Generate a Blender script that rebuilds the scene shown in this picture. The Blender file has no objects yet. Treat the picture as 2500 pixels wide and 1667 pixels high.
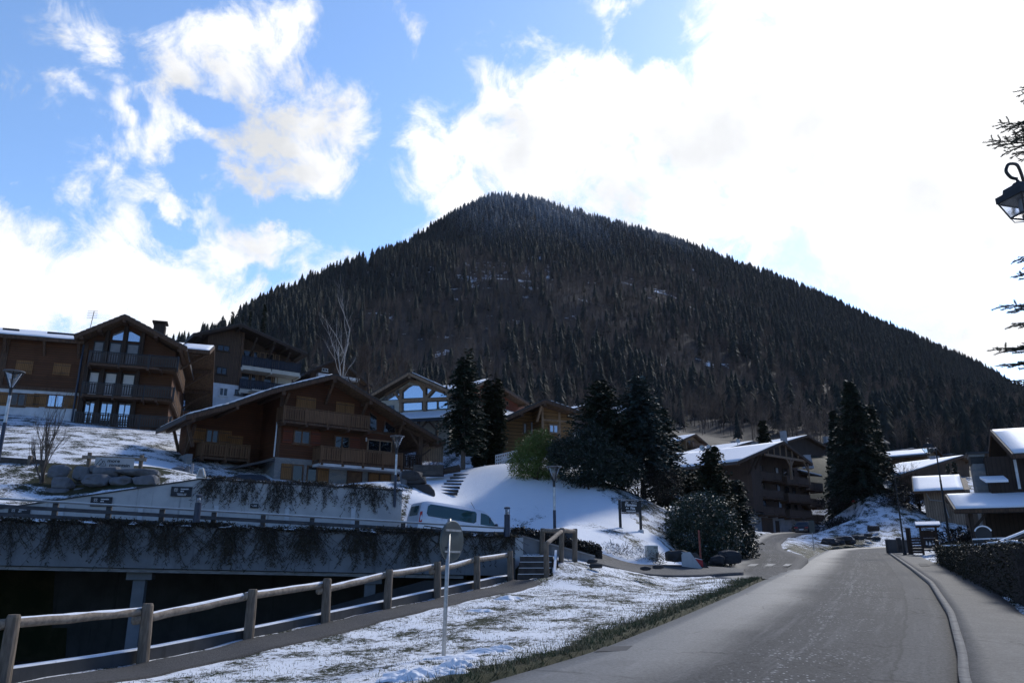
import bpy, bmesh, math, random
import numpy as np
from mathutils import Vector, Matrix
SC = bpy.context.scene
R = math.radians
# ---------------------------------------------------------------- camera
CAMZ, FPX, PITCH = 1.65, 1875.0, 16.0
cam = bpy.data.cameras.new('camera'); camo = bpy.data.objects.new('camera', cam)
SC.collection.objects.link(camo)
cam.sensor_width = 36.0; cam.lens = 27.0; cam.clip_start = 0.1; cam.clip_end = 6000
camo.location = (0, 0, CAMZ); camo.rotation_euler = (R(90 + PITCH), 0, 0)
SC.camera = camo
# ---------------------------------------------------------------- light: sun behind the clouds, ahead and to the right
SUN_EL, SUN_AZ = 36.0, 38.0
SUN_STR, SKY_STR, EXPO = 3.0, 0.15, 0.0
SC.view_settings.view_transform = 'Standard'; SC.view_settings.look = 'None'
SC.view_settings.exposure = EXPO; SC.view_settings.gamma = 1.0
sl = bpy.data.lights.new('sun', 'SUN'); sl.energy = SUN_STR; sl.angle = R(10.0); sl.color = (1.0, 0.975, 0.94)
slo = bpy.data.objects.new('sun', sl); SC.collection.objects.link(slo)
_sd = Vector((math.sin(R(SUN_AZ)) * math.cos(R(SUN_EL)), math.cos(R(SUN_AZ)) * math.cos(R(SUN_EL)), math.sin(R(SUN_EL))))
slo.rotation_euler = _sd.to_track_quat('Z', 'Y').to_euler()


def ray(px, py):
    u = (px - 1250) / FPX; v = (833.5 - py) / FPX; p = R(PITCH)
    return np.array([u, math.cos(p) - v * math.sin(p), math.sin(p) + v * math.cos(p)])


def at(px, py, Y):
    d = ray(px, py); return d * (Y / d[1]) + np.array([0, 0, CAMZ])


class G:                                     # small node-graph helper
    def __init__(s, nt): s.nt = nt; s.n = nt.nodes; s.l = nt.links
    def new(s, t, **k):
        n = s.n.new(t)
        for a, b in k.items(): setattr(n, a, b)
        return n
    def put(s, n, key, v):
        if v is None: return
        if hasattr(v, 'is_output'): s.l.new(v, n.inputs[key])
        else: n.inputs[key].default_value = v
    def math(s, op, a, b=None, c=None, clamp=False):
        n = s.new('ShaderNodeMath', operation=op); n.use_clamp = clamp
        s.put(n, 0, a); s.put(n, 1, b); s.put(n, 2, c); return n.outputs[0]
    def vmath(s, op, a, b=None, c=None):
        n = s.new('ShaderNodeVectorMath', operation=op); s.put(n, 0, a); s.put(n, 1, b)
        if c is not None: s.put(n, 2, c)
        return n.outputs['Value'] if op in ('LENGTH', 'DOT_PRODUCT', 'DISTANCE') else n.outputs[0]
    def noise(s, vec, scale, detail=4, rough=.55, dist=0):
        n = s.new('ShaderNodeTexNoise'); s.put(n, 'Vector', vec); s.put(n, 'Scale', scale)
        s.put(n, 'Detail', detail); s.put(n, 'Roughness', rough); s.put(n, 'Distortion', dist); return n.outputs['Fac']
    def vor(s, vec, scale, feature='F1', out='Distance', rand=1.0):
        n = s.new('ShaderNodeTexVoronoi', feature=feature); s.put(n, 'Vector', vec); s.put(n, 'Scale', scale)
        s.put(n, 'Randomness', rand); return n.outputs[out]
    def mix(s, f, a, b):
        n = s.new('ShaderNodeMix', data_type='RGBA'); s.put(n, 0, f)
        for k, v in ((6, a), (7, b)):
            if isinstance(v, tuple) and len(v) == 3: v = v + (1,)
            s.put(n, k, v)
        return n.outputs[2]
    def step(s, x, a, b):
        n = s.new('ShaderNodeMapRange', interpolation_type='SMOOTHSTEP')
        s.put(n, 0, x); s.put(n, 1, a); s.put(n, 2, b); return n.outputs[0]
    def scale(s, vec, k): return s.vmath('MULTIPLY', vec, k)
    def sep(s, v):
        n = s.new('ShaderNodeSeparateXYZ'); s.put(n, 0, v); return n.outputs
    def comb(s, x, y, z):
        n = s.new('ShaderNodeCombineXYZ'); s.put(n, 0, x); s.put(n, 1, y); s.put(n, 2, z); return n.outputs[0]


# ---------------------------------------------------------------- world: clear sky with the clouds of the day
CLOUDS = [  # photo-measured direction (px,py) and angular radii, weight
 (190,70,95,60,.8),(285,190,70,30,.45),(140,225,70,30,.5),(330,300,85,105,1),(300,400,70,60,.9),(430,240,80,120,1),(480,170,70,80,1),(560,130,95,90,1),(680,120,95,120,1),(740,200,75,80,1),
 (745,30,60,60,.8),(690,60,60,50,.8),(830,280,45,60,.7),(770,300,100,80,1),(740,390,130,90,1),(600,400,110,60,.8),(700,450,130,60,.9),(560,310,70,40,.55),(420,390,70,110,.9),
 (400,500,140,110,1.1),(250,590,140,90,1.1),(70,640,200,90,1.1),(300,720,420,130,1.4),(560,600,150,110,1.1),(700,650,150,100,1.2),(640,560,120,70,1),(60,760,300,110,1.3),(480,760,300,80,1.3),
 (975,55,40,40,.5),(1045,380,70,50,.9),(1130,520,150,110,1.3),(1090,430,90,110,1.2),(1240,400,150,130,1.4),(1230,260,80,80,1),(1400,330,220,190,1.5),(1330,190,80,60,1),(1440,220,120,130,1.3),(1475,70,35,90,.8),(1480,10,50,30,.8),
 (1580,260,150,160,1.4),(1750,170,110,190,1.5),(1900,300,420,330,1.7),(2300,230,420,400,1.8),(2150,550,230,160,1.4),(1900,500,380,130,1.5),(2480,800,170,60,1.3),(2300,800,130,70,1.1),(2250,700,80,60,.9),(1650,30,40,60,.7),
]
world = bpy.data.worlds.new('World'); SC.world = world; world.use_nodes = True
wn = world.node_tree; wn.nodes.clear(); g = G(wn)
wout = g.new('ShaderNodeOutputWorld'); bg = g.new('ShaderNodeBackground'); wn.links.new(bg.outputs[0], wout.inputs[0])
sky = g.new('ShaderNodeTexSky'); sky.sky_type = 'NISHITA'; sky.sun_disc = False
sky.sun_elevation = R(SUN_EL); sky.sun_rotation = R(SUN_AZ); sky.altitude = 1000; sky.air_density = 1.0; sky.dust_density = 0.6; sky.ozone_density = 3.0
tc = g.new('ShaderNodeTexCoord').outputs['Generated']
dx, dy, dz = g.sep(tc)
az = g.math('ARCTAN2', dx, dy); el = g.math('ARCSINE', dz)
nwv = g.new('ShaderNodeTexNoise'); g.put(nwv, 'Vector', tc); g.put(nwv, 'Scale', 9.0); g.put(nwv, 'Detail', 6); g.put(nwv, 'Roughness', .6)
ae = g.vmath('ADD', g.comb(az, el, 0.0), g.vmath('MULTIPLY', g.vmath('SUBTRACT', nwv.outputs['Color'], (.5, .5, .5)), (.15, .15, 0)))
big = g.noise(tc, 3.2, 7, .6, .3)
warp = g.noise(tc, 7.5, 6, .62)
fine = g.noise(tc, 15.0, 10, .66, .5)
acc = None
for (px, py, rx, ry, w) in CLOUDS:
    d = ray(px, py); d = d / np.linalg.norm(d)
    ca, ce = math.atan2(d[0], d[1]), math.asin(d[2])
    v = g.vmath('SUBTRACT', ae, (ca, ce, 0))
    v = g.vmath('MULTIPLY', v, (FPX * math.cos(ce) / rx * 0.83, FPX / ry * 0.83, 0))
    f = g.math('MULTIPLY_ADD', g.vmath('LENGTH', v), -0.66 * w, 0.66 * w)
    acc = f if acc is None else g.math('SMOOTH_MAX', acc, f, .10)
hol = None
for (px, py, rx, ry) in [(510,262,75,40),(487,405,55,45),(692,492,80,38),(408,552,55,26),(663,655,50,22),(350,292,22,45),(2430,690,110,60),(1570,70,40,60),(1600,110,45,30)]:
    d = ray(px, py); d = d / np.linalg.norm(d); ca, ce = math.atan2(d[0], d[1]), math.asin(d[2])
    v = g.vmath('MULTIPLY', g.vmath('SUBTRACT', ae, (ca, ce, 0)), (FPX * math.cos(ce) / rx * .83, FPX / ry * .83, 0)); f = g.math('MULTIPLY_ADD', g.vmath('LENGTH', v), -.55, .75)
    hol = f if hol is None else g.math('MAXIMUM', hol, f)
acc = g.math('SUBTRACT', acc, g.math('MAXIMUM', hol, 0.0))
fld = g.math('ADD', g.math('MAXIMUM', acc, -0.55), g.math('MULTIPLY_ADD', fine, 2.1, -1.05))
fld = g.math('ADD', fld, g.math('MULTIPLY_ADD', warp, 0.9, -0.45))
front = g.step(fld, -0.06, 0.62)
back = g.step(g.math('ADD', big, g.math('MULTIPLY', fine, .3)), .76, .90)
isback = g.step(g.math('ABSOLUTE', az), .72, .95)
mask = g.math('ADD', g.math('MULTIPLY', front, g.math('SUBTRACT', 1.0, isback)), g.math('MULTIPLY', back, isback))
mask = g.math('MULTIPLY', mask, g.step(dz, -.02, .05))
nearsun = g.step(g.vmath('DOT_PRODUCT', tc, tuple(_sd)), .55, .97)
k = 1.0 / SKY_STR
grey = g.step(g.noise(tc, 4.5, 5, .55), .44, .62)
ccol = g.mix(grey, (1.12 * k, 1.13 * k, 1.15 * k), (.74 * k, .76 * k, .79 * k))
ccol = g.mix(g.math('MULTIPLY', nearsun, .30), ccol, (1.42 * k, 1.43 * k, 1.45 * k))
hz = g.mix(isback, (1, 1, 1), (.36, .44, .58))
hsv = g.new('ShaderNodeHueSaturation'); g.put(hsv, 'Saturation', 1.05); g.put(hsv, 'Value', 1.75); wn.links.new(sky.outputs[0], hsv.inputs['Color'])
skyc = hsv.outputs[0]
m1 = g.mix(mask, skyc, ccol)
mul = g.new('ShaderNodeMix', data_type='RGBA', blend_type='MULTIPLY'); g.put(mul, 0, 1.0); wn.links.new(m1, mul.inputs[6]); wn.links.new(hz, mul.inputs[7])
wn.links.new(mul.outputs[2], bg.inputs[0]); bg.inputs[1].default_value = SKY_STR


# ---------------------------------------------------------------- materials
MATS = {}
def newmat(name):
    m = bpy.data.materials.new(name); m.use_nodes = True; m.node_tree.nodes.clear()
    gg = G(m.node_tree); o = gg.new('ShaderNodeOutputMaterial'); b = gg.new('ShaderNodeBsdfPrincipled')
    m.node_tree.links.new(b.outputs[0], o.inputs[0]); MATS[name] = m
    return m, gg, b
def bump(gg, b, h, strength=.4, dist=.02):
    n = gg.new('ShaderNodeBump'); gg.put(n, 'Height', h); gg.put(n, 'Strength', strength); gg.put(n, 'Distance', dist)
    gg.l.new(n.outputs[0], b.inputs['Normal'])
def simple(name, c1, c2=None, ns=6, rough=.8, metal=0., spec=.3, bmp=0., stretch=(1, 1, 1), lo=.35, hi=.65):
    m, gg, b = newmat(name); co = gg.scale(gg.new('ShaderNodeTexCoord').outputs['Object'], stretch)
    n = gg.noise(co, ns, 6, .6)
    gg.put(b, 'Base Color', gg.mix(gg.step(n, lo, hi), c1, c2 or tuple(x * .7 for x in c1)))
    gg.put(b, 'Roughness', rough); gg.put(b, 'Metallic', metal); gg.put(b, 'Specular IOR Level', spec)
    if bmp: bump(gg, b, gg.noise(co, ns * 4, 5, .6), bmp, .02)
    return m
def planks(name, c1, c2, width=.16, axis='z', rough=.75, line=.12, dirt=(.02, .016, .013)):
    m, gg, b = newmat(name); co = gg.new('ShaderNodeTexCoord').outputs['Object']
    x, y, z = gg.sep(co); t = {'z': z, 'x': gg.math('ADD', x, y), 'y': y}[axis]
    q = gg.math('DIVIDE', t, width); fr = gg.math('FRACT', q); idx = gg.math('FLOOR', q)
    wn_ = gg.new('ShaderNodeTexWhiteNoise', noise_dimensions='1D'); gg.put(wn_, 'W', idx); rnd = wn_.outputs[0]
    st = (1.5, 1.5, 14) if axis == 'z' else (14, 14, 1.2)
    gr = gg.noise(gg.scale(co, st), 1.6, 6, .65)
    blotch = gg.noise(co, .7, 4, .6)
    col = gg.mix(gg.math('ADD', gg.math('MULTIPLY', rnd, .45), gg.math('MULTIPLY', gr, .55)), c1, c2)
    col = gg.mix(gg.step(blotch, .45, .75), col, tuple(.55 * v for v in c1))
    edge = gg.math('MINIMUM', fr, gg.math('SUBTRACT', 1.0, fr)); ln = gg.step(edge, 0.0, line)
    col = gg.mix(ln, dirt, col)
    gg.put(b, 'Base Color', col); gg.put(b, 'Roughness', rough); gg.put(b, 'Specular IOR Level', .25)
    bump(gg, b, gg.math('ADD', ln, gg.math('MULTIPLY', gr, .25)), .5, .03)
    return m
def glass(name, col=(.02, .025, .03), metal=.0, ior=1.9, rough=.02):
    m, gg, b = newmat(name); gg.put(b, 'Base Color', col + (1,)); gg.put(b, 'Metallic', metal); gg.put(b, 'Roughness', rough); gg.put(b, 'IOR', ior)
    co = gg.new('ShaderNodeTexCoord').outputs['Object']; bump(gg, b, gg.noise(co, 1.1, 2), .05, .02)
    return m
def frosted(name, base, base2, frost=.4, ns=9, rough=.7, thr=.5, spec=.3):
    """vegetation or stone that carries a dusting of snow on the faces that look up"""
    m, gg, b = newmat(name); tcn = gg.new('ShaderNodeTexCoord'); co = tcn.outputs['Object']
    geo = gg.new('ShaderNodeNewGeometry'); nz = gg.math('ABSOLUTE', gg.sep(geo.outputs['Normal'])[2])
    n = gg.noise(co, ns, 5, .65)
    c = gg.mix(gg.noise(co, 2.2, 4), base, base2)
    f = gg.step(gg.math('ADD', gg.math('MULTIPLY', nz, .35), n), thr + .28, thr + .42)
    gg.put(b, 'Base Color', gg.mix(gg.math('MULTIPLY', f, frost), c, (.78, .80, .84)))
    gg.put(b, 'Roughness', rough); gg.put(b, 'Specular IOR Level', spec)
    return m

planks('log_wall', (.125, .052, .022), (.068, .029, .013), .20)
planks('chalet_wood', (.125, .046, .019), (.065, .025, .011), .17)
planks('red_wood', (.18, .05, .025), (.12, .034, .018), .16)
planks('gold_wood', (.27, .15, .06), (.18, .095, .038), .30)
planks('pale_wood', (.36, .25, .15), (.25, .165, .10), .22, 'x')
planks('barn_wood', (.28, .21, .15), (.19, .14, .10), .24, 'x')
planks('dark_wood', (.06, .040, .029), (.036, .025, .019), .20, 'x')
planks('dark_boards', (.10, .062, .040), (.06, .038, .026), .18, 'x')
planks('brown_boards', (.115, .076, .058), (.075, .05, .038), .15, 'x')
planks('shutter_wood', (.28, .14, .052), (.19, .092, .035), .13, 'x')
planks('rail_wood', (.19, .105, .055), (.12, .066, .035), .12, 'x')
planks('grey_rail', (.085, .07, .06), (.05, .042, .037), .11, 'x')
planks('blue_rail', (.035, .045, .065), (.02, .025, .036), .10, 'x')
simple('beam_wood', (.11, .062, .036), (.055, .032, .02), 2.2, .75, stretch=(6, 6, 1))
simple('pale_beam', (.30, .20, .125), (.19, .125, .08), 2.2, .75, stretch=(5, 5, 2))
simple('soffit_wood', (.14, .085, .05), (.07, .045, .028), 2.0, .8, stretch=(4, 1, 4))
simple('dark_frame', (.022, .024, .028), (.03, .032, .036), 6, .45)
simple('roof_slate', (.045, .043, .044), (.075, .07, .07), 9, .8, bmp=.5)
simple('white_plaster', (.60, .62, .64), (.48, .50, .52), 1.2, .9, bmp=.15)
simple('cream_plaster', (.52, .49, .42), (.42, .40, .35), 1.2, .9)
simple('grey_plaster', (.27, .28, .30), (.20, .21, .225), 1.4, .9)
simple('window_wood', (.15, .08, .042), (.09, .05, .028), 3, .6)
simple('white_frame', (.62, .62, .60), (.5, .5, .49), 3, .5)
simple('white_blind', (.74, .73, .70), (.66, .65, .62), 2, .8)
simple('grey_blind', (.27, .28, .29), (.22, .23, .24), 2, .8)
simple('steel', (.50, .51, .52), (.36, .37, .38), 8, .38, metal=.85)
simple('galvanised', (.50, .49, .46), (.38, .37, .35), 14, .5, metal=.55)
simple('blue_steel', (.018, .030, .065), (.012, .02, .04), 8, .42, spec=.5)
simple('black_iron', (.012, .012, .013), (.02, .02, .021), 8, .5, spec=.4)
simple('rail_grey', (.30, .295, .29), (.19, .185, .18), 3, .8, stretch=(1, 1, 6))
simple('board_grey', (.085, .085, .09), (.05, .05, .055), 3, .8, stretch=(1, 1, 6))
simple('peeled_log', (.33, .265, .20), (.20, .155, .115), 2.4, .8, bmp=.35, stretch=(4, 4, 4))
simple('post_log', (.21, .165, .125), (.12, .095, .07), 2.4, .85, bmp=.5, stretch=(8, 8, 1.2))
simple('sleeper_wood', (.085, .075, .068), (.05, .044, .04), 3, .85, bmp=.4)
simple('bark', (.06, .045, .035), (.035, .027, .022), 8, .9, bmp=.5)
simple('grey_bark', (.13, .11, .095), (.075, .062, .052), 9, .9, bmp=.4)
simple('birch_bark', (.42, .39, .36), (.10, .085, .075), 6, .8, stretch=(1, 1, 2.5), lo=.45, hi=.7)
simple('twig', (.075, .052, .038), (.05, .034, .026), 3, .9)
simple('red_twig', (.13, .05, .035), (.07, .035, .03), 3, .9)
simple('vine_stem', (.05, .038, .030), (.03, .024, .02), 5, .9)
frosted('vine_leaf', (.060, .046, .030), (.038, .034, .020), .12, 6, thr=.55)
frosted('spruce_green', (.026, .044, .027), (.014, .024, .016), .15, 5, thr=.60)
frosted('blue_spruce', (.046, .072, .064), (.026, .044, .040), .25, 5, thr=.58)
frosted('dark_pine', (.022, .037, .020), (.012, .020, .012), .15, 5, thr=.60)
frosted('thuja_green', (.020, .032, .013), (.030, .026, .012), .05, 5, thr=.7)
frosted('bamboo_green', (.115, .15, .030), (.065, .10, .022), .05, 5, thr=.7)
frosted('laurel_green', (.028, .046, .020), (.013, .024, .012), .42, 4.5, .45, thr=.50, spec=.5)
frosted('laurel_dark', (.016, .028, .014), (.009, .015, .008), .45, 4.5, .45, thr=.55, spec=.4)
frosted('hedge_green', (.020, .024, .010), (.045, .032, .014), .08, 5, .6, thr=.62)
frosted('dark_hedge', (.018, .018, .013), (.030, .022, .015), .25, 6, .6, thr=.55)
frosted('frost_bush', (.05, .05, .04), (.09, .08, .06), .9, 6, .7, thr=.30)
frosted('boulder', (.21, .22, .24), (.06, .065, .072), .35, 2.5, .85, thr=.66)
frosted('dark_boulder', (.06, .06, .062), (.03, .03, .032), .3, 2.5, .85, thr=.62)
glass('dark_glass', (.012, .014, .017), 0, 1.65)
glass('sky_glass', (.62, .66, .70), .78, 1.5)
glass('blue_glass', (.5, .55, .62), .5, 1.5)
glass('van_glass', (.012, .05, .05), 0, 1.8)
simple('car_black', (.015, .017, .022), (.018, .02, .026), 2, .25, spec=.6)
simple('car_silver', (.56, .60, .66), (.53, .57, .63), 2, .32, metal=.25, spec=.5)
simple('car_white', (.75, .75, .75), (.7, .7, .7), 2, .3, spec=.5)
simple('rubber', (.02, .02, .02), (.03, .03, .03), 8, .8)
simple('sign_black', (.012, .012, .013), (.018, .018, .02), 3, .45)
simple('sign_navy', (.010, .014, .022), (.014, .018, .028), 3, .4)
simple('sign_grey', (.46, .45, .44), (.40, .39, .385), 2, .6)
simple('sign_white', (.8, .8, .8), (.72, .72, .72), 3, .6)
simple('sign_back', (.13, .14, .125), (.10, .108, .098), 3, .45, metal=.35)
simple('cabinet', (.48, .47, .41), (.40, .39, .34), 3, .7)
simple('red_paint', (.42, .035, .04), (.30, .03, .03), 5, .6)
simple('rust_pole', (.30, .085, .06), (.16, .05, .04), 6, .7)
simple('orange_wood', (.40, .20, .08), (.30, .14, .055), 3, .7, stretch=(6, 6, 1))
simple('stone_block', (.25, .25, .255), (.17, .17, .175), 5, .9, bmp=.5)

def build_special():
    # snow
    m, gg, b = newmat('snow'); co = gg.new('ShaderNodeTexCoord').outputs['Object']
    gg.put(b, 'Base Color', gg.mix(gg.noise(co, 1.5, 5), (.80, .82, .85), (.86, .87, .88))); gg.put(b, 'Roughness', .65); gg.put(b, 'Specular IOR Level', .25)
    bump(gg, b, gg.noise(co, 7, 6, .6), .35, .04)
    # masonry
    m, gg, b = newmat('masonry'); co = gg.new('ShaderNodeTexCoord').outputs['Object']
    x, y, z = gg.sep(co); cc = gg.comb(gg.math('ADD', x, y), gg.math('MULTIPLY', z, 2.2), 0.0)
    d = gg.vor(cc, 2.4, 'DISTANCE_TO_EDGE'); c = gg.vor(cc, 2.4, 'F1', 'Color')
    r = gg.sep(c)[0]
    col = gg.mix(r, (.17, .19, .21), (.33, .32, .28)); col = gg.mix(gg.noise(co, 9, 5), col, tuple((.16, .165, .17)))
    j = gg.step(d, .01, .07)
    gg.put(b, 'Base Color', gg.mix(j, (.22, .22, .215), col)); gg.put(b, 'Roughness', .9); bump(gg, b, gg.math('ADD', j, gg.math('MULTIPLY', gg.noise(co, 12, 4), .4)), .6, .04)
    # concrete, with drip stains that run down the face
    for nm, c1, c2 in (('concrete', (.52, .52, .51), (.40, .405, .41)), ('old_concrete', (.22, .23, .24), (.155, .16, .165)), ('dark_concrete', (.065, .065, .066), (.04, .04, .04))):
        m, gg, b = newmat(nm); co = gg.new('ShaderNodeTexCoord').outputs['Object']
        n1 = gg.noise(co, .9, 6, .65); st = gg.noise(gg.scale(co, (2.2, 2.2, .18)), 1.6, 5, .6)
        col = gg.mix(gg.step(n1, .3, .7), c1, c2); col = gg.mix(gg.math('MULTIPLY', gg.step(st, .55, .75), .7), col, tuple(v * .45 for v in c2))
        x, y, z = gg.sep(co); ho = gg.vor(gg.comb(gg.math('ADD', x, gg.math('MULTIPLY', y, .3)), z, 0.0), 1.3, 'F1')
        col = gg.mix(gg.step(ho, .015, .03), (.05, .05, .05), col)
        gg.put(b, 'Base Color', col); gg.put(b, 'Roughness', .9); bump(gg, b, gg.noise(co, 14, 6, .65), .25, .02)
    # terrain: snow of varying cover over winter grass, leaf litter and soil
    m, gg, b = newmat('terrain'); tcn = gg.new('ShaderNodeNewGeometry'); co = tcn.outputs['Position']
    a = gg.new('ShaderNodeAttribute'); a.attribute_name = 'cover'; cov, litter, _ = gg.sep(a.outputs['Vector'])
    n1 = gg.noise(co, 8.0, 8, .75); n2 = gg.noise(co, .9, 5, .6); n3 = gg.noise(co, 30.0, 5, .75); nb = gg.noise(co, .045, 7, .62)
    grass = gg.mix(gg.step(n2, .4, .65), (.030, .040, .013), (.085, .070, .032)); grass = gg.mix(gg.noise(co, 45, 3), grass, (.02, .022, .010))
    lit = gg.mix(gg.step(nb, .4, .6), (.050, .038, .030), (.028, .022, .018))
    base = gg.mix(litter, grass, lit)
    v = gg.math('ADD', gg.math('ADD', gg.math('MULTIPLY', n1, .62), gg.math('MULTIPLY', n3, .48)), gg.math('MULTIPLY_ADD', n2, .62, -.16))
    far = gg.math('ADD', gg.math('MULTIPLY_ADD', nb, .9, .07), gg.math('MULTIPLY', gg.noise(co, .35, 5, .7), .45))
    v = gg.mix(litter, gg.comb(v, v, v), gg.comb(far, far, far)); v = gg.sep(v)[0]
    f = gg.step(gg.math('ADD', v, cov), 1.02, 1.07)
    snow = gg.mix(gg.noise(co, 2.0, 4), (.80, .82, .85), (.87, .88, .89))
    gg.put(b, 'Base Color', gg.mix(f, base, snow)); gg.put(b, 'Roughness', .8); gg.put(b, 'Specular IOR Level', .2)
    bump(gg, b, gg.math('ADD', gg.math('MULTIPLY', n1, .6), gg.math('ADD', gg.math('MULTIPLY', n3, .3), gg.math('MULTIPLY', f, .35))), .8, .06)
    # asphalt roads
    for nm, pavement in (('asphalt', 0), ('pavement_asphalt', 1)):
        m, gg, b = newmat(nm); co = gg.new('ShaderNodeNewGeometry').outputs['Position']
        uvn = gg.new('ShaderNodeUVMap'); uvn.uv_map = 'UVMap'; u, vv, _ = gg.sep(uvn.outputs[0])
        agg = gg.noise(co, 16, 9, .82); mot = gg.noise(co, .55, 6, .6); mid = gg.noise(gg.scale(co, (1.0, .55, 1.0)), 3.2, 8, .75); sp = gg.vor(co, 60, 'F1')
        base = gg.mix(gg.step(mot, .3, .7), (.105, .103, .10), (.078, .077, .076)); base = gg.mix(gg.step(mid, .38, .66), gg.mix(.45, base, (.02, .02, .021)), base)
        if not pavement:
            # shade and newer asphalt painted dark in the middle and right; sun glare and wear painted pale on the left
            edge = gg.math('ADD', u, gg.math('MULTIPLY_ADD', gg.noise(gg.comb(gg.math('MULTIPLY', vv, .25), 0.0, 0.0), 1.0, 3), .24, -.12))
            worn_glare = gg.math('SUBTRACT', 1.0, gg.step(edge, .16, .46))
            base = gg.mix(worn_glare, gg.mix(.72, base, (.026, .026, .027)), gg.mix(.6, base, (.21, .208, .20)))
            tr = gg.noise(gg.comb(gg.math('MULTIPLY', u, 26.0), gg.math('MULTIPLY', vv, .18), 0.0), 1.0, 5, .6)
            base = gg.mix(gg.math('MULTIPLY', gg.step(tr, .48, .70), .50), base, (.16, .155, .15))
            band = gg.math('SUBTRACT', 1.0, gg.step(gg.math('ABSOLUTE', gg.math('SUBTRACT', u, .62)), .03, .26))
            salt = gg.step(gg.math('ADD', gg.vor(gg.scale(co, (1, .7, 1)), 11), gg.math('MULTIPLY', gg.noise(co, .8, 5, .65), .75)), .60, .50)
            streak = gg.math('SUBTRACT', 1.0, gg.step(gg.math('ABSOLUTE', gg.math('SUBTRACT', gg.math('ADD', u, gg.math('MULTIPLY_ADD', gg.noise(gg.comb(0.0, vv, 0.0), .25, 2), .04, -.02)), gg.math('MULTIPLY_ADD', gg.step(gg.noise(gg.comb(0.0, vv, 7.0), .5, 1), .49, .51), .035, .54))), .001, .012))
            streak = gg.math('MULTIPLY', streak, gg.step(gg.noise(co, 9, 6, .8), .50, .62))
            sf = gg.math('MAXIMUM', gg.math('MULTIPLY', salt, band), streak)
            base = gg.mix(gg.math('MULTIPLY', sf, .85), base, (.55, .55, .53))
        else:
            band = gg.noise(gg.comb(gg.math('MULTIPLY', u, .8), gg.math('MULTIPLY', vv, 1.1), 0.0), 1.0, 4, .6)
            base = gg.mix(gg.step(band, .45, .62), base, (.055, .055, .056))  # tree shadow bands across the pavement, painted into its colour
        if not pavement:
            sw = gg.math('ADD', u, gg.math('MULTIPLY_ADD', gg.noise(gg.comb(0.0, vv, 3.0), .9, 5, .6), .05, -.025)); gut = gg.step(sw, .845, .85); base = gg.mix(gut, base, gg.mix(.6, (.115, .113, .11), base))
            seam = gg.math('SUBTRACT', 1.0, gg.step(gg.math('ABSOLUTE', gg.math('SUBTRACT', sw, .847)), .002, .007)); fv = gg.math('FRACT', gg.math('ADD', gg.math('MULTIPLY', vv, .085), gg.math('MULTIPLY', gg.noise(gg.comb(u, 0.0, 0.0), 5, 5), .05))); seam = gg.math('MAXIMUM', seam, gg.math('MULTIPLY', gg.math('SUBTRACT', 1.0, gg.step(gg.math('ABSOLUTE', gg.math('SUBTRACT', fv, .5)), .002, .008)), gg.step(gg.noise(co, .5, 2), .42, .55)))
            base = gg.mix(gg.math('MULTIPLY', seam, .8), base, (.016, .016, .016))
            pt = gg.vor(gg.comb(gg.math('MULTIPLY', u, 3.1), gg.math('MULTIPLY', vv, .22), 0.0), 1.0, 'F1', 'Color'); pr = gg.sep(pt)[0]; base = gg.mix(gg.math('MULTIPLY', gg.step(pr, .74, .76), .35), base, (.05, .05, .052))
        warp_ = gg.vmath('ADD', co, gg.scale(gg.comb(gg.noise(co, 1.2, 4), gg.noise(gg.vmath('ADD', co, (9, 3, 1)), 1.2, 4), 0.0), (1.6, 1.6, 0)))
        cr = gg.vor(warp_, .33, 'DISTANCE_TO_EDGE')
        crk = gg.math('MULTIPLY', gg.math('SUBTRACT', 1.0, gg.step(cr, .005, .018)), gg.step(gg.noise(co, .3, 3), .48, .6))
        base = gg.mix(crk, base, (.02, .02, .02))
        col = gg.mix(gg.step(agg, .33, .67), gg.mix(.5, base, (.012, .012, .013)), gg.mix(.12, base, (.5, .5, .5)))
        gg.put(b, 'Base Color', col); gg.put(b, 'Roughness', .8 if pavement else gg.math('MULTIPLY_ADD', worn_glare, -.30, .84)); gg.put(b, 'Specular IOR Level', .25 if pavement else gg.math('MULTIPLY_ADD', worn_glare, .35, .15))
        bump(gg, b, gg.math('ADD', agg, gg.math('MULTIPLY', crk, -1.5)), .5, .012)
    m, gg, b = newmat('kerb_stone'); co = gg.new('ShaderNodeNewGeometry').outputs['Position']; uvn = gg.new('ShaderNodeUVMap'); uvn.uv_map = 'UVMap'; u, vv, _ = gg.sep(uvn.outputs[0])
    fr = gg.math('FRACT', gg.math('MULTIPLY', vv, 1.25)); j = gg.step(gg.math('MINIMUM', fr, gg.math('SUBTRACT', 1.0, fr)), .0, .05)
    c = gg.mix(gg.step(gg.noise(co, 5, 6, .7), .35, .65), (.085, .085, .085), (.16, .158, .152)); gg.put(b, 'Base Color', gg.mix(j, (.04, .04, .04), c)); gg.put(b, 'Roughness', .85); bump(gg, b, gg.noise(co, 30, 5, .7), .4, .02)
    # gravel path
    m, gg, b = newmat('gravel'); co = gg.new('ShaderNodeNewGeometry').outputs['Position']
    c = gg.sep(gg.vor(co, 55, 'F1', 'Color'))[0]; n = gg.noise(co, 9, 6, .7); n2 = gg.noise(co, 1.3, 4)
    col = gg.mix(c, (.035, .032, .03), (.085, .08, .076))
    f = gg.step(gg.math('ADD', n, gg.math('MULTIPLY', n2, .5)), .95, 1.05)
    gg.put(b, 'Base Color', gg.mix(f, col, (.8, .82, .85))); gg.put(b, 'Roughness', .9); bump(gg, b, gg.vor(co, 55, 'F1'), .7, .02)
    # forest
    m, gg, b = newmat('forest_conifer'); co = gg.new('ShaderNodeNewGeometry').outputs['Position']; z = gg.sep(co)[2]
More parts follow.
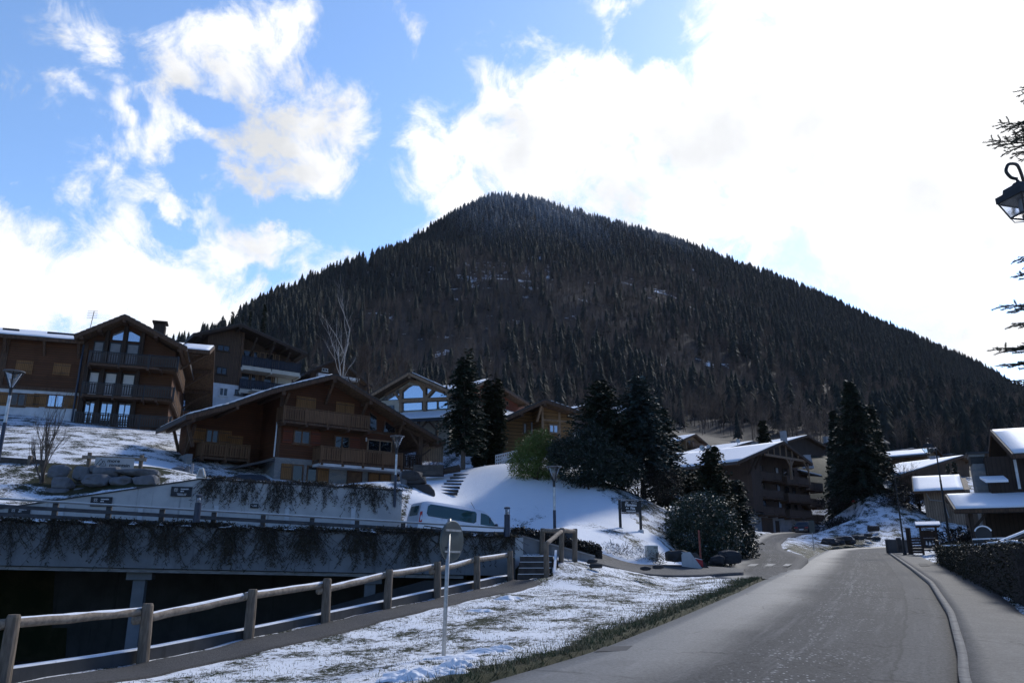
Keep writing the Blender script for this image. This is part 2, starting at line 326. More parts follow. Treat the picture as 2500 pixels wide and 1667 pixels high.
    a = gg.new('ShaderNodeAttribute'); a.attribute_name = 'cover'; fr = gg.sep(a.outputs['Vector'])[0]
    c = gg.mix(gg.noise(co, .09, 3), (.017, .023, .017), (.032, .034, .029))
    f = gg.step(gg.math('ADD', gg.noise(co, 1.1, 4, .7), gg.math('MULTIPLY', fr, .5)), .68, .84)
    gg.put(b, 'Base Color', gg.mix(gg.math('MULTIPLY', f, .5), c, (.55, .57, .60))); gg.put(b, 'Roughness', .85); gg.put(b, 'Specular IOR Level', .15)
    m, gg, b = newmat('forest_bare'); co = gg.new('ShaderNodeNewGeometry').outputs['Position']
    c = gg.mix(gg.step(gg.noise(co, .05, 3), .35, .65), (.048, .039, .034), (.084, .070, .063))
    gg.put(b, 'Base Color', c); gg.put(b, 'Roughness', .9); gg.put(b, 'Specular IOR Level', .1)
    m, gg, b = newmat('grass_blade'); co = gg.new('ShaderNodeNewGeometry').outputs['Position']
    c = gg.mix(gg.step(gg.noise(co, 2.5, 4), .35, .65), (.045, .075, .018), (.13, .105, .05))
    gg.put(b, 'Base Color', c); gg.put(b, 'Roughness', .7)
    m, gg, b = newmat('lamp_glass'); gg.put(b, 'Base Color', (.9, .9, .9, 1)); gg.put(b, 'Transmission Weight', .95); gg.put(b, 'Roughness', .16); gg.put(b, 'IOR', 1.06)
    m, gg, b = newmat('worn_paint'); co = gg.new('ShaderNodeNewGeometry').outputs['Position']
    gg.put(b, 'Base Color', gg.mix(gg.step(gg.noise(co, 5, 7, .75), .44, .56), (.15, .148, .142), (.34, .335, .32))); gg.put(b, 'Roughness', .75)
    m, gg, b = newmat('road_paint'); co = gg.new('ShaderNodeNewGeometry').outputs['Position']
    gg.put(b, 'Base Color', gg.mix(gg.step(gg.noise(co, 7, 6, .7), .35, .62), (.62, .62, .60), (.17, .17, .165))); gg.put(b, 'Roughness', .7)
build_special()
# ---------------------------------------------------------------- object helpers
COL = SC.collection
def link(o, parent=None):
    COL.objects.link(o)
    if parent is not None: o.parent = parent
    return o
def tag(o, label=None, cat=None, group=None, kind=None):
    if label: o['label'] = label
    if cat: o['category'] = cat
    if group: o['group'] = group
    if kind: o['kind'] = kind
    return o
def thing(name, label, cat, loc=(0, 0, 0), rz=0., group=None):
    o = bpy.data.objects.new(name, None); o.location = loc; o.rotation_euler = (0, 0, rz); o.empty_display_size = .2
    return tag(link(o), label, cat, group)
def children(o): return [c for c in bpy.data.objects if c.parent == o]
def copy_tree(o, parent=None):
    c = o.copy(); COL.objects.link(c)
    if parent is not None: c.parent = parent
    for ch in list(o.children): copy_tree(ch, c)
    return c
def npmesh(name, V, F, mat, parent=None, smooth=False, loc=None):
    """V (n,3), F (m,3) or (m,4) or a list of such"""
    Fs = F if isinstance(F, list) else [F]
    me = bpy.data.meshes.new(name); V = np.asarray(V, np.float32)
    Fs = [np.asarray(f, np.int32) for f in Fs if len(f)]
    me.vertices.add(len(V)); me.vertices.foreach_set('co', V.ravel())
    nl = sum(f.size for f in Fs); npoly = sum(len(f) for f in Fs)
    me.loops.add(nl); me.polygons.add(npoly)
    me.loops.foreach_set('vertex_index', np.concatenate([f.ravel() for f in Fs]))
    st = []; o = 0
    for f in Fs:
        st.append(o + np.arange(len(f)) * f.shape[1]); o += f.size
    me.polygons.foreach_set('loop_start', np.concatenate(st).astype(np.int32))
    if smooth: me.polygons.foreach_set('use_smooth', np.ones(npoly, bool))
    me.update(calc_edges=True)
    me.materials.append(MATS[mat])
    ob = link(bpy.data.objects.new(name, me), parent)
    if loc is not None: ob.location = loc
    return ob
def rotm(rz=0, rx=0, ry=0):
    return np.array((Matrix.Rotation(rz, 3, 'Z') @ Matrix.Rotation(ry, 3, 'Y') @ Matrix.Rotation(rx, 3, 'X')))
class MB:
    def __init__(s): s.v = []; s.f = []; s.ch = []
    def add(s, V, F):
        o = len(s.v); s.ch.append((o, len(s.f), len(V), len(F))); s.v += [tuple(map(float, p)) for p in V]; s.f += [tuple(i + o for i in f) for f in F]; return s
    def box(s, x0, x1, y0, y1, z0, z1, M=None, o=None):
        V = np.array([(x, y, z) for z in (z0, z1) for y in (y0, y1) for x in (x0, x1)], float)
        if M is not None: V = V @ M.T
        if o is not None: V = V + np.array(o)
        return s.add(V, [(0, 2, 3, 1), (4, 5, 7, 6), (0, 1, 5, 4), (2, 6, 7, 3), (0, 4, 6, 2), (1, 3, 7, 5)])
    def beam(s, p, q, w, h, up=(0, 0, 1)):
        p, q = np.array(p, float), np.array(q, float); d = q - p; L = np.linalg.norm(d); d /= L
        sd = np.cross(d, up)
        if np.linalg.norm(sd) < 1e-4: sd = np.cross(d, (0, 1, 0))
        sd /= np.linalg.norm(sd); u = np.cross(sd, d)
        V = [p + sd * a * w / 2 + u * b * h / 2 + d * c * L for c in (0, 1) for a, b in ((-1, -1), (1, -1), (1, 1), (-1, 1))]
        return s.add(V, [(3, 2, 1, 0), (4, 5, 6, 7), (0, 1, 5, 4), (1, 2, 6, 5), (2, 3, 7, 6), (3, 0, 4, 7)])
    def tube(s, pts, rad, n=8, cap=True):
        P = np.array(pts, float); m = len(P); rad = np.broadcast_to(np.array(rad, float), (m,))
        T = np.gradient(P, axis=0); T /= np.linalg.norm(T, axis=1)[:, None] + 1e-12
        a = np.array((0, 0, 1.)) if abs(T[0][2]) < .9 else np.array((1., 0, 0)); V = []
        x = np.cross(T[0], a); x /= np.linalg.norm(x)
        for i in range(m):
            x = x - T[i] * np.dot(x, T[i]); x /= np.linalg.norm(x) + 1e-12; y = np.cross(T[i], x)
            for k in range(n):
                t = 2 * math.pi * k / n; V.append(P[i] + rad[i] * (math.cos(t) * x + math.sin(t) * y))
        F = [(i * n + k, i * n + (k + 1) % n, (i + 1) * n + (k + 1) % n, (i + 1) * n + k) for i in range(m - 1) for k in range(n)]
        if cap: F += [tuple(range(n))[::-1], tuple((m - 1) * n + k for k in range(n))]
        return s.add(V, F)
    def lathe(s, prof, n=16, o=(0, 0, 0), cap=True):
        V = [(o[0] + r * math.cos(2 * math.pi * k / n), o[1] + r * math.sin(2 * math.pi * k / n), o[2] + z) for r, z in prof for k in range(n)]
        m = len(prof); F = [(i * n + k, i * n + (k + 1) % n, (i + 1) * n + (k + 1) % n, (i + 1) * n + k) for i in range(m - 1) for k in range(n)]
        if cap: F += [tuple(range(n))[::-1], tuple((m - 1) * n + k for k in range(n))]
        return s.add(V, F)
    def prism(s, poly, y0, y1, axis='y'):
        n = len(poly)
        if axis == 'y': V = [(a, y0, b) for a, b in poly] + [(a, y1, b) for a, b in poly]
        elif axis == 'x': V = [(y0, a, b) for a, b in poly] + [(y1, a, b) for a, b in poly]
        else: V = [(a, b, y0) for a, b in poly] + [(a, b, y1) for a, b in poly]
        return s.add(V, [tuple(range(n)), tuple(range(2 * n - 1, n - 1, -1))] + [(i, n + i, n + (i + 1) % n, (i + 1) % n) for i in range(n)])
    def each(s, name, mat, parent=None, **k):
        for o, fo, nv, nf in s.ch:
            m = MB(); m.v = s.v[o:o + nv]; m.f = [tuple(i - o for i in f) for f in s.f[fo:fo + nf]]; m.build(name, mat, parent, **k)
    def build(s, name, mat, parent=None, smooth=False, bev=0, loc=None, rz=None):
        me = bpy.data.meshes.new(name); me.from_pydata(s.v, [], s.f); me.update()
        bm = bmesh.new(); bm.from_mesh(me); bmesh.ops.recalc_face_normals(bm, faces=bm.faces); bm.to_mesh(me); bm.free()
        if smooth: me.polygons.foreach_set('use_smooth', np.ones(len(me.polygons), bool))
        me.materials.append(MATS[mat]); o = link(bpy.data.objects.new(name, me), parent)
        if loc is not None: o.location = loc
        if rz is not None: o.rotation_euler = (0, 0, rz)
        if bev:
            b = o.modifiers.new('bevel', 'BEVEL'); b.width = bev; b.segments = 2; b.limit_method = 'ANGLE'
        return o
def text(s, size, mat, parent, loc, name='lettering', rot=(R(90), 0, 0), align='CENTER', bold=0., shear=0., sx=1.):
    c = bpy.data.curves.new(name, 'FONT'); c.body = s; c.size = size; c.align_x = align; c.align_y = 'CENTER'; c.extrude = .004; c.offset = bold; c.shear = shear
    tmp = bpy.data.objects.new(name, c); me = bpy.data.meshes.new_from_object(tmp); bpy.data.objects.remove(tmp); me.materials.clear(); me.materials.append(MATS[mat]); o = link(bpy.data.objects.new(name, me), parent); o.location = loc; o.rotation_euler = rot; o.scale = (sx, 1, 1); return o
def snow_patch(rng, rx, ry, h, n=34, rough=.8):
    t = np.linspace(-1.25, 1.25, n); A, B = np.meshgrid(t, t); a = np.arctan2(B, A); r = np.hypot(A, B) / (1 + .18 * np.sin(a * 3 + rng.uniform(0, 6)) + .12 * np.sin(a * 5 + rng.uniform(0, 6)) + .08 * np.sin(a * 9 + rng.uniform(0, 6)))
    z = np.zeros(A.shape)
    for f, m in ((2.5, .5), (5, .3), (10, .2), (19, .12)):
        p = rng.uniform(0, 6, 4); w = rng.normal(size=4) * f; z += m * np.sin(A * w[0] + B * w[1] + p[0]) * np.sin(A * w[2] - B * w[3] + p[1])
    z = h * np.clip(1.05 - r ** 2, -.6, 1) * (1 + rough * z); I = np.arange(n * n).reshape(n, n); F = np.stack([I[:-1, :-1], I[:-1, 1:], I[1:, 1:], I[1:, :-1]], -1).reshape(-1, 4); k = (r < 1.12).ravel()[F].all(1)
    return np.stack([A * rx, B * ry, z - .01], -1).reshape(-1, 3), F[k]
def hull_rock(rng, n=26):
    P = rng.normal(size=(n, 3)); P /= np.linalg.norm(P, axis=1)[:, None]; P = np.sign(P) * np.abs(P) ** .55 * rng.uniform(.86, 1.0, (n, 1))
    bm = bmesh.new(); vs = [bm.verts.new(p) for p in P]; bmesh.ops.convex_hull(bm, input=vs); bmesh.ops.delete(bm, geom=[v for v in bm.verts if not v.link_faces], context='VERTS')
    bmesh.ops.bevel(bm, geom=list(bm.edges), offset=.05, segments=1, affect='EDGES'); bmesh.ops.triangulate(bm, faces=bm.faces); bmesh.ops.subdivide_edges(bm, edges=list(bm.edges), cuts=1, use_grid_fill=True); bmesh.ops.triangulate(bm, faces=bm.faces); bm.verts.ensure_lookup_table(); bm.verts.index_update()
    V = np.array([v.co[:] for v in bm.verts]); F = np.array([[v.index for v in f.verts] for f in bm.faces]); bm.free()
    V = V + rng.normal(size=V.shape) * .018; return V, F
def rock(rng, rx, ry, rz_, sub=3, rough=.18):
    bm = bmesh.new(); bmesh.ops.create_icosphere(bm, subdivisions=sub, radius=1)
    V = np.array([v.co[:] for v in bm.verts]); F = np.array([[v.index for v in f.verts] for f in bm.faces]); bm.free()
    V = np.sign(V) * np.abs(V) ** .5
    for _ in range(16):                       # chop planes so the boulder is facetted
        d = rng.normal(size=3); d /= np.linalg.norm(d); h = rng.uniform(.72, 1.05); q = V @ d; V = V - np.outer(np.maximum(q - h, 0) * .92, d)
    for fr, am in ((2.2, .5), (5, .25), (11, .1)):
        ph = rng.uniform(0, 6, 3); w = rng.normal(size=(3, 3)) * fr / 1.7
        V = V * (1 + rough * am * np.sin(V @ w.T + ph).sum(1)[:, None] / 2)
    return V * (rx, ry, rz_), F
# ---------------------------------------------------------------- ground heights
def zroad(Y): return np.interp(Y, [-60, 0, 12, 30, 44, 68, 90, 130, 220], [-1.2, -.25, -.1, .83, 1.35, 2.5, 3.7, 6.5, 16])
def zside(Y): return np.interp(Y, [30, 33, 37, 41, 46, 50, 58, 66, 75, 83, 90, 96], [.83, .96, 1.1, 1.28, 1.6, 1.92, 2.42, 2.95, 3.6, 4.2, 4.75, 5.1])
def hit(px, py):
    Y = np.linspace(6, 140, 4000); r = ray(px, py); z = CAMZ + r[2] / r[1] * Y - zroad(Y); i = int(np.argmax(z < 0)) if (z < 0).any() else 3999
    return np.array([r[0] / r[1] * Y[i], Y[i]])
POSTS = [(-.612 * 13, 13.0), (-.4467 * 15.2, 15.2), (-.3216 * 17.5, 17.5), (-.2287 * 19.66, 19.66), (-.1539 * 21.85, 21.85), (-.0922 * 24.05, 24.05), (-.0432 * 26.1, 26.1), (-.002 * 28.2, 28.2)]
POSTZ = [-.20, -.14, .04, .22, .41, .62, .80, .99]
FD = np.array([7.9, 15.2]) / np.hypot(7.9, 15.2); FN = np.array([FD[1], -FD[0]])        # along the log fence, and to its right
ctrl = [(x, y, z) for (x, y), z in zip(POSTS, POSTZ)]
ctrl += [tuple(np.append(np.array(POSTS[0]) - FD * d, -.25 - .02 * d)) for d in (4, 10, 20, 35)]
for (px, py, Y) in [(1500, 1400, 30), (1400, 1375, 31), (1670, 1388, 36), (1082, 1612, 15), (1300, 1480, 22), (1600, 1440, 30),
    (1500, 1372, 36), (1550, 1290, 42), (1400, 1200, 48), (1250, 1135, 52), (1100, 1150, 54), (1130, 1230, 47), (1350, 1290, 38), (1200, 1290, 44.5), (1450, 1330, 36.5),
    (60, 1200, 38.5), (60, 1130, 42), (200, 1060, 54), (400, 1075, 56), (0, 1008, 62), (190, 1030, 64), (420, 1050, 67), (600, 1000, 84), (1000, 1085, 68), (1320, 1110, 62),
    (1450, 1190, 48), (1565, 1215, 50), (1720, 1372, 42), (1760, 1340, 46), (1870, 1300, 100), (1830, 1340, 60), (1900, 1375, 46), (1892, 1303, 97), (1990, 1299, 82), (2080, 1303, 86),
    (2086, 1337, 75), (2100, 1288, 99), (2100, 1210, 102), (2200, 1245, 101), (2280, 1262, 92), (2260, 1340, 60),  (1700, 1290, 60), (1640, 1225, 72), (1760, 1305, 75), (1815, 1303, 86), (1700, 1110, 150), (1700, 1135, 128), (1970, 1112, 136), (2020, 1107, 148), (1820, 1113, 142), (2300, 1163, 114), (2230, 1153, 139), (1515, 1103, 110), (1415, 1053, 106),
    (830, 960, 98), (1240, 1000, 84), (2230, 1160, 130), (2350, 1180, 110), (2105, 1180, 96), (640, 960, 86), (1500, 1010, 160), (1000, 990, 150), (500, 960, 130), (1900, 1110, 150), (1850, 1100, 190), (150, 960, 110), (-200, 1000, 80), (-400, 1060, 60)]:
    ctrl.append(tuple(at(px, py, Y)))
ctrl += [(-15, 43, 5.7), (-20, 41, 6.3), (-22, 41, 6.2), (-18.5, 41.2, 6.2), (-10, 45, 5.9), (-6, 45, 6.0), (-17, 49, 6.3), (-10, 56, 6.7), (-5, 60, 7.2), (-23, 39, 4.6), (-7, 42.5, 5.2), (.5, 31.6, 2.1), (-2, 36.5, 2.2)]
ctrl += [(x, float(Y), float(zroad(Y)) + d) for x0, Y, d in ((4, 12, 0), (7.5, 20, 0), (11, 30, 0), (17, 44, 0), (25, 66, 0)) for x in (x0 - 2.5, x0 + 2.5)]
ctrl += [(11, 36, 1.15), (13.5, 42, 1.4), (16.5, 50, 1.95), (19.5, 60, 2.6), (23.5, 75, 3.65), (28, 88, 4.6), (33, 97, 5.0), (31, 101, 4.8), (35, 103, 4.8), (39, 106, 4.9), (42.5, 109, 5.1), (45, 109, 5.5), (38, 99, 5.0), (36, 112, 5.5)]
ctrl += [(2, 0, -.25), (6, 0, -.25), (3, -20, -.6), (-12, -20, -1), (15, 0, .0), (14, 14, .1), (16, 25, .9), (22, 36, 1.3), (30, 36, 1.4), (40, 30, 1.2), (30, 60, 2.6), (45, 75, 3.6), (60, 85, 5), (60, 40, 2), (60, 0, 0), (-60, -20, -1.5), (0, -80, -3), (80, -60, -2), (-80, -60, -3)]
RIDGE0 = [(400, 860, 400), (480, 835, 440), (560, 798, 475), (610, 772, 505), (655, 748, 535), (700, 722, 560), (780, 680, 610), (880, 655, 690), (990, 600, 760), (1060, 566, 820), (1120, 522, 870), (1190, 495, 900), (1290, 508, 900), (1400, 530, 895), (1550, 570, 885), (1700, 612, 870), (1850, 672, 850), (2000, 732, 830), (2150, 792, 810), (2300, 860, 790), (2400, 912, 780), (2500, 965, 770), (2700, 1080, 740)]
RIDGE = [(a, b + 14, c) for a, b, c in RIDGE0]
for (px, py, Y) in RIDGE:
    p = at(px, py, Y); ctrl.append(tuple(p)); ctrl.append((p[0] * 1.22 - .0 * p[0], p[1] * 1.22, p[2] - 55))
for px in (500, 800, 1100, 1400, 1700, 2000, 2300, 2600):
    b = at(px, 985 if px < 1900 else 1040, 320 if px > 700 else 260)
    rp = np.interp(px, [r[0] for r in RIDGE], [r[1] for r in RIDGE]); rY = np.interp(px, [r[0] for r in RIDGE], [r[2] for r in RIDGE])
    t = at(px, rp, rY); ctrl.append(tuple(b))
    for f in (.35, .7):
        q = b * (1 - f) + t * f; ctrl.append((q[0], q[1], q[2] - 6))
ctrl += [(-400, 200, 30), (-700, 700, 150), (-300, 60, 8), (900, 300, 120), (700, 100, 40), (900, 900, 250), (-900, -300, -10), (900, -400, -10), (0, 1500, 150), (-1500, 1800, 100), (1500, 1800, 100)]
CP = np.array(ctrl, float)
def kern(d): return np.sqrt(d * d + 4.0)
_D = kern(np.hypot(CP[:, None, 0] - CP[None, :, 0], CP[:, None, 1] - CP[None, :, 1])); _n = len(CP)
_A = np.zeros((_n + 1, _n + 1)); _A[:_n, :_n] = _D - np.eye(_n) * .25; _A[:_n, _n] = 1; _A[_n, :_n] = 1
_W = np.linalg.solve(_A, np.append(CP[:, 2], 0))
def H(x, y):
    x = np.asarray(x, float); y = np.asarray(y, float); sh = x.shape; x = x.ravel(); y = y.ravel(); out = np.empty(len(x))
    for i in range(0, len(x), 20000):
        s_ = slice(i, i + 20000); out[s_] = kern(np.hypot(x[s_, None] - CP[:, 0], y[s_, None] - CP[:, 1])) @ _W[:_n] + _W[_n]
    return out.reshape(sh)
def h1(x, y): return float(H(np.array([x]), np.array([y]))[0])
# ---------------------------------------------------------------- road outline on the ground
def arc(P, n):
    P = np.array(P, float); d = np.append(0, np.cumsum(np.hypot(*np.diff(P, axis=0).T)))
    t = np.linspace(0, d[-1], n); Q = np.stack([np.interp(t, d, P[:, 0]), np.interp(t, d, P[:, 1])], 1)
    for _ in range(3): Q[1:-1] = (Q[:-2] + 2 * Q[1:-1] + Q[2:]) / 4
    return Q
RL = [hit(*p) for p in [(1180, 1667), (1300, 1636), (1453, 1590), (1657, 1508), (1810, 1442), (1887, 1406), (1979, 1360), (2014, 1343)]]
RR = [hit(*p) for p in [(2341, 1667), (2341, 1610), (2315, 1503), (2269, 1427), (2218, 1386), (2165, 1348)]]
RL = [np.array((-13.0, -14)), np.array((-5.6, 0))] + RL[:-1] + [np.array(p) for p in ((27.9, 70.5), (31.3, 75), (36.6, 79), (45, 82), (62, 84))]
RR = [np.array((-7.0, -14)), np.array((.4, 0))] + RR + [np.array(p) for p in ((34.5, 70), (42, 73.5), (60, 76))]
NV = 260
RLa, RRa = arc(RL, NV), arc(RR, NV)
SW = [hit(*p) for p in [(2560, 1545), (2500, 1513), (2473, 1485), (2397, 1427), (2320, 1394), (2244, 1360), (2200, 1345)]]
SW = [np.array((-4.6, -14)), np.array((2.9, 0)), np.array((8.0, 10))] + SW + [np.array(p) for p in ((37, 69), (44, 72), (60, 74))]
SWa = arc(SW, NV)
VZ = (at(1015, 1222, 39.7)[2] - 1.97, at(1122, 1239, 41.0)[2] - 2.02)
def inpoly(x, y, P):
    P = np.asarray(P); r = np.zeros(x.shape, bool); j = len(P) - 1
    for i in range(len(P)):
        c = ((P[i, 1] > y) != (P[j, 1] > y)) & (x < (P[j, 0] - P[i, 0]) * (y - P[i, 1]) / (P[j, 1] - P[i, 1] + 1e-12) + P[i, 0]); r ^= c; j = i
    return r
ROADPOLY = np.concatenate([RLa, RRa[::-1]]); PAVEPOLY = np.concatenate([RRa, SWa[::-1]])
def hits(px, py):
    Yv = np.linspace(20, 110, 5000); r = ray(px, py); z = CAMZ + r[2] / r[1] * Yv - zside(Yv); i = int(np.argmax(z < .015)) if (z < .015).any() else 4999; return np.array([r[0] / r[1] * Yv[i], Yv[i]])
SIDEL = [(8.6, 32.6), (8.9, 36.5)] + [hits(*p) for p in ((1740, 1380), (1783, 1358), (1803, 1339), (1832, 1317), (1858, 1304.5))] + [(35, 99)]
SIDER = [(13.4, 34.5), (14.5, 40.5), (18.6, 50)] + [hits(*p) for p in ((1912, 1341), (1906, 1326), (1926, 1311), (1980, 1301))] + [(40, 93)]
SLa, SRa = arc(SIDEL, 120), arc(SIDER, 120); SIDEPOLY = np.concatenate([SLa, SRa[::-1]])
DRL = [(11.6, 40.0), (9.2, 37.4), (5.5, 35.8), (1.5, 36.3), (-1.0, 37.2)]; DRR = [(10.4, 36.0), (8.0, 34.2), (5.0, 33.2), (2.5, 32.6), (-.3, 32.0)]
DLa, DRa = arc(DRL, 50), arc(DRR, 50); DRIVEPOLY = np.concatenate([DLa, DRa[::-1]])
WA, WB = np.array((-33.0, 23.4)), np.array((.12, 31.0))                     # garage parapet line
UPW = [(-45, 33.6), (-23.5, 36), (-15.3, 38), (-5.7, 41)]
P7 = np.array(POSTS[7])
PIT = np.array([tuple(P7 + FD * 1.0 - FN * .55), tuple(np.array(POSTS[0]) - FD * 34 - FN * .55), (-60, -10), (-60, 33)] + [(x, y + .15) for x, y in UPW[:]] + [(-5.4, 38), (-.6, 36.2), (-.2, 31.2)])
def strip(name, A, B, mat, lift=0., n=9, kind='structure', label=None, hfun=None, skirt=.35, crown=0., smooth=True):
    A = np.asarray(A); B = np.asarray(B); m = len(A); t = np.linspace(0, 1, n)
    XY = A[:, None, :] * (1 - t)[None, :, None] + B[:, None, :] * t[None, :, None]
    Z = (hfun or (lambda x, y: zroad(y)))(XY[..., 0], XY[..., 1]) + lift + crown * (1 - (2 * t - 1) ** 2)[None, :]
    V = np.concatenate([XY, Z[..., None]], 2)
    if skirt:
        a = V[:, :1].copy(); a[..., 2] -= skirt; b = V[:, -1:].copy(); b[..., 2] -= skirt; V = np.concatenate([a, V, b], 1); t = np.concatenate([[0], t, [1]]); n += 2
    idx = np.arange(m * n).reshape(m, n); F = np.stack([idx[:-1, :-1], idx[:-1, 1:], idx[1:, 1:], idx[1:, :-1]], -1).reshape(-1, 4)
    o = npmesh(name, V.reshape(-1, 3), F, mat, smooth=smooth)
    d = np.append(0, np.cumsum(np.hypot(*np.diff((A + B) / 2, axis=0).T)))
    uv = np.stack(np.broadcast_arrays(t[None, :], d[:, None]), -1).reshape(-1, 2)
    l = o.data.uv_layers.new(name='UVMap'); vi = np.empty(len(o.data.loops), np.int32); o.data.loops.foreach_get('vertex_index', vi); l.data.foreach_set('uv', uv[vi].astype(np.float32).ravel())
    return tag(o, label, kind=kind)
def axis_pts(lo, hi, f0, f1, st, gr=1.07):
    a = list(np.arange(f0, f1, st)); s = st; x = a[-1]
    while x < hi: s = min(s * gr, 22); x += s; a.append(x)
    s = st; x = f0; b = []
    while x > lo: s = min(s * gr, 22); x -= s; b.append(x)
    return np.array(b[::-1] + a)
xs = axis_pts(-1500, 1500, -14, 15, .25); ys = axis_pts(-500, 1900, 9, 40, .25)
X, Y = np.meshgrid(xs, ys)
Z = H(X, Y)
rz_ = inpoly(X, Y, ROADPOLY) | inpoly(X, Y, PAVEPOLY); near_z = zroad(Y)
# ground beside the road meets the road's height
def dist_poly(x, y, P):
    d = np.full(x.shape, 1e9)
    for i in range(0, len(P)): d = np.minimum(d, np.hypot(x - P[i, 0], y - P[i, 1]))
    return d
sub = (Y < 110) & (Y > -20) & (X > -15) & (X < 80)
dr = np.full(X.shape, 1e9); dr[sub] = dist_poly(X[sub], Y[sub], np.concatenate([RLa, SWa]))
w = np.clip(1 - (dr - .3) / 3.0, 0, 1); w = w * w * (3 - 2 * w)
Z = Z * (1 - w) + (near_z + .06) * w
rs = np.random.RandomState(5)
lump = lambda a, b, s: np.sin(X / s + a) * np.sin(Y / s * 1.13 + b)
Z += (lump(1, 2, 1.1) * .03 + lump(3, .5, .45) * .018 + lump(2, 5, .23) * .012) * np.clip((60 - Y) / 30, 0, 1)
Z += np.where((Y > 150), lump(1, 1, 31) * 3 + lump(2, 4, 13) * 1.2, 0) * np.clip((Y - 150) / 100, 0, 1)
Z = np.where(rz_, near_z - .30, Z)
ds = np.full(X.shape, 1e9); ds[sub] = dist_poly(X[sub], Y[sub], np.concatenate([SLa, SRa]))
w = np.clip(1 - (ds - .2) / 2.5, 0, 1) * np.clip(dr / 1.5, 0, 1); w = w * w * (3 - 2 * w); Z = np.where(rz_, Z, Z * (1 - w) + (zside(Y) + .05) * w)
sr = inpoly(X, Y, SIDEPOLY); Z = np.where(sr & ~rz_, zside(Y) - .30, Z)
sr = inpoly(X, Y, DRIVEPOLY); Z = np.where(sr & ~rz_, H(X, Y) - .30, Z)
VA, VB = np.array((-5.0, 39.3)), np.array((-.6, 41.6)); _t = np.clip(((X - VA[0]) * (VB - VA)[0] + (Y - VA[1]) * (VB - VA)[1]) / ((VB - VA) @ (VB - VA)), 0, 1); _d = np.hypot(X - VA[0] - _t * (VB - VA)[0], Y - VA[1] - _t * (VB - VA)[1]); _z = VZ[0] + (VZ[1] - VZ[0]) * _t
_w = np.clip((_d - 1.2) / 2.6, 0, 1); _w = _w * _w * (3 - 2 * _w); Z = np.where((_d < 3.9) & (X > -6.2), np.minimum(Z, _z + (Z - _z) * _w), Z)
pit = inpoly(X, Y, PIT); Z = np.where(pit, -2.6, Z)
str_ = inpoly(X, Y, [(-.2, 28.3), (1.45, 28.7), (1.55, 30.9), (-.2, 30.9)]); Z = np.where(str_, .6, Z)
# snow cover
cov = np.full(X.shape, .36)
lawn = (Y < 36) & (X < 16); cov[lawn] = .37
edge = np.full(X.shape, 9.); edge[sub] = dist_poly(X[sub], Y[sub], RLa); cov = np.where((edge < .7) & (Y < 110), -.05 + edge * .5, cov)
field = inpoly(X, Y, [tuple(at(*p)[:2]) for p in [(985, 1260, 40), (1060, 1140, 55), (1150, 1110, 58), (1300, 1120, 56), (1500, 1215, 46), (1700, 1370, 39), (1600, 1385, 35), (1200, 1300, 36)]]); cov[field] = .62
upl = inpoly(X, Y, [(-60, 40), (-24, 43), (-19, 50), (-22, 75), (-70, 75)]); cov[upl] = .37
cov[(X > 18) & (Y > 50) & (Y < 130)] = .37
bank = inpoly(X, Y, [tuple(at(*p)[:2]) for p in [(1900, 1330, 60), (1985, 1362, 55), (2140, 1336, 74), (2100, 1300, 84), (1950, 1306, 72)]]); cov[bank] = .24
cov[Y > 120] = .145
cov[inpoly(X, Y, [tuple(at(*p)[:2]) for p in [(320, 1150, 41), (300, 1120, 44), (365, 1085, 50), (445, 1110, 48), (420, 1150, 43)]])] = .6
cov[inpoly(X, Y, [tuple(at(*p)[:2]) for p in [(95, 1225, 39), (100, 1137, 42.5), (400, 1140, 43), (395, 1190, 39)]])] = .12
lit = np.clip((Y - 120) / 60, 0, 1)
for (px, py, Yc, rx, ry, am) in [(1280, 650, 640, 90, 120, .2), (1000, 690, 600, 90, 60, .12), (1160, 720, 560, 60, 60, .12), (1700, 700, 600, 200, 60, .1), (1500, 975, 300, 70, 40, .30), (1440, 960, 300, 60, 30, .3), (1660, 1040, 240, 40, 30, .2), (1230, 930, 320, 60, 30, .3), (600, 960, 200, 60, 40, .2), (880, 640, 700, 30, 50, .5), (1950, 850, 450, 90, 60, .1)]:
    p = at(px, py, Yc); cov += am * np.exp(-((X - p[0]) / (rx / FPX * Yc)) ** 2 - ((Y - p[1]) / (ry / FPX * Yc * 1.8)) ** 2)
cov[pit | str_] = -1
for (px, py, Yc, rx, ry, am) in [(1285, 1205, 45, 1.6, 2.5, .22), (1520, 1320, 39.5, 1.8, 2.2, .22), (1450, 1300, 41, 1.5, 1.2, .16), (1130, 1215, 43.5, 1.2, 1.5, .15), (1590, 1335, 39, 1.2, 1.5, .14)]:
    p = at(px, py, Yc); cov -= am * np.exp(-((X - p[0]) / rx) ** 2 - ((Y - p[1]) / ry) ** 2)
idx = np.arange(X.size).reshape(X.shape); Fq = np.stack([idx[:-1, :-1], idx[:-1, 1:], idx[1:, 1:], idx[1:, :-1]], -1).reshape(-1, 4)
terr = npmesh('terrain', np.stack([X, Y, Z], -1).reshape(-1, 3), Fq, 'terrain', smooth=True)
tag(terr, 'snow dusted grassy ground rising into the wooded mountain', kind='structure')
at_ = terr.data.attributes.new('cover', 'FLOAT_VECTOR', 'POINT'); at_.data.foreach_set('vector', np.stack([cov, lit, cov * 0], -1).astype(np.float32).ravel())
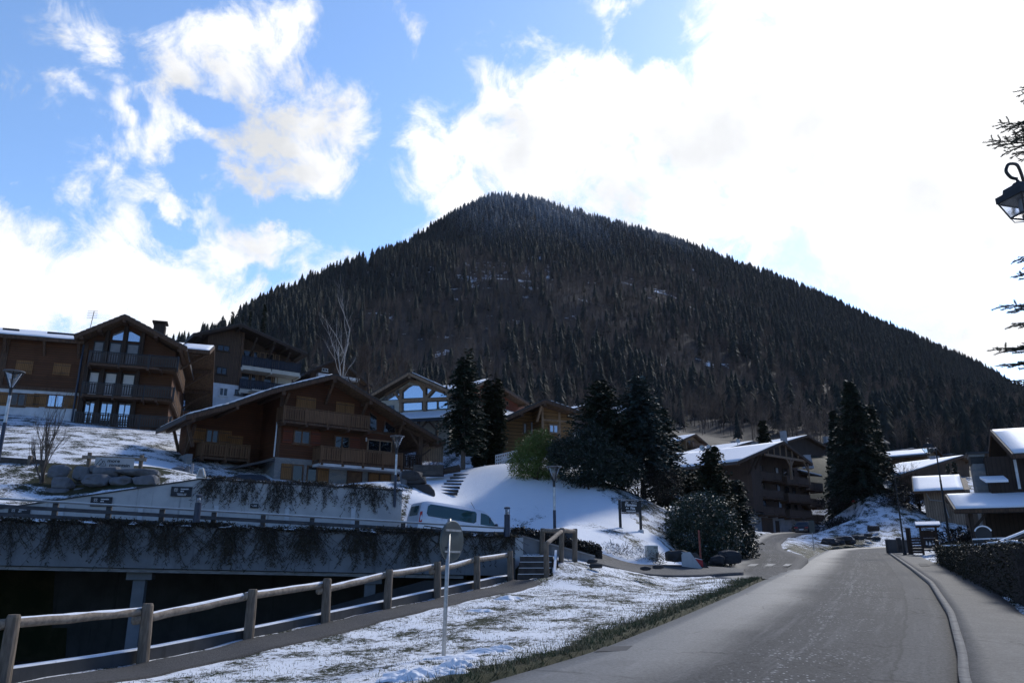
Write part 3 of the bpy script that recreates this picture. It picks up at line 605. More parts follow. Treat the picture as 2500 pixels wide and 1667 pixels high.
def HT(x, y):                                  # height of the finished terrain mesh
    i = np.clip(np.searchsorted(xs, x) - 1, 0, len(xs) - 2); j = np.clip(np.searchsorted(ys, y) - 1, 0, len(ys) - 2)
    fx = (x - xs[i]) / (xs[i + 1] - xs[i]); fy = (y - ys[j]) / (ys[j + 1] - ys[j])
    return (Z[j, i] * (1 - fx) + Z[j, i + 1] * fx) * (1 - fy) + (Z[j + 1, i] * (1 - fx) + Z[j + 1, i + 1] * fx) * fy
def hh(x, y): return float(HT(np.array(float(x)), np.array(float(y))))
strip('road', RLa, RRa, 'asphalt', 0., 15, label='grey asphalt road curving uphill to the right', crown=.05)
def off(P, d):
    T = np.gradient(P, axis=0); T /= np.hypot(T[:, 0], T[:, 1])[:, None]; return P + np.stack([T[:, 1], -T[:, 0]], 1) * d
KERB = off(RRa, .15)
strip('kerb', RRa, KERB, 'kerb_stone', .11, 2, smooth=False, label='pale stone kerb between the road and the pavement')
strip('pavement', KERB, SWa, 'pavement_asphalt', .105, 7, label='asphalt pavement along the right of the road')
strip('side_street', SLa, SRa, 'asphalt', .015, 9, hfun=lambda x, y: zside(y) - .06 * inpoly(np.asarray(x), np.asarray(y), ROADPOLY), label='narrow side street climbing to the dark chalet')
strip('driveway', DLa, DRa, 'pavement_asphalt', .03, 7, hfun=H, label='asphalt drive up to the car park roof')
pa = [np.array(POSTS[0]) - FD * 20] + [np.array(p) for p in POSTS] + [P7 + FD * .3]; pa = arc(pa, 140)
wob = np.sin(np.arange(140) * .35)[:, None] * .06
strip('path', pa + FN * .10, pa + FN * (1.15 + wob), 'gravel', .035, 7, hfun=HT, label='dark gravel path beside the log fence', skirt=.1)
# ---------------------------------------------------------------- chalets
class PL:
    """a facade: origin on the ground at its left corner, local x along it, local y into the house"""
    def __init__(s, a, b, zb=None):
        A, B = at(*a), at(*b); s.o = A.copy(); d = B - A; d[2] = 0; s.L = float(np.linalg.norm(d)); s.d = d / s.L
        s.n = np.array([-s.d[1], s.d[0], 0]); s.rot = math.atan2(s.d[1], s.d[0])
        if zb is not None: s.o[2] = zb
    def loc(s, px, py, off=0.):
        r = ray(px, py); e = np.array([0, 0, CAMZ]); t = np.dot(s.o - s.n * off - e, s.n) / np.dot(r, s.n); q = e + r * t - s.o
        return float(np.dot(q, s.d)), float(q[2])
    def rect(s, a, b, off=0.):
        x0, z0 = s.loc(*a, off); x1, z1 = s.loc(*b, off); return min(x0, x1), max(x0, x1), min(z0, z1), max(z0, z1)
    def thing(s, name, label, cat, group=None): return thing(name, label, cat, tuple(s.o), s.rot, group)
def roof(root, prof, y0, y1, th=.24, mat='roof_slate', snow=None, purlins=(), pmat='beam_wood', soffit='soffit_wood', snow_th=.09, name='roof', sy=None, edge=True):
    P = np.array(prof, float)
    bot = [(x, z - th) for x, z in prof]
    m = MB().prism(list(map(tuple, P)) + bot[::-1], y0, y1)
    # rows of slates stepping down the verge
    for (xa, za), (xb, zb) in zip(prof[:-1], prof[1:]):
        L = math.hypot(xb - xa, zb - za); n = max(2, int(L / .45)); up = za < zb
        for i in range(n):
            t0, t1 = i / n, (i + 1) / n
            lo_, hi_ = (t0, t1) if up else (t1, t0)
            xl, zl = xa + (xb - xa) * lo_, za + (zb - za) * lo_; xh, zh = xa + (xb - xa) * hi_, za + (zb - za) * hi_
            m.add([(xl, y, zl + .055) for y in (y0 - .03, y1 + .03)] + [(xh, y, zh + .006) for y in (y0 - .03, y1 + .03)] + [(xl, y, zl - .02) for y in (y0 - .03, y1 + .03)] + [(xh, y, zh - .02) for y in (y0 - .03, y1 + .03)], [(0, 1, 3, 2), (0, 4, 5, 1), (0, 2, 6, 4), (1, 5, 7, 3), (2, 3, 7, 6), (4, 6, 7, 5)])
    r = m.build(name, mat, root)
    s2 = MB()
    for i in range(len(prof) - 1):
        (xa, za), (xb, zb) = prof[i], prof[i + 1]
        s2.add([(x, y, z - th - .012 - k) for k in (0, .03) for x, z in ((xa, za), (xb, zb)) for y in (y0 + .04, y1 - .04)], [(0, 1, 3, 2), (4, 6, 7, 5), (0, 4, 5, 1), (2, 3, 7, 6), (0, 2, 6, 4), (1, 5, 7, 3)])
    s2.build('soffit', soffit, r)
    if edge:
        e = MB()
        for (xa, za), (xb, zb) in zip(prof[:-1], prof[1:]): e.beam((xa, y0 + .02, za - th * .75), (xb, y0 + .02, zb - th * .75), .07, th * .9)
        e.build('verge_board', pmat, r)
    if purlins:
        p = MB()
        for (x, w) in purlins:
            z = float(np.interp(x, P[:, 0], P[:, 1])) - th - w * .62; p.box(x - w / 2, x + w / 2, y0 + .10, min(y1 - .1, y0 + 6), z - w / 2, z + w / 2)
        p.each('purlin', pmat, root)
    if snow:
        sm = MB()
        for (i, ea, eb) in snow:
            (xa, za), (xb, zb) = prof[i], prof[i + 1]; d = np.array((xb - xa, zb - za)); L = np.linalg.norm(d); d /= L; nn = np.array((-d[1], d[0]))
            a = np.array((xa, za)) + d * ea + nn * .062; b = np.array((xb, zb)) - d * eb + nn * .062
            ya, yb = sy or (y0 + .12, y1 - .12); n = 14; rg = random.Random(i)
            V = []; nx = 8
            for k in (0, 1):
                for jy in range(n + 1):
                    for ix in range(nx + 1):
                        t = ix / nx; q = a + (b - a) * t; h = (snow_th * (.75 + .35 * rg.random()) if k and 0 < ix < nx and 0 < jy < n else (.03 if k else -.03)); q = q + nn * h
                        if ix in (0, nx): q = q + d * rg.uniform(-.05, .05)
                        V.append((q[0], ya + (yb - ya) * jy / n, q[1]))
            N = (nx + 1) * (n + 1); F = []
            for jy in range(n):
                for ix in range(nx):
                    c = jy * (nx + 1) + ix; F.append((N + c, N + c + 1, N + c + nx + 2, N + c + nx + 1)); F.append((c, c + nx + 1, c + nx + 2, c + 1))
            for jy in range(n):
                for ix in (0, nx): c = jy * (nx + 1) + ix; F.append((c, c + nx + 1, N + c + nx + 1, N + c))
            for ix in range(nx):
                for jy in (0, n): c = jy * (nx + 1) + ix; F.append((c, c + 1, N + c + 1, N + c))
            sm.add(V, F)
        sm.build('roof_snow', 'snow', r, smooth=True)
    return r
def brace(root, x, y0, y1, z, mat='beam_wood', w=.18, mb=None):
    m = mb or MB(); m.beam((x, y0 + .1, z), (x, y1, z - (y1 - y0) * 1.15), w, w, (1, 0, 0))
    if mb is None: m.build('brace', mat, root)
def window(root, r, y=0., fmat='window_wood', gmat='dark_glass', cols=2, rows=1, fw=.09, sill=True, shut=None, smat='shutter_wood', sw=None, closed=False, poly=None):
    x0, x1, z0, z1 = r
    if closed:
        for a, b in ((x0, (x0 + x1) / 2 - .01), ((x0 + x1) / 2 + .01, x1)): shutter(root, a, b, z0, z1, y, smat)
        return
    m = MB(); d0, d1 = y - .07, y + .04
    m.box(x0, x0 + fw, d0, d1, z0, z1).box(x1 - fw, x1, d0, d1, z0, z1).box(x0 + fw, x1 - fw, d0, d1, z0, z0 + fw).box(x0 + fw, x1 - fw, d0, d1, z1 - fw, z1)
    for i in range(1, cols): xx = x0 + (x1 - x0) * i / cols; m.box(xx - fw * .5, xx + fw * .5, d0 + .008, d1 - .005, z0 + fw, z1 - fw)
    for i in range(1, rows): zz = z0 + (z1 - z0) * i / rows; m.box(x0 + fw, x1 - fw, d0 + .014, d1 - .01, zz - fw * .3, zz + fw * .3)
    if sill: m.box(x0 - .08, x1 + .08, y - .12, y + .03, z0 - .07, z0 - .002)
    f = m.build('window', fmat, root)
    MB().box(x0 + fw * .6, x1 - fw * .6, y - .028, y - .004, z0 + fw * .6, z1 - fw * .6).build('pane', gmat, f)
    w = sw or (x1 - x0) / 2
    if shut in ('both', 'l'): shutter(root, x0 - w - .03, x0 - .03, z0, z1, y, smat)
    if shut in ('both', 'r'): shutter(root, x1 + .03, x1 + w + .03, z0, z1, y, smat)
    return f
def shutter(root, a, b, z0, z1, y, smat='shutter_wood'):
    m = MB().box(a, b, y - .055, y - .012, z0, z1)
    for q in (.18, .82): zz = z0 + (z1 - z0) * q; m.box(a + .04, b - .04, y - .085, y - .055, zz - .05, zz + .05)
    s = m.build('shutter', smat, root)
    h = MB()
    for q in (.18, .82): zz = z0 + (z1 - z0) * q; h.box(a, a + (b - a) * .9, y - .095, y - .085, zz - .018, zz + .018)
    h.each('hinge_strap', 'black_iron', s)
def balcony(root, x0, x1, z, yw, dep, h=1.0, bmat='rail_wood', pmat='rail_wood', fmat='beam_wood', step=1.9, solid=(), gap=.05, bw=.13, left=True, right=True, fl=.16, front=True, arrow=True, cut=None):
    """floor from the wall (yw) out to yw-dep, with a boarded rail"""
    yo = yw - dep; fm = MB().box(x0, x1, yo, yw, z - fl, z)
    n = max(1, round((x1 - x0) / step))
    for i in range(n + 1):
        xx = x0 + .12 + (x1 - x0 - .24) * i / n; fm.box(xx - .08, xx + .08, yo - .12, yw + .1, z - fl - .17, z - fl - .003)
    root_f = fm.build('balcony', fmat, root); b = MB(); p = MB(); t = MB()
    def run(pa, pb, k):
        pa, pb = np.array(pa), np.array(pb); d = pb - pa; L = np.linalg.norm(d); d /= L; rz = math.atan2(d[1], d[0]); Mx = rotm(rz); o = (pa[0], pa[1], z)
        t.box(0, L, -.06, .06, h - .06, h, Mx, o); t.box(0, L, -.035, .035, .10, .17, Mx, o); t.box(0, L, -.032, .032, h - .22, h - .15, Mx, o)
        x = .06; i = 0; seg = L / max(1, round(L / step))
        while x < L - .05:
            s = int(x / seg); w_ = bw if s not in solid or k else bw + gap - .006
            b.box(x, min(x + w_, L - .02), -.055, -.036, .06, h - .10, Mx, o); x += bw + gap
        for j in range(round(L / seg) + 1): p.box(j * seg - .055, j * seg + .055, -.07, .05, -.25, h + .03, Mx, o)
    if front: run((x0 + .05, yo + .06), (x1 - .05, yo + .06), 0)
    if left: run((x0 + .06, yw), (x0 + .06, yo + .06), 1)
    if right: run((x1 - .06, yo + .06), (x1 - .06, yw), 1)
    b.build('railing_boards', bmat, root_f); t.build('handrail', pmat, root_f); p.each('railing_post', pmat, root_f)
    return root_f
def wallp(root, poly, y0, y1, mat, name='wall'): return MB().prism(poly, y0, y1).build(name, mat, root)
def wallb(root, x0, x1, y0, y1, z0, z1, mat, name='wall'): return MB().box(x0, x1, y0, y1, z0, z1).build(name, mat, root)
def door(root, r, y, mat='window_wood', hinge=None, fmat='beam_wood'):
    x0, x1, z0, z1 = r; m = MB().box(x0, x1, y - .05, y - .005, z0, z1); d = m.build('door', mat, root)
    MB().box(x0 - .1, x0 - .003, y - .07, y - .002, z0, z1 + .1).box(x1 + .003, x1 + .1, y - .07, y - .002, z0, z1 + .1).box(x0 - .003, x1 + .003, y - .07, y - .002, z1 + .003, z1 + .1).build('door_frame', fmat, d)
    MB().tube([(x1 - .14, y - .05, z0 + 1.0), (x1 - .14, y - .10, z0 + 1.0), (x1 - .24, y - .10, z0 + 1.0)], .018, 6).build('handle', 'black_iron', d)
def gable(xl, zl, xr_, zr, x2, z2, zb): return [(xl, zb), (x2, zb), (x2, z2), (xr_, zr), (xl, zl)]

# ---- chalet with the stone basement, in the middle of the picture
B = PL((476, 1170, 50), (963, 1185, 59)); B.o[2] -= .35
t = B.thing('timber_chalet', 'brown timber chalet on a stone base with three balconies, above the ivy hung wall', 'chalet')
LB = lambda px, py, off=0.: B.loc(px, py, off)
xl_, xc, xe = 0.0, LB(669, 1150)[0], LB(963, 1150)[0]; yrec = 3.2
ov = 1.5
prof = [LB(455, 1013, ov), LB(560, 986, ov), LB(664, 950, ov), LB(821, 913, ov), LB(1088, 1078, ov)]
stz = LB(671, 1115)[1]; P_ = np.array(prof)
zt = lambda x: float(np.interp(x, P_[:, 0], P_[:, 1])) - .26
rx_ = prof[3][0]
DEP = 4.8
wallb(t, xc, xe, 0, DEP, -3, stz, 'masonry', 'stone_base')
wallp(t, [(xc + .02, stz), (xe - .02, stz), (xe - .02, zt(xe)), (rx_, zt(rx_)), (xc + .02, zt(xc))], .03, DEP, 'chalet_wood')
zw = LB(560, 1128, -yrec)[1]
wallp(t, [(xl_, zw - .2), (xc + .02, zw - .2), (xc + .02, zt(xc)), (prof[2][0], zt(prof[2][0])), (xl_, zt(xl_))], yrec, DEP, 'chalet_wood', 'wing_wall')
wallb(t, xl_ + .02, xc, yrec + .03, DEP, -3, zw - .2, 'gold_wood', 'garage_wall')
wallb(t, xl_ - .35, xl_ + .02, 1.2, DEP, -3, zw + .1, 'masonry', 'side_wall')
roof(t, prof, -ov, DEP + 1, .26, snow=[(0, .1, .0), (1, .0, .0), (2, 0, .3)], purlins=[(prof[0][0] + .5, .24), (xl_ + 1.8, .24), (xc - .3, .28), (rx_, .30), ((rx_ + xe) / 2, .28), (xe - .1, .28), (prof[4][0] - .6, .24)], sy=(-ov + .02, DEP))
m = MB()
for x in (rx_, (rx_ + xe) / 2 - .2, xe - .12, xc + .15): brace(t, x, -ov + .25, .02, zt(x) - .25, mb=m)
brace(t, xl_ + .1, yrec - 1.6, yrec, zt(xl_) - .3, mb=m);  m.beam((prof[0][0] + .8, 1, zt(prof[0][0] + .8) - .2), (xl_ - .1, 1, zt(xl_) - 1.9), .18, .18); m.beam((prof[0][0] + .8, yrec + 1, zt(prof[0][0] + .8) - .2), (xl_ - .1, yrec + 1, zt(xl_) - 1.9), .18, .18)
m.each('brace', 'beam_wood', t)
m = MB()   # corner posts and girts on the wooden walls
for x in (xc + .12, xe - .12): m.box(x - .12, x + .12, -.06, .03, stz, zt(x))
m.box(xl_, xl_ + .22, yrec - .06, yrec, zw, zt(xl_ + .1))
m.box(xc + .3, xe - .3, -.035, .03, LB(800, 1042)[1] - .1, LB(800, 1042)[1] + .06); m.each('corner_post', 'beam_wood', t)
window(t, B.rect((724, 966), (769, 1006)), 0, closed=True); window(t, B.rect((821, 980), (863, 1018)), 0, closed=True)
window(t, B.rect((717, 1048), (756, 1086)), 0, shut='both', smat='red_wood', sw=.75)
window(t, B.rect((817, 1062), (852, 1100)), 0, shut='r', smat='red_wood', sw=.8)
window(t, B.rect((897, 1071), (956, 1106)), 0, fmat='pale_beam')
for (a, b_, c_, d_) in [((903, 1050), (918, 1050), (918, 1020), (903, 1008)), ((936, 1054), (963, 1056), (963, 1046), (941, 1030))]:
    q = [LB(*k_) for k_ in (a, b_, c_, d_)]; c0 = np.mean(q, 0); fr = [tuple(c0 + (np.array(k_) - c0) * 1.18) for k_ in q]
    f = MB().prism(fr, -.05, .02).build('window', 'beam_wood', t); MB().prism(q, -.065, -.052).build('pane', 'dark_glass', f)
q = B.rect((500, 1046), (523, 1083), -yrec); window(t, (q[0] + .1, q[1] + .25, q[2], q[3]), yrec, shut='both', sw=.85)
window(t, (2.8, 3.9, zw + 1.0, zw + 1.9), yrec, closed=True)
balc = [LB(690, 1037, 1.2), LB(903, 1046, 1.2)]; zb_ = LB(800, 1041, 1.2)[1]
balcony(t, balc[0][0] - .02, balc[1][0], zb_ + .12, .02, 1.2, 1.02, solid=(1, 2), step=1.62)
zl_ = LB(783, 1127, 1.3)[1]; xb0, xb1 = LB(783, 1100, 1.3)[0], LB(984, 1118, 1.3)[0]
balcony(t, xb0, xb1, zl_ + .12, 0, 1.3, 1.02, solid=(1, 3), step=1.8)
MB().box(xb0, xe + 3.3, -1.32, -.01, zl_ - .26, zl_ - .075).build('balcony_slab', 'white_plaster', t)
balcony(t, xb1 + .1, LB(1030, 1125, 1.3)[0], zl_ + .12, 2.0, 3.2, 1.02, bmat='dark_wood', pmat='dark_wood', step=1.3, bw=.11, gap=.12, left=False)
zr_ = LB(550, 1117, -yrec + 1.3)[1]
balcony(t, LB(491, 1100, -yrec + 1.3)[0], LB(611, 1100, -yrec + 1.3)[0], zr_, yrec, 1.3, 1.0, step=1.9)
px_ = LB(1012, 1120)[0]; m = MB().box(px_ - .17, px_ + .17, -.9, -.56, zl_ - .6, zt(px_) - .02)
for s_ in (-1, 1): m.beam((px_, -.73, zl_ + 1.75), (px_ + s_ * .95, -.73, zl_ + 2.75 - (.25 if s_ > 0 else -.15)), .16, .16)
m.beam((xe, -.73, zt(xe) - .35), (prof[4][0] - .8, -.73, zt(prof[4][0] - .8) - .12), .22, .24); m.beam((px_ + .1, -.73, zl_ + 1.1), (prof[4][0] - .9, -.73, zl_ + 1.75), .1, .1); m.each('porch_post', 'beam_wood', t)
d0 = B.rect((683, 1130), (775, 1180)); window(t, (d0[0] + .9, d0[0] + 1.75, d0[2] - .1, d0[3]), 0, cols=1, shut='l', sw=.75); window(t, (d0[0] + 2.0, d0[0] + 2.8, d0[2] - .1, d0[3]), 0, cols=1, shut='r', sw=.85)
door(t, B.rect((850, 1152), (879, 1195)), 0); q = B.rect((901, 1156), (946, 1205)); door(t, (q[0], (q[0] + q[1]) / 2 - .01, q[2] - .5, q[3]), 0, 'shutter_wood'); door(t, ((q[0] + q[1]) / 2 + .12, q[1] + .12, q[2] - .5, q[3]), 0, 'shutter_wood')
MB().tube([(xc - .12, -.12, zb_ + .1), (xc - .14, -.12, stz)], .06, 8).build('downpipe', 'steel', t)
m = MB(); zq = zw - .35; m.add([(xc - 3.6, yrec - 1.4, zq - .5), (xc - .1, yrec - 3.4, zq + .45), (xc - .1, yrec, zq + .45), (xc - 3.6, yrec, zq - .5), (xc - 3.6, yrec - 1.4, zq - .65), (xc - .1, yrec - 3.4, zq + .3), (xc - .1, yrec, zq + .3), (xc - 3.6, yrec, zq - .65)], [(0, 1, 2, 3), (7, 6, 5, 4), (0, 4, 5, 1), (1, 5, 6, 2), (2, 6, 7, 3), (3, 7, 4, 0)]).build('porch_roof', 'roof_slate', t)
MB().box(xl_ + .5, xl_ + 3.3, yrec - .03, yrec + .02, -1, 1.75).build('garage_door', 'gold_wood', t)
for pxy in ((795, 978), (893, 1073)):
    x, z = LB(*pxy); MB().lathe([(.04, -.14), (.06, -.1), (.06, .12), (.03, .16)], 8, (x, -.09, z)).build('wall_light', 'white_frame', t)

# ---- big apartment chalet on the left
A = PL((0, 1005, 62), (440, 1040, 66.5), 12.6)
t = A.thing('apartment_chalet', 'large log apartment chalet with snow roof and three dark balconies over white plaster', 'chalet')
LA = A.loc
xg0 = LA(195, 950)[0]; xg1 = LA(436, 950)[0]; zf = LA(100, 950)[1]; x0 = -14.0; DA = 15.0
ze = LA(100, 822, 1.0)[1]
wallb(t, x0, xg0, 0, DA, -2, zf, 'white_plaster', 'plaster_base'); wallb(t, x0, xg0 + .05, -.08, DA - .2, zf, ze + .1, 'log_wall')
MB().box(x0, xg0 + .06, -.16, -.05, zf - .12, zf + .12).build('floor_beam', 'beam_wood', t)
ov = 1.8
gp = [LA(182, 856 - 45 + 5, ov), LA(305, 767, ov), LA(457, 847, ov)]
Gx = gp[1][0]; zg = lambda x: float(np.interp(x, [p[0] for p in gp], [p[1] for p in gp])) - .3
xw0, xw1 = LA(212, 900)[0], LA(410, 900)[0]
wallp(t, [(xg0, -2), (xg1 - .6, -2), (xg1 - .6, zg(xg1)), (Gx, zg(Gx)), (xg0, zg(xg0))], 0, DA, 'log_wall', 'gable_wall')
roof(t, gp, -ov, DA, .32, purlins=[(gp[0][0] + .5, .28), ((gp[0][0] + Gx) / 2, .28), (Gx, .32), ((gp[2][0] + Gx) / 2, .28), (gp[2][0] - .5, .28)])
# main roof, ridge along the facade; profile is in (depth, height)
zrg = LA(40, 797, -5.5)[1]; xr0, xr1 = x0 - 2, LA(497, 824, -6)[0] + 1.1
def xroof(root, x0, x1, prof, th=.28, snow=True, name='roof', mat='roof_slate', soffit='soffit_wood', sn=(0,)):
    P = list(prof); m = MB().prism(P + [(y, z - th) for y, z in P[::-1]], x0, x1, 'x').build(name, mat, root)
    s2 = MB()
    for (ya, za), (yb, zb) in zip(P[:-1], P[1:]): s2.add([(x, y, z - th - .01 - k) for k in (0, .03) for y, z in ((ya, za), (yb, zb)) for x in (x0 + .05, x1 - .05)], [(0, 1, 3, 2), (4, 6, 7, 5), (0, 4, 5, 1), (2, 3, 7, 6), (0, 2, 6, 4), (1, 5, 7, 3)])
    s2.build('soffit', soffit, m)
    if snow:
        q = MB(); rg = random.Random(3)
        for i in sn:
            (ya, za), (yb, zb) = P[i], P[i + 1]; n = max(8, int((x1 - x0) / .8)); V = []
            L = math.hypot(yb - ya, zb - za); ny = 7
            for k in (0, 1):
                for a in range(n + 1):
                    for b in range(ny + 1):
                        tt = .012 + b / ny * .976; h = .10 * (.8 + .3 * rg.random()) if k and 0 < a < n and 0 < b < ny else (.04 if k else -.02)
                        V.append((x0 + .1 + (x1 - x0 - .2) * a / n, ya + (yb - ya) * tt + (rg.uniform(-.05, .05) if b == 0 else 0), za + (zb - za) * tt + h))
            N = (n + 1) * (ny + 1); F = []
            for a in range(n):
                for b in range(ny):
                    c = a * (ny + 1) + b; F += [(N + c, N + c + 1, N + c + ny + 2, N + c + ny + 1), (c, c + ny + 1, c + ny + 2, c + 1)]
                for b in (0, ny): c = a * (ny + 1) + b; F.append((c, c + ny + 1, N + c + ny + 1, N + c))
            for b in range(ny):
                for a in (0, n): c = a * (ny + 1) + b; F.append((c, c + 1, N + c + 1, N + c))
            q.add(V, F)
        q.build('roof_snow', 'snow', m, smooth=True)
    b_ = MB()
    for xx in (x0 + .03, x1 - .03):
        for (ya, za), (yb, zb) in zip(P[:-1], P[1:]): b_.beam((xx, ya, za - th * .7), (xx, yb, zb - th * .7), .08, th * .9)
    b_.beam((x0, P[0][0] + .03, P[0][1] - th * .6), (x1, P[0][0] + .03, P[0][1] - th * .6), .09, th * .8); b_.build('verge_board', 'beam_wood', m)
    return m
yr = 6.5
zm2 = ze + (zrg - ze) * 4.2 / 7.5
xroof(t, xr0, xg0 - .1, [(-1.0, ze), (yr, zrg), (DA + 1.5, zrg - 3.4)], .3)
xroof(t, xg0 - .1, xg1 - .4, [(3.2, zm2), (yr, zrg), (DA + 1.5, zrg - 3.4)], .29, name='roof_middle')
xroof(t, xg1 - .4, xr1, [(-1.0, ze), (yr, zrg), (DA + 1.8, zrg - 5.2)], .3, name='side_roof')
MB().prism([(.5, zf), (DA - .3, zf), (DA - .3, zrg - 5.4), (yr, zrg - .35), (.5, zrg - 2.3)], xg1 - .7, xr1 - 3.0, 'x').build('side_wing_wall', 'log_wall', t)
MB().box(xg1 - .65, xr1 - 3.05, .55, DA - .4, -2.5, zf).build('wing_base', 'cream_plaster', t)
m = MB()
for y in (1.0, 3.7, 6.5, 9.5, 12.5): zz = float(np.interp(y, [-1, yr, DA + 1.8], [ze, zrg, zrg - 5.2])) - .5; m.box(xr1 - 4, xr1 - .15, y - .14, y + .14, zz - .14, zz + .14); m.beam((xr1 - .5, y, zz - .1), (xr1 - 3.0, y, zz - 2.0), .18, .18, (0, 1, 0))
m.each('purlin', 'beam_wood', t)
# balconies: three floors on the gable, wrapping the corner
zs = [LA(205, 1036, 1.6)[1], LA(205, 961, 1.6)[1], LA(240, 886, 1.6)[1]]
xbs = [(LA(183, 1010, 1.6)[0], LA(418, 1030, 1.6)[0]), (LA(200, 940, 1.6)[0], LA(427, 950, 1.6)[0]), (LA(216, 870, 1.6)[0], LA(437, 880, 1.6)[0])]
for z, (xa, xb) in zip(zs, xbs):
    balcony(t, xa, xb, z, 0, 1.6, 1.05, bmat='grey_rail', pmat='dark_frame', step=2.1, bw=.12, gap=.07, fl=.2, right=False)
    balcony(t, xb - 1.5, xb, z, 7.5, 9.1, 1.05, bmat='rail_wood' if z < zs[2] + 1 else 'grey_rail', pmat='dark_frame', step=2.0, bw=.12, gap=.07, left=False, front=False)
balcony(t, xr1 - 3.2, xr1 - 1.6, zs[1] - .3, 12.5, 5, 1.05, bmat='rail_wood', pmat='dark_frame', left=False)
xs_ = [LA(p, 900)[0] for p in (214, 253, 296, 340)]
m = MB()
for xx in xs_: m.box(xx - .15, xx + .15, -.5, -.02, -.5, zs[2])
for xx in (xs_[1], xs_[2], xs_[3]): m.box(xx - .15, xx + .15, -.4, -.02, zs[2], zg(xx) - .1)
m.each('pillar', 'dark_wood', t)
for lvl, (gm, bl) in enumerate((('sky_glass', None), ('sky_glass', 'white_blind'), ('sky_glass', 'grey_blind'))):
    for i in range(3):
        xa, xb = xs_[i] + .2, xs_[i + 1] - .2; za = zs[lvl] + .05
        f = window(t, (xa, xb, za, za + 2.25), -.02, fmat='dark_frame', gmat='sky_glass' if lvl == 0 else 'dark_glass', cols=1 if lvl else 2, sill=False)
        if bl: MB().box(xa + .1, xb - .1, -.085, -.05, za + .35 if lvl == 2 else za + .1, za + 2.12).build('blind', bl, f)
for xa, xb in ((xs_[1] + .3, xs_[2] - .15), (xs_[2] + .15, xs_[3] - .2)):
    za = zs[2] + 2.45; q = [(xa, za), (xb, za), (xb, min(zg(xb) - .5, za + 1.3)), (xa, min(zg(xa) - .5, za + 1.3))]; f = MB().prism(q, -.06, -.02).build('window', 'dark_frame', t)
    c0 = np.mean(q, 0); MB().prism([tuple(c0 + (np.array(k_) - c0) * .85) for k_ in q], -.075, -.062).build('pane', 'sky_glass', f)
for (a, b_) in (((42, 880), (78, 914)), ((133, 887), (170, 918))): window(t, A.rect(a, b_), -.09, closed=True)
window(t, A.rect((27, 958), (60, 993)), -.0, gmat='dark_glass', shut='both', sw=1.0); window(t, A.rect((118, 962), (153, 996)), -.0, gmat='sky_glass', shut='both', sw=1.0)
xx, zz = LA(390, 812, -4.0); MB().box(xx - .5, xx + .5, 3.2, 4.2, zz - 3, zz + .55).box(xx - .65, xx + .65, 3.05, 4.35, zz + .75, zz + .9).box(xx - .4, xx + .4, 3.3, 4.1, zz + .55, zz + .75).build('chimney', 'dark_wood', t)
xx, zz = LA(222, 780, -1.0); m = MB().tube([(xx, 1, zz - 1.4), (xx + .15, 1, zz + .8)], .03, 5)
for i in range(5): m.tube([(xx - .35, 1, zz + .1 + .16 * i), (xx + .45, 1, zz + .2 + .16 * i)], .012, 4)
m.build('antenna', 'black_iron', t)
MB().tube([(xg0 - .2, -.2, ze - .2), (xg0 - .2, -.2, -1.5)], .08, 8).build('downpipe', 'blue_steel', t)
m = MB()
for p in (15, 112, 196):
    xx = LA(p, 850)[0]; m.beam((xx, -.9, ze - .25), (xx, -.05, ze - 1.4), .2, .2, (1, 0, 0))
for p in (5, 200): xx = LA(p, 900)[0]; m.box(xx - .25, xx + .25, -.14, -.03, zf, ze - .1)
m.each('brace', 'beam_wood', t)
m = MB()
for (a, b_) in ((10, 50), (120, 215)):
    q0, q1 = LA(a, 803, -3)[0], LA(b_, 806, -3)[0]; m.box(q0, q1, 2.6, 2.75, ze + (zrg - ze) * .48 + .05, ze + (zrg - ze) * .48 + .28)
m.each('snow_guard', 'dark_frame', t)

# ---- dark apartment house behind
C = PL((480, 1000, 82), (745, 1000, 89), 16.5)
t = C.thing('apartment_house', 'dark brown apartment house with blue grey balconies behind the log chalet', 'house')
LC = C.loc; ov = 1.6
cp = [LC(472, 814, ov), LC(589, 789, ov), LC(752, 862, ov)]; zc = lambda x: float(np.interp(x, [p[0] for p in cp], [p[1] for p in cp])) - .35
xk, xz = LC(586, 900)[0], LC(728, 900)[0]; xq = LC(500, 900)[0]; zp = LC(560, 938)[1]
wallp(t, [(xq, zp), (xk, zp), (xk, zc(xk)), (cp[1][0], zc(cp[1][0])), (xq, zc(xq))], 0, 14, 'dark_boards'); wallb(t, xq, xz, .03, 14, -6, zp, 'white_plaster', 'plaster_base')
wallp(t, [(xk, zp - .5), (xz, zp - .5), (xz, zc(xz)), (xk, zc(xk))], 1.7, 14, 'dark_boards', 'loggia_wall')
roof(t, cp, -ov, 15, .3, purlins=[(cp[0][0] + .8, .28), (cp[1][0], .3), ((cp[1][0] + cp[2][0]) / 2, .28), (cp[2][0] - 2.5, .28), (cp[2][0] - .7, .28)], pmat='dark_wood', soffit='dark_wood')
for (ya, yb, zn) in ((868, 895, 0), (930, 952, 1)):
    z = LC(650, yb + 4, .2)[1]; balcony(t, xk + .05, LC(735 if not zn else 722, 900, .2)[0], z, 1.7, 1.9, 1.15, bmat='blue_rail', pmat='blue_rail', fmat='cream_plaster', step=4, bw=.2, gap=.03, left=False, fl=.45)
    for (a, b_, mt) in ((592, 614, 'dark_glass'), (617, 630, 'dark_glass'), (633, 646, 'brown'), (648, 668, 'dark_glass'), (671, 683, 'brown')):
        q0, q1 = LC(a, 870, -1.7)[0], LC(b_, 870, -1.7)[0]; window(t, (q0, q1, z + .3, z + 2.3), 1.68, fmat='pale_beam', gmat='dark_glass' if mt != 'brown' else 'brown_boards', cols=1, sill=False)
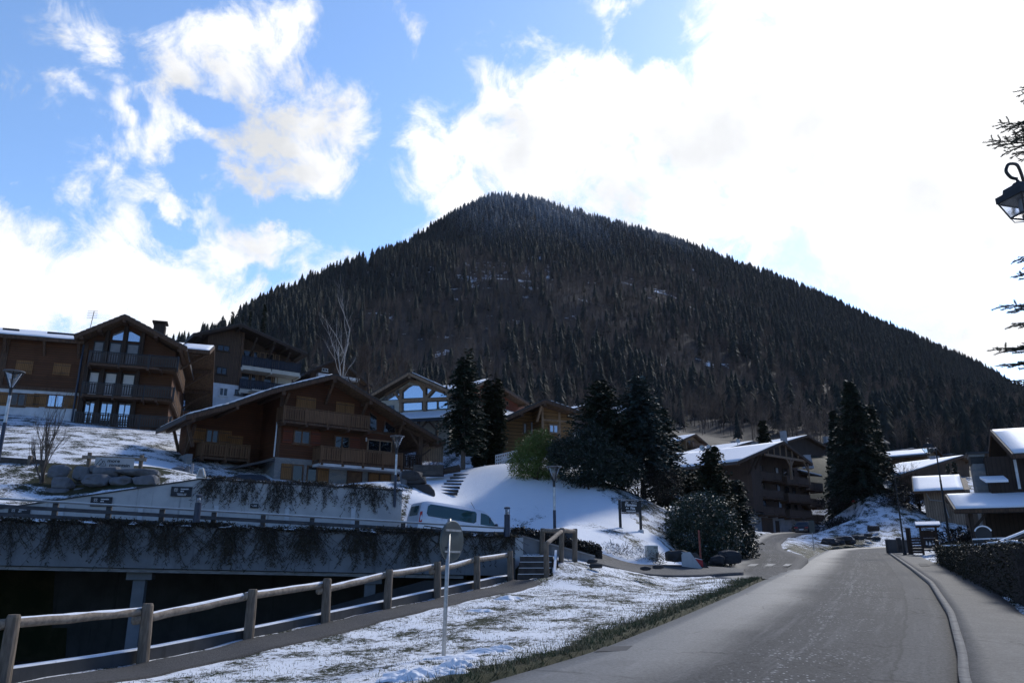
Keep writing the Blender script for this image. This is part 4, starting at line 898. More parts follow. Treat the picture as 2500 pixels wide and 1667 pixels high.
MB().box(xk + 4.6, xz - .1, 1.62, 1.7, LC(650, 952)[1] + .02, LC(650, 898)[1] - .3).build('loggia_panel', 'cream_plaster', t)
for (a, b_) in (((531, 840), (560, 860)), ((529, 894), (553, 916))): window(t, C.rect(a, b_), 0, fmat='dark_wood', gmat='dark_glass')
window(t, C.rect((536, 945), (555, 968)), .03, fmat='white_frame'); window(t, C.rect((574, 950), (640, 972)), .03, fmat='dark_frame', cols=4)
MB().box(xk - .15, xk + .15, -.06, 1.7, zp, zc(xk)).build('corner_post', 'beam_wood', t)
m = MB()
for q in (.25, .5, .75): x = cp[1][0] + (cp[2][0] - cp[1][0]) * q; m.beam((x, -1.2, zc(x) - .4), (x, 1.6, zc(x) - 2.6), .2, .2, (1, 0, 0))
m.each('brace', 'dark_wood', t)
xx, zz = LC(610, 952, .9); MB().box(xx, xx + 5.8, -1.7, 0, zz - .15, zz).build('awning', 'cream_plaster', t)

# ---- small brown gable behind the ridge of the main chalet
D = PL((748, 960, 100), (900, 960, 105), 17.0)
t = D.thing('small_chalet', 'small dark gabled chalet peeking over the ridge of the timber chalet', 'chalet')
dp = [D.loc(744, 910, 1.2), D.loc(826, 873, 1.2), D.loc(908, 942, 1.2)]; zd = lambda x: float(np.interp(x, [p[0] for p in dp], [p[1] for p in dp])) - .3
xa, xb = D.loc(757, 930)[0], D.loc(895, 930)[0]; wallp(t, [(xa, -1), (xb, -1), (xb, zd(xb)), (dp[1][0], zd(dp[1][0])), (xa, zd(xa))], 0, 9, 'dark_boards')
roof(t, dp, -1.2, 10, .25, purlins=[(dp[1][0], .25), (dp[0][0] + .6, .22), (dp[2][0] - .6, .22)], pmat='dark_wood'); window(t, D.rect((786, 898), (800, 908)), 0, fmat='white_frame')
m = MB().box(D.loc(772, 912)[0], D.loc(872, 925)[0], -.9, 0, D.loc(800, 924)[1], D.loc(800, 917)[1]); m.build('balcony', 'white_frame', t); door(t, (xa + 4.4, xa + 5.4, .0, 2.1), 0); window(t, (xa + 6, xa + 7.3, 1.0, 2.2), 0, fmat='white_frame')

# ---- chalet with the glazed gable
E = PL((925, 1075, 69), (1095, 1075, 67.2), 10.5)
t = E.thing('glazed_chalet', 'chalet with a glazed timber frame gable reflecting the sky, beside the tall conifer', 'chalet')
LE = E.loc; ov = 1.4
ep = [LE(893, 968, ov), LE(998, 907, ov), LE(1112, 958, ov)]; zee = lambda x: float(np.interp(x, [p[0] for p in ep], [p[1] for p in ep])) - .3
xa, xb = LE(926, 1000)[0], LE(1098, 1000)[0]; zt0 = LE(1000, 1007)[1]
wallp(t, [(xa, -2), (xb, -2), (xb, zee(xb)), (ep[1][0], zee(ep[1][0])), (xa, zee(xa))], 0, 10, 'cream_plaster')
roof(t, ep, -ov, 11, .26, snow=[(1, .3, .3)], purlins=[(ep[0][0] + .6, .24), (ep[1][0], .26), (ep[2][0] - .6, .24)], pmat='pale_beam')
def pane(pts, gm='sky_glass', fmat='dark_frame', k=.93):
    q = [LE(*p, .06) for p in pts]; c0 = np.mean(q, 0); f = MB().prism(q, -.06, -.01).build('window', fmat, t); MB().prism([tuple(c0 + (np.array(a) - c0) * k) for a in q], -.075, -.062).build('pane', gm, f)
pane([(928, 978), (976, 976), (976, 949), (955, 957)]); pane([(983, 974), (1036, 972), (1036, 942), (1008, 940), (994, 942), (983, 955)], k=.9); pane([(1042, 972), (1095, 970), (1075, 954), (1042, 940)])
pane([(979, 1004), (1033, 1001), (1033, 980), (979, 983)], k=.88); pane([(1039, 1001), (1068, 999), (1068, 978), (1039, 980)], k=.88); pane([(1070, 999), (1094, 998), (1094, 976), (1070, 978)], k=.85); pane([(946, 990), (962, 989), (962, 1003), (946, 1003)], 'dark_glass')
m = MB(); be = lambda p, q, w=.26: m.beam((*[LE(*p, .2)[0]], -.2, LE(*p, .2)[1]), (*[LE(*q, .2)[0]], -.2, LE(*q, .2)[1]), w, w)
be((975, 979), (1097, 973), .3); be((979, 1006), (979, 950)); be((1037, 1003), (1037, 938)); be((980, 955), (997, 940), .2); be((1036, 955), (1024, 938), .2); be((1040, 972), (1060, 950), .22); be((976, 975), (962, 957), .2); be((940, 964), (998, 927), .3); be((998, 927), (1085, 957), .3); be((1008, 925), (1008, 912), .2)
m.build('timber_frame', 'pale_beam', t)
m = MB(); q0, q1 = LE(985, 1012)[0], LE(1110, 1010)[0]; z0 = zt0 - .1
m.add([(q0 - .8, 0, z0), (q1, 0, z0), (q1, -2.6, z0 - 1.05), (q0 + .6, -2.6, z0 - 1.05), (q0 - .8, 0, z0 - .2), (q1, 0, z0 - .2), (q1, -2.6, z0 - 1.25), (q0 + .6, -2.6, z0 - 1.25)], [(0, 1, 2, 3), (7, 6, 5, 4), (0, 4, 5, 1), (1, 5, 6, 2), (2, 6, 7, 3), (3, 7, 4, 0)]); pr = m.build('porch_roof', 'dark_frame', t)
m = MB(); m.add([(q0 - .6, -.05, z0 + .04), (q1 - .05, -.05, z0 + .04), (q1 - .05, -2.5, z0 - .95), (q0 + .6, -2.5, z0 - .95), (q0 - .6, -.05, z0 + .14), (q1 - .05, -.05, z0 + .14), (q1 - .05, -2.5, z0 - .87), (q0 + .6, -2.5, z0 - .87)], [(4, 5, 6, 7), (3, 2, 1, 0), (0, 4, 7, 3), (1, 2, 6, 5), (3, 7, 6, 2), (0, 1, 5, 4)]).build('roof_snow', 'snow', pr)
m = MB()
for k_ in (.2, .5, .85): xx = q0 + (q1 - q0) * k_; m.box(xx - .1, xx + .1, -2.4, -2.2, -2, z0 - 1.1); m.beam((xx, -2.3, z0 - 2), (xx + .8, -2.3, z0 - 1.2), .14, .14); m.beam((xx, -2.3, z0 - 2), (xx - .8, -2.3, z0 - 1.2), .14, .14)
m.each('porch_post', 'beam_wood', t)
# fence of upright pale boards beside it
# ---- red house behind the conifer
Fh = PL((1178, 1040, 82), (1295, 1040, 90), 13.0)
t = Fh.thing('red_chalet', 'reddish timber chalet with a long snowy roof behind the columnar thuja', 'chalet')
LF = Fh.loc; fp = [LF(1120, 960, 1.2), LF(1196, 925, 1.2), LF(1292, 983, 1.2)]; zf_ = lambda x: float(np.interp(x, [p[0] for p in fp], [p[1] for p in fp])) - .3
xa, xb = LF(1140, 980)[0], LF(1285, 980)[0]; wallp(t, [(xa, -2), (xb, -2), (xb, zf_(xb)), (fp[1][0], zf_(fp[1][0])), (xa, zf_(xa))], 0, 12, 'red_wood')
roof(t, fp, -1.2, 13, .25, snow=[(0, .1, .1), (1, .2, .1)], purlins=[(fp[1][0], .26), ((fp[1][0] + fp[2][0]) / 2, .24), (fp[2][0] - .5, .24)]); window(t, Fh.rect((1234, 977), (1241, 990)), 0, cols=1); window(t, Fh.rect((1205, 1005), (1222, 1030)), 0)
# ---- golden timber chalet behind the bamboo
Gh = PL((1228, 1105, 62), (1398, 1105, 64.5), 9.2)
t = Gh.thing('golden_chalet', 'golden plank chalet with a low gable behind the bright green bamboo', 'chalet')
LG = Gh.loc; gp = [LG(1218, 1026, 1.3), LG(1332, 974, 1.3), LG(1420, 1004, 1.3)]; zg_ = lambda x: float(np.interp(x, [p[0] for p in gp], [p[1] for p in gp])) - .3
xm, xb, xa = LG(1322, 1050)[0], LG(1402, 1050)[0], LG(1232, 1050)[0]
wallp(t, [(xm, -2), (xb, -2), (xb, zg_(xb)), (gp[1][0], zg_(gp[1][0])), (xm, zg_(xm))], 0, 10, 'gold_wood')
wallp(t, [(xa, -2), (xm, -2), (xm, zg_(xm)), (xa, zg_(xa))], 1.8, 10, 'gold_wood', 'recessed_wall')
roof(t, gp, -1.3, 11, .25, snow=[(1, .4, .2)], purlins=[(gp[0][0] + .5, .24), ((gp[0][0] + gp[1][0]) / 2, .24), (gp[1][0], .26), (gp[2][0] - .6, .24)])
window(t, Gh.rect((1340, 1035), (1363, 1058)), 0, fmat='pale_beam', gmat='blue_glass'); window(t, Gh.rect((1276, 1032), (1286, 1060), -1.8), 1.8, cols=1, gmat='blue_glass'); window(t, Gh.rect((1293, 1028), (1318, 1062), -1.8), 1.8, gmat='blue_glass')
m = MB()
for x in (xm + .1, LG(1366, 1050)[0], xb - .1): m.box(x - .1, x + .1, -.06, .0, -1, zg_(x))
m.box(xm, xb, -.05, 0, LG(1360, 1029)[1], LG(1360, 1029)[1] + .14); brace(t, gp[1][0] - .2, -1.0, 0, zg_(gp[1][0]) - .2, mb=m); m.build('timber_frame', 'pale_beam', t)

# ---- big dark chalet on the side street
Mh = PL((1845, 1299, 101), (1975, 1300, 110), 4.6)
t = Mh.thing('balcony_chalet', 'tall dark chalet of three balcony floors over a grey garage on the side street', 'chalet')
LM = Mh.loc; ov = 1.5
mp = [LM(1800, 1127, ov), LM(1914, 1077, ov), LM(1984, 1131, ov)]; zm = lambda x: float(np.interp(x, [p[0] for p in mp], [p[1] for p in mp])) - .3
xa, xb = LM(1838, 1200)[0], LM(1977, 1200)[0]; zp = LM(1900, 1252)[1]; xc2 = LM(1861, 1200)[0]
wallp(t, [(xa, zp), (xb, zp), (xb, zm(xb)), (mp[1][0], zm(mp[1][0])), (xa, zm(xa))], 1.4, 13, 'brown_boards'); wallb(t, xa, xb + 5, 1.0, 12, -2, zp - .003, 'grey_plaster', 'garage_base')
wallp(t, [(xa, zp), (xc2, zp), (xc2, zm(xc2)), (xa, zm(xa))], 0, 1.4, 'brown_boards', 'corner_wall')
roof(t, mp, -ov, 14, .28, snow=[(0, .15, .1)], purlins=[(mp[0][0] + .6, .26), ((mp[0][0] + mp[1][0]) / 2, .26), (mp[1][0], .28), (mp[2][0] - .6, .26)])
wallb(t, xb, xb + 4.6, 2.5, 11, zp, LM(1990, 1146)[1], 'brown_boards', 'side_wing_wall')
q = LM(1972, 1130, 0)[1]; m = MB().add([(xb - .4, .8, q - 1.0), (xb + 5.8, .8, q - 1.35), (xb + 5.8, 12, q + .4), (xb - .4, 12, q + .4), (xb - .4, .8, q - 1.2), (xb + 5.8, .8, q - 1.55), (xb + 5.8, 12, q + .2), (xb - .4, 12, q + .2)], [(0, 1, 2, 3), (7, 6, 5, 4), (0, 4, 5, 1), (1, 5, 6, 2), (2, 6, 7, 3), (3, 7, 4, 0)]); rf = m.build('wing_roof', 'roof_slate', t)
MB().add([(xb - .3, .9, q - .99), (xb + 5.7, .9, q - 1.3), (xb + 5.7, 11.8, q + .4), (xb - .3, 11.8, q + .4), (xb - .3, .9, q - .88), (xb + 5.7, .9, q - 1.2), (xb + 5.7, 11.8, q + .5), (xb - .3, 11.8, q + .5)], [(4, 5, 6, 7), (3, 2, 1, 0), (0, 1, 5, 4), (1, 2, 6, 5), (2, 3, 7, 6), (3, 0, 4, 7)]).build('roof_snow', 'snow', rf)
for (y1, y2) in ((1145, 1169), (1188, 1212), (1231, 1253)):
    z = LM(1900, y2 + 4)[1]; xv = LM(1914, 1180)[0]
    balcony(t, xc2, xv - .4, z, 1.4, 1.4, 1.05, bmat='brown_boards', pmat='brown_boards', step=2.4, gap=.01, bw=.18, left=False, right=True)
    balcony(t, xv + .9, xb, z - .15, 1.4, 1.4, 1.05, bmat='brown_boards', pmat='brown_boards', step=2.4, gap=.01, bw=.18, left=True)
    balcony(t, xb + .05, xb + 5.2, z - .5, 2.5, 1.9, 1.05, bmat='brown_boards', pmat='dark_wood', step=2.4, gap=.02, bw=.18, left=False)
    for (a, w_, gm) in ((.5, 1.1, 'dark_glass'), (1.9, 1.1, 'dark_glass'), (xv - xc2 + .4, .9, 'blue_glass'), (xv - xc2 + 2.4, 1.2, 'dark_glass'), (xv - xc2 + 4.6, .9, 'dark_glass')):
        window(t, (xc2 + a, xc2 + a + w_, z + .1, z + 2.1), 1.38, fmat='dark_wood', gmat=gm, cols=1, sill=False)
m = MB(); zt1 = LM(1914, 1123)[1]; x0_, x1_ = LM(1868, 1120, 1.2)[0], LM(1970, 1131, 1.2)[0]
m.box(x0_, x1_ + .3, -1.35, -1.1, zt1 - .1, zt1 + .2)
for k_ in range(7): x = x0_ + (x1_ - x0_) * (k_ + .5) / 7; m.box(x - .07, x + .07, -1.3, -1.15, zt1 + .2, max(zt1 + .3, zm(x)))
xv = LM(1914, 1180)[0]; m.box(xv - .14, xv + .14, -1.35, -1.1, LM(1914, 1172)[1], zt1 - .1); m.beam((xv, -1.22, zt1 - 1.1), (xv - .9, -1.22, zt1 - .1), .16, .16); m.beam((xv, -1.22, zt1 - 1.1), (xv + .9, -1.22, zt1 - .1), .16, .16); m.beam((x1_ + .2, -1.22, zt1 - 3.2), (x1_ + .2, -1.22, zt1 - .1), .16, .16); m.beam((x1_ + .2, -1.22, zt1 - 1.4), (x1_ - .9, -1.22, zt1 - .1), .14, .14)
m.build('timber_frame', 'pale_beam', t)
MB().prism([(x0_, zt1), (x1_, zt1), (x1_, max(zt1 + .1, zm(x1_))), (mp[1][0], zm(mp[1][0])), (x0_, max(zt1 + .1, zm(x0_)))], -.9, -.8).build('gable_boards', 'dark_wood', t)
m = MB()
for dx_ in (-1.4, -2.6): xx = xc2 + dx_; m.beam((xx, -1.2, zm(xx) - .2), (xx + .3, .4, zm(xx) - 2.4), .2, .2, (1, 0, 0))
m.each('brace', 'dark_wood', t)
q = Mh.rect((1875, 1262), (1905, 1299)); MB().box(q[0], q[1], .94, 1.0, 0, q[3]).build('garage_door', 'brown_boards', t); MB().box(q[1] + .7, q[1] + 1.6, .93, 1.0, 0, q[3] - .3).build('door', 'dark_wood', t)
for (pp, yy) in (((1842, 1092), 5.0),):
    xx, zz = LM(*pp, -yy); MB().lathe([(1.25, -2.2), (.62, 0.2), (.75, .22), (.75, .3), (.2, .34)], 4, (xx, yy, zz + .4)).build('chimney', 'grey_plaster', t)
xx, zz = LM(1968, 1118, -4); MB().lathe([(1.0, -1.6), (.6, .4), (.7, .42), (.7, .5)], 4, (xx + .3, 4, zz)).build('chimney', 'grey_plaster', t)
xx, zz = LM(1913, 1066, -8); MB().box(xx - .35, xx + .35, 7.6, 8.4, zz - 2, zz + .9).build('chimney', 'grey_plaster', t)

# ---- snowy roofed buildings on the right
Rr = PL((2432, 1320, 40), (2728, 1320, 37.9), 1.2)
t = Rr.thing('roadside_chalet', 'black timber chalet with two snow covered roofs and a stone chimney on the right', 'chalet')
q0 = Rr.loc(2420, 1048, -6); q1 = Rr.loc(2470, 1107, 0); xl2 = q1[0]; zr2, ze2 = q0[1], q1[1]
xroof(t, xl2, xl2 + 16, [(0, ze2), (6.2, zr2), (12.5, ze2 - .4)], .24, soffit='dark_wood')
MB().prism([(1.0, -1), (11.5, -1), (11.5, ze2 - .3), (6.2, zr2 - .35), (1.0, ze2 + .3)], xl2 + .9, xl2 + 15, 'x').build('wall', 'dark_wood', t)
a0 = Rr.loc(2315, 1204, -1.0); a1 = Rr.loc(2329, 1242, 2.6); xp = a1[0]
xroof(t, xp, xp + 18, [(-2.6, a1[1]), (1.6, a0[1] + .0), (1.7, a0[1] - .25)], .2, soffit='dark_wood', name='porch_roof')
wallb(t, xp + 1.6, xl2 + 14, .8, 11, -1, a0[1] - .5, 'dark_wood', 'porch_wall')
m = MB()
for k_ in range(6): xx = xp + .7 + k_ * 2.6; m.box(xx - .1, xx + .1, -2.2, -2.0, -1, a1[1] - .1); m.beam((xx, -2.1, a1[1] - 1.0), (xx + .7, -2.1, a1[1] - .2), .12, .12)
m.each('porch_post', 'dark_wood', t)
for k_ in range(3): window(t, (xp + 3.6 + k_ * 2.6, xp + 5.2 + k_ * 2.6, .9, 2.1), .78, fmat='dark_wood')
c0 = Rr.loc(2375, 1145, -2.2); c1 = Rr.loc(2414, 1145, -2.2); zc0 = Rr.loc(2390, 1133, -2.2)[1]; MB().box(c0[0], c1[0], 1.9, 3.3, -1, zc0).build('chimney', 'masonry', t)
ch = t.children[-1]; zc1 = Rr.loc(2390, 1109, -2.2)[1]; MB().box(c0[0] - .1, c1[0] - .1, 2.0, 3.2, zc0 + .4, zc1).build('flue', 'masonry', ch); MB().box(c0[0] - .05, c1[0] - .15, 2.1, 3.1, zc0, zc0 + .4).build('smoke_gap', 'black_iron', ch); MB().box(c0[0] - .2, c1[0] + .1, 1.9, 3.4, zc1, zc1 + .12).build('cap', 'dark_frame', ch)
e0, e1 = Rr.loc(2397, 1157, .4), Rr.loc(2460, 1171, .4); m = MB().add([(e0[0], .8, e0[1]), (e1[0], .8, e0[1]), (e1[0], -.6, e1[1]), (e0[0] + .1, -.6, e1[1]), (e0[0], .8, e0[1] - .12), (e1[0], .8, e0[1] - .12), (e1[0], -.6, e1[1] - .12), (e0[0] + .1, -.6, e1[1] - .12)], [(0, 1, 2, 3), (7, 6, 5, 4), (0, 4, 5, 1), (1, 5, 6, 2), (2, 6, 7, 3), (3, 7, 4, 0)]); m.build('canopy', 'snow', t)
wallb(t, c1[0] - .2, xl2 + 1.2, .9, 6, a0[1] - .6, e0[1] + 1.0, 'dark_wood', 'upper_wall')
m = MB(); xx = Rr.loc(2490, 1180)[0]; m.box(xx, xx + .12, .72, .8, a0[1] + .1, a0[1] + 1.6).box(xx + .5, xx + .62, .72, .8, a0[1] - .1, a0[1] + 1.5).build('window_trim', 'white_frame', t)

Q = PL((2262, 1262, 88), (2409, 1262, 85.3), 6.3)
t = Q.thing('wooden_barn', 'small weathered plank barn with a snowy roof behind the lantern post', 'barn')
q1, q0 = Q.loc(2229, 1199, 1.4), Q.loc(2249, 1162, -4.2); qr = Q.loc(2355, 1196, 1.4)
xroof(t, q1[0], qr[0], [(-1.4, q1[1]), (4.2, q0[1]), (9.8, q1[1])], .22)
MB().prism([(0, -2), (8.4, -2), (8.4, q1[1] + .1), (4.2, q0[1] - .4), (0, q1[1] + .1)], 0, 4.6, 'x').build('wall', 'barn_wood', t)
MB().tube([(.3, -.9, q1[1] - .2), (.6, -.12, q1[1] - .9), (1.9, -.12, q1[1] - 1.1), (2.2, -.12, 0)], .07, 6).build('downpipe', 'rail_grey', t)
MB().box(.5, 4.2, -.05, 0, 1.2, 1.35).box(2.4, 2.5, -.05, 0, -.5, 3.4).build('batten', 'barn_wood', t)

def far_house(name, label, px0, px1, Yd0, Yd1, base, apex, le, re, wmat, snow, cat='chalet', dep=9, wins=(), chim=None, ov=1.0, wl=None, wr=None):
    P = PL((px0, base, Yd0), (px1, base, Yd1)); P.o[2] -= .8; t = P.thing(name, label, cat); L_ = P.loc
    pr = [L_(*le, ov), L_(*apex, ov), L_(*re, ov)]; z_ = lambda x: float(np.interp(x, [p[0] for p in pr], [p[1] for p in pr])) - .28
    xa, xb = 0, P.L; wallp(t, [(xa, -2), (xb, -2), (xb, z_(xb)), (pr[1][0], z_(pr[1][0])), (xa, z_(xa))], 0, dep, wmat)
    roof(t, pr, -ov, dep + 1, .25, snow=[(i, .1, .1) for i in snow], purlins=[(pr[1][0], .25), (pr[0][0] + .5, .22), (pr[2][0] - .5, .22)], snow_th=.12)
    for a, b_ in wins: window(t, P.rect(a, b_), 0, cols=1)
    if chim: xx, zz = L_(*chim, -dep * .4); MB().box(xx - .45, xx + .45, dep * .4 - .45, dep * .4 + .45, zz - 2.5, zz).box(xx - .55, xx + .55, dep * .4 - .55, dep * .4 + .55, zz, zz + .15).build('chimney', 'grey_plaster', t)
    return t, P
t, P = far_house('sunlit_chalet', 'small pale wood chalet with snowy roof far behind the blue spruce', 1676, 1728, 150, 156, 1108, (1699, 1059), (1660, 1076), (1738, 1092), 'pale_wood', (0,), wins=(((1680, 1075), (1686, 1090)), ((1689, 1075), (1696, 1090))))
q = P.rect((1676, 1091), (1730, 1100)); balcony(t, .5, P.L - .5, q[2], 0, 1.2, 1.0, step=3)
far_house('low_chalet', 'low dark chalet with a snowy slope below the small pale wood chalet', 1680, 1716, 128, 134, 1132, (1708, 1102), (1668, 1108), (1722, 1122), 'dark_wood', (0,))
far_house('ridge_chalet', 'black gabled chalet just behind the roof of the tall balcony chalet', 1925, 2012, 135, 141, 1110, (1972, 1062), (1912, 1080), (2024, 1092), 'dark_wood', (0,))
far_house('hill_chalet', 'snow roofed chalet with a stub chimney between the balcony chalet and the big dark spruce', 2003, 2040, 150, 146, 1105, (2048, 1069), (1996, 1087), (2056, 1075), 'brown_boards', (0,), chim=(2018, 1068))
far_house('hidden_chalet', 'chalet with shallow snowy roof and metal chimney left of the balcony chalet ridge', 1790, 1850, 140, 146, 1110, (1840, 1076), (1765, 1098), (1862, 1090), 'brown_boards', (0, 1), chim=(1793, 1080))
far_house('terrace_chalet', 'long snow roofed chalet with a grey chimney behind the lantern post', 2228, 2368, 112, 118, 1160, (2354, 1111), (2200, 1158), (2378, 1124), 'dark_boards', (0, 1), chim=(2281, 1116))
far_house('gabled_house', 'weathered gabled house farthest up the slope beside the big dark spruce', 2196, 2262, 138, 141, 1150, (2231, 1093), (2178, 1118), (2262, 1106), 'barn_wood', (1,))
far_house('twin_gable_house', 'brown house whose gable rises right behind the farther lantern', 2268, 2296, 134, 140, 1145, (2288, 1093), (2262, 1108), (2304, 1113), 'pale_wood', (0,))
far_house('upper_house', 'dark house with a thin snowy roof edge above the terrace chalet', 2335, 2365, 150, 152, 1130, (2324, 1108), (2318, 1109), (2385, 1122), 'dark_wood', (1,))
far_house('middle_house', 'snow roofed house glimpsed between the dark pine and the blue spruce', 1470, 1560, 110, 113, 1100, (1540, 1003), (1440, 1022), (1600, 1040), 'brown_boards', (0, 1))
far_house('meadow_house', 'small house with a bright snowy roof edge right of the golden chalet', 1392, 1440, 105, 108, 1050, (1428, 989), (1384, 1003), (1455, 1000), 'brown_boards', (0,))
# ---------------------------------------------------------------- car park: parapet, walls, fences, stairs
rng = np.random.default_rng(11); RND = random.Random(7)
WD = (WB - WA) / np.linalg.norm(WB - WA); WN = np.array([-WD[1], WD[0]]); WL = np.linalg.norm(WB - WA); wrot = math.atan2(WD[1], WD[0])
def wall_frame(px, py, off=0.):
    """photo direction on the outer face of the parapet -> (distance along, height)"""
    r = ray(px, py); n = np.array([WN[0], WN[1], 0]); e = np.array([0, 0, CAMZ]); o = np.array([WA[0], WA[1], 0]) - n * off
    k_ = np.dot(o - e, n) / np.dot(r, n); q = e + r * k_; return float(np.dot(q[:2] - WA, WD)), float(q[2])
w0, w1 = wall_frame(0, 1270), wall_frame(1256, 1311); b0, b1 = wall_frame(37, 1380), wall_frame(1094, 1402)
lin = lambda p, q, x: p[1] + (q[1] - p[1]) * (x - p[0]) / (q[0] - p[0])
top = lambda x: lin(w0, w1, x); bot = lambda x: lin(b0, b1, x)
t = thing('parapet_wall', 'stained concrete parapet over the dark car park opening, hung with dead creepers', 'wall', (WA[0], WA[1], 0), wrot)
m = MB().prism([(0, bot(0)), (WL, bot(WL)), (WL, top(WL)), (0, top(0))], 0, .35); m.build('beam', 'old_concrete', t)
m = MB().prism([(0, bot(0) - .14), (WL - 2, bot(WL - 2) - .14), (WL - 2, bot(WL - 2) - .03), (0, bot(0) - .03)], .12, .30); m.build('drip_rail', 'rail_grey', t)
for px in (338, 905):
    x, z = wall_frame(px, 1412, -.4); zz = bot(x) - .02
    MB().box(x - .42, x + .42, .45, 1.05, zz - .38, zz - .12).build('pillar_head', 'old_concrete', t); MB().box(x - .2, x + .2, .55, .95, -2.7, zz - .385).build('pillar', 'old_concrete', t)
MB().box(WL - .02, WL + .30, -.10, .42, bot(WL) - 1.9, top(WL) - .01).build('end_pier', 'concrete', t)
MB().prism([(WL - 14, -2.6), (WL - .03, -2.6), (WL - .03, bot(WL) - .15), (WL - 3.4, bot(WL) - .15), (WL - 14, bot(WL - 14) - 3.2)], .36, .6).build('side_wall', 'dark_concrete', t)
# snow lying along the top, broken up by the creepers
VV, FF, o_ = [], [], 0; x = .2
while x < WL - .6:
    L = RND.uniform(.3, 1.5)
    if RND.random() < .85:
        P, F = snow_patch(rng, L / 2, .20, .085, 22); P = P + np.array((x + L / 2, .06, top(x + L / 2) + .02)); P[:, 2] += (P[:, 0] - x - L / 2) * (top(1) - top(0)); VV.append(P); FF.append(F + o_); o_ += len(P)
    x += L + RND.uniform(.05, .7)
npmesh('snow_cap', np.concatenate(VV), np.concatenate(FF), 'snow', t, smooth=True)
# roof slab of the car park = driveway deck, and its back wall
deckP = [WA + WN * .36, WB + WN * .36 + WD * .2, np.array((-.6, 38.6)), np.array((-5.9, 40.9)), np.array((-15.3, 37.9)), np.array((-23.5, 35.9)), np.array((-36, 34.6))]
dz_ = [top(0) - .25, top(WL) - .35, 2.2, 2.75, 3.5, 3.3, 3.2]
n_ = len(deckP); V = [(p[0], p[1], z) for p, z in zip(deckP, dz_)] + [(p[0], p[1], z - .55) for p, z in zip(deckP, dz_)]
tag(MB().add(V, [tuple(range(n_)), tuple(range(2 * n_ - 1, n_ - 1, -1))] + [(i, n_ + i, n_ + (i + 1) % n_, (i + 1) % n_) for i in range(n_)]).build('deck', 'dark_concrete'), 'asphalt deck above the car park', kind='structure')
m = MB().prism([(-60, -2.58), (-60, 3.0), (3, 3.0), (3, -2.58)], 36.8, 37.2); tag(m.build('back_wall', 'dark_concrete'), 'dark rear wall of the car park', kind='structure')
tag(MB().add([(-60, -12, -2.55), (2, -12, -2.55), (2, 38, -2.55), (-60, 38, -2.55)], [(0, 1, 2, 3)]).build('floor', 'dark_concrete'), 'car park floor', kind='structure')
# lamp glimpsed inside the car park
x, z = wall_frame(646, 1398, -4)
p = at(646, 1400, 33.0); o = MB().box(-.35, .35, -.06, .06, -.03, .03).build('ceiling_light', 'steel', None, loc=tuple(p)); tag(o, 'small fluorescent light glowing faintly inside the dark car park', 'lamp')
m_, gg, bb = newmat('light_tube'); gg.put(bb, 'Base Color', (1, .9, .7, 1)); gg.put(bb, 'Emission Color', (1, .85, .55, 1)); gg.put(bb, 'Emission Strength', .9)
MB().box(-.09, .09, -.075, -.06, -.02, .03).build('tube', 'light_tube', o)

# railing on the parapet
t = thing('deck_railing', 'grey railing of three wooden boards along the top of the car park parapet', 'railing', (WA[0], WA[1], 0), wrot)
r0, r1 = wall_frame(0, 1216, -.25), wall_frame(1225, 1287, -.25); rt = lambda x: lin(r0, r1, x); RE = wall_frame(1250, 1288, -.25)[0]
for dz, hgt in ((.0, .05), (-.20, .13), (-.47, .13)):
    nm = 'handrail' if dz == 0 else 'board'; wd = .09 if dz == 0 else .035
    y = .24 if dz == 0 else .22
    MB().prism([(0, rt(0) + dz - hgt), (RE, rt(RE) + dz - hgt), (RE, rt(RE) + dz), (0, rt(0) + dz)], y - wd, y + wd).build(nm, 'rail_grey' if dz == 0 else 'board_grey', t)
for px in (130, 262, 393, 521, 642, 762, 872, 985, 1092, 1236):
    x = wall_frame(px, 1270, -.3)[0]; MB().box(x - .085, x + .085, .262, .40, top(x) - .5, rt(x) - .055).build('post', 'board_grey', t)

MB().prism([(0, rt(0) + .001), (RE, rt(RE) + .001), (RE, rt(RE) + .022), (0, rt(0) + .022)], .17, .31).build('snow_strip', 'snow', t)
# bollard lights on the parapet
def bollard(px, py0, py1, label, off=-.02, k=1.):
    x, zb = wall_frame(px, py1, .05); zt_ = wall_frame(px, py0, .05)[1]; q = WA + WD * x - WN * .13
    h = zt_ - zb; b = thing('bollard_light', label, 'bollard', (q[0], q[1], zb), 0, 'bollard lights on the car park parapet')
    MB().lathe([(.115, 0), (.115, h - .30), (.10, h - .29)], 16).build('body', 'blue_steel', b)
    MB().lathe([(.085, h - .29), (.085, h - .08)], 16).build('lens', 'lamp_glass', b)
    MB().lathe([(.03, h - .29), (.06, h - .2), (.03, h - .1)], 10).build('reflector', 'steel', b); MB().lathe([(.12, h - .08), (.12, h - .02), (.05, h)], 16).build('cap', 'blue_steel', b)
    m = MB()
    for a in range(3): m.beam((.095 * math.cos(a * 2.1), .095 * math.sin(a * 2.1), h - .3), (.095 * math.cos(a * 2.1), .095 * math.sin(a * 2.1), h - .07), .012, .012)
    m.build('rib', 'blue_steel', b)
bollard(480, 1207, 1275, 'dark blue bollard light on the parapet below the signs'); bollard(1237, 1237, 1310, 'dark blue bollard light at the right end of the parapet railing')

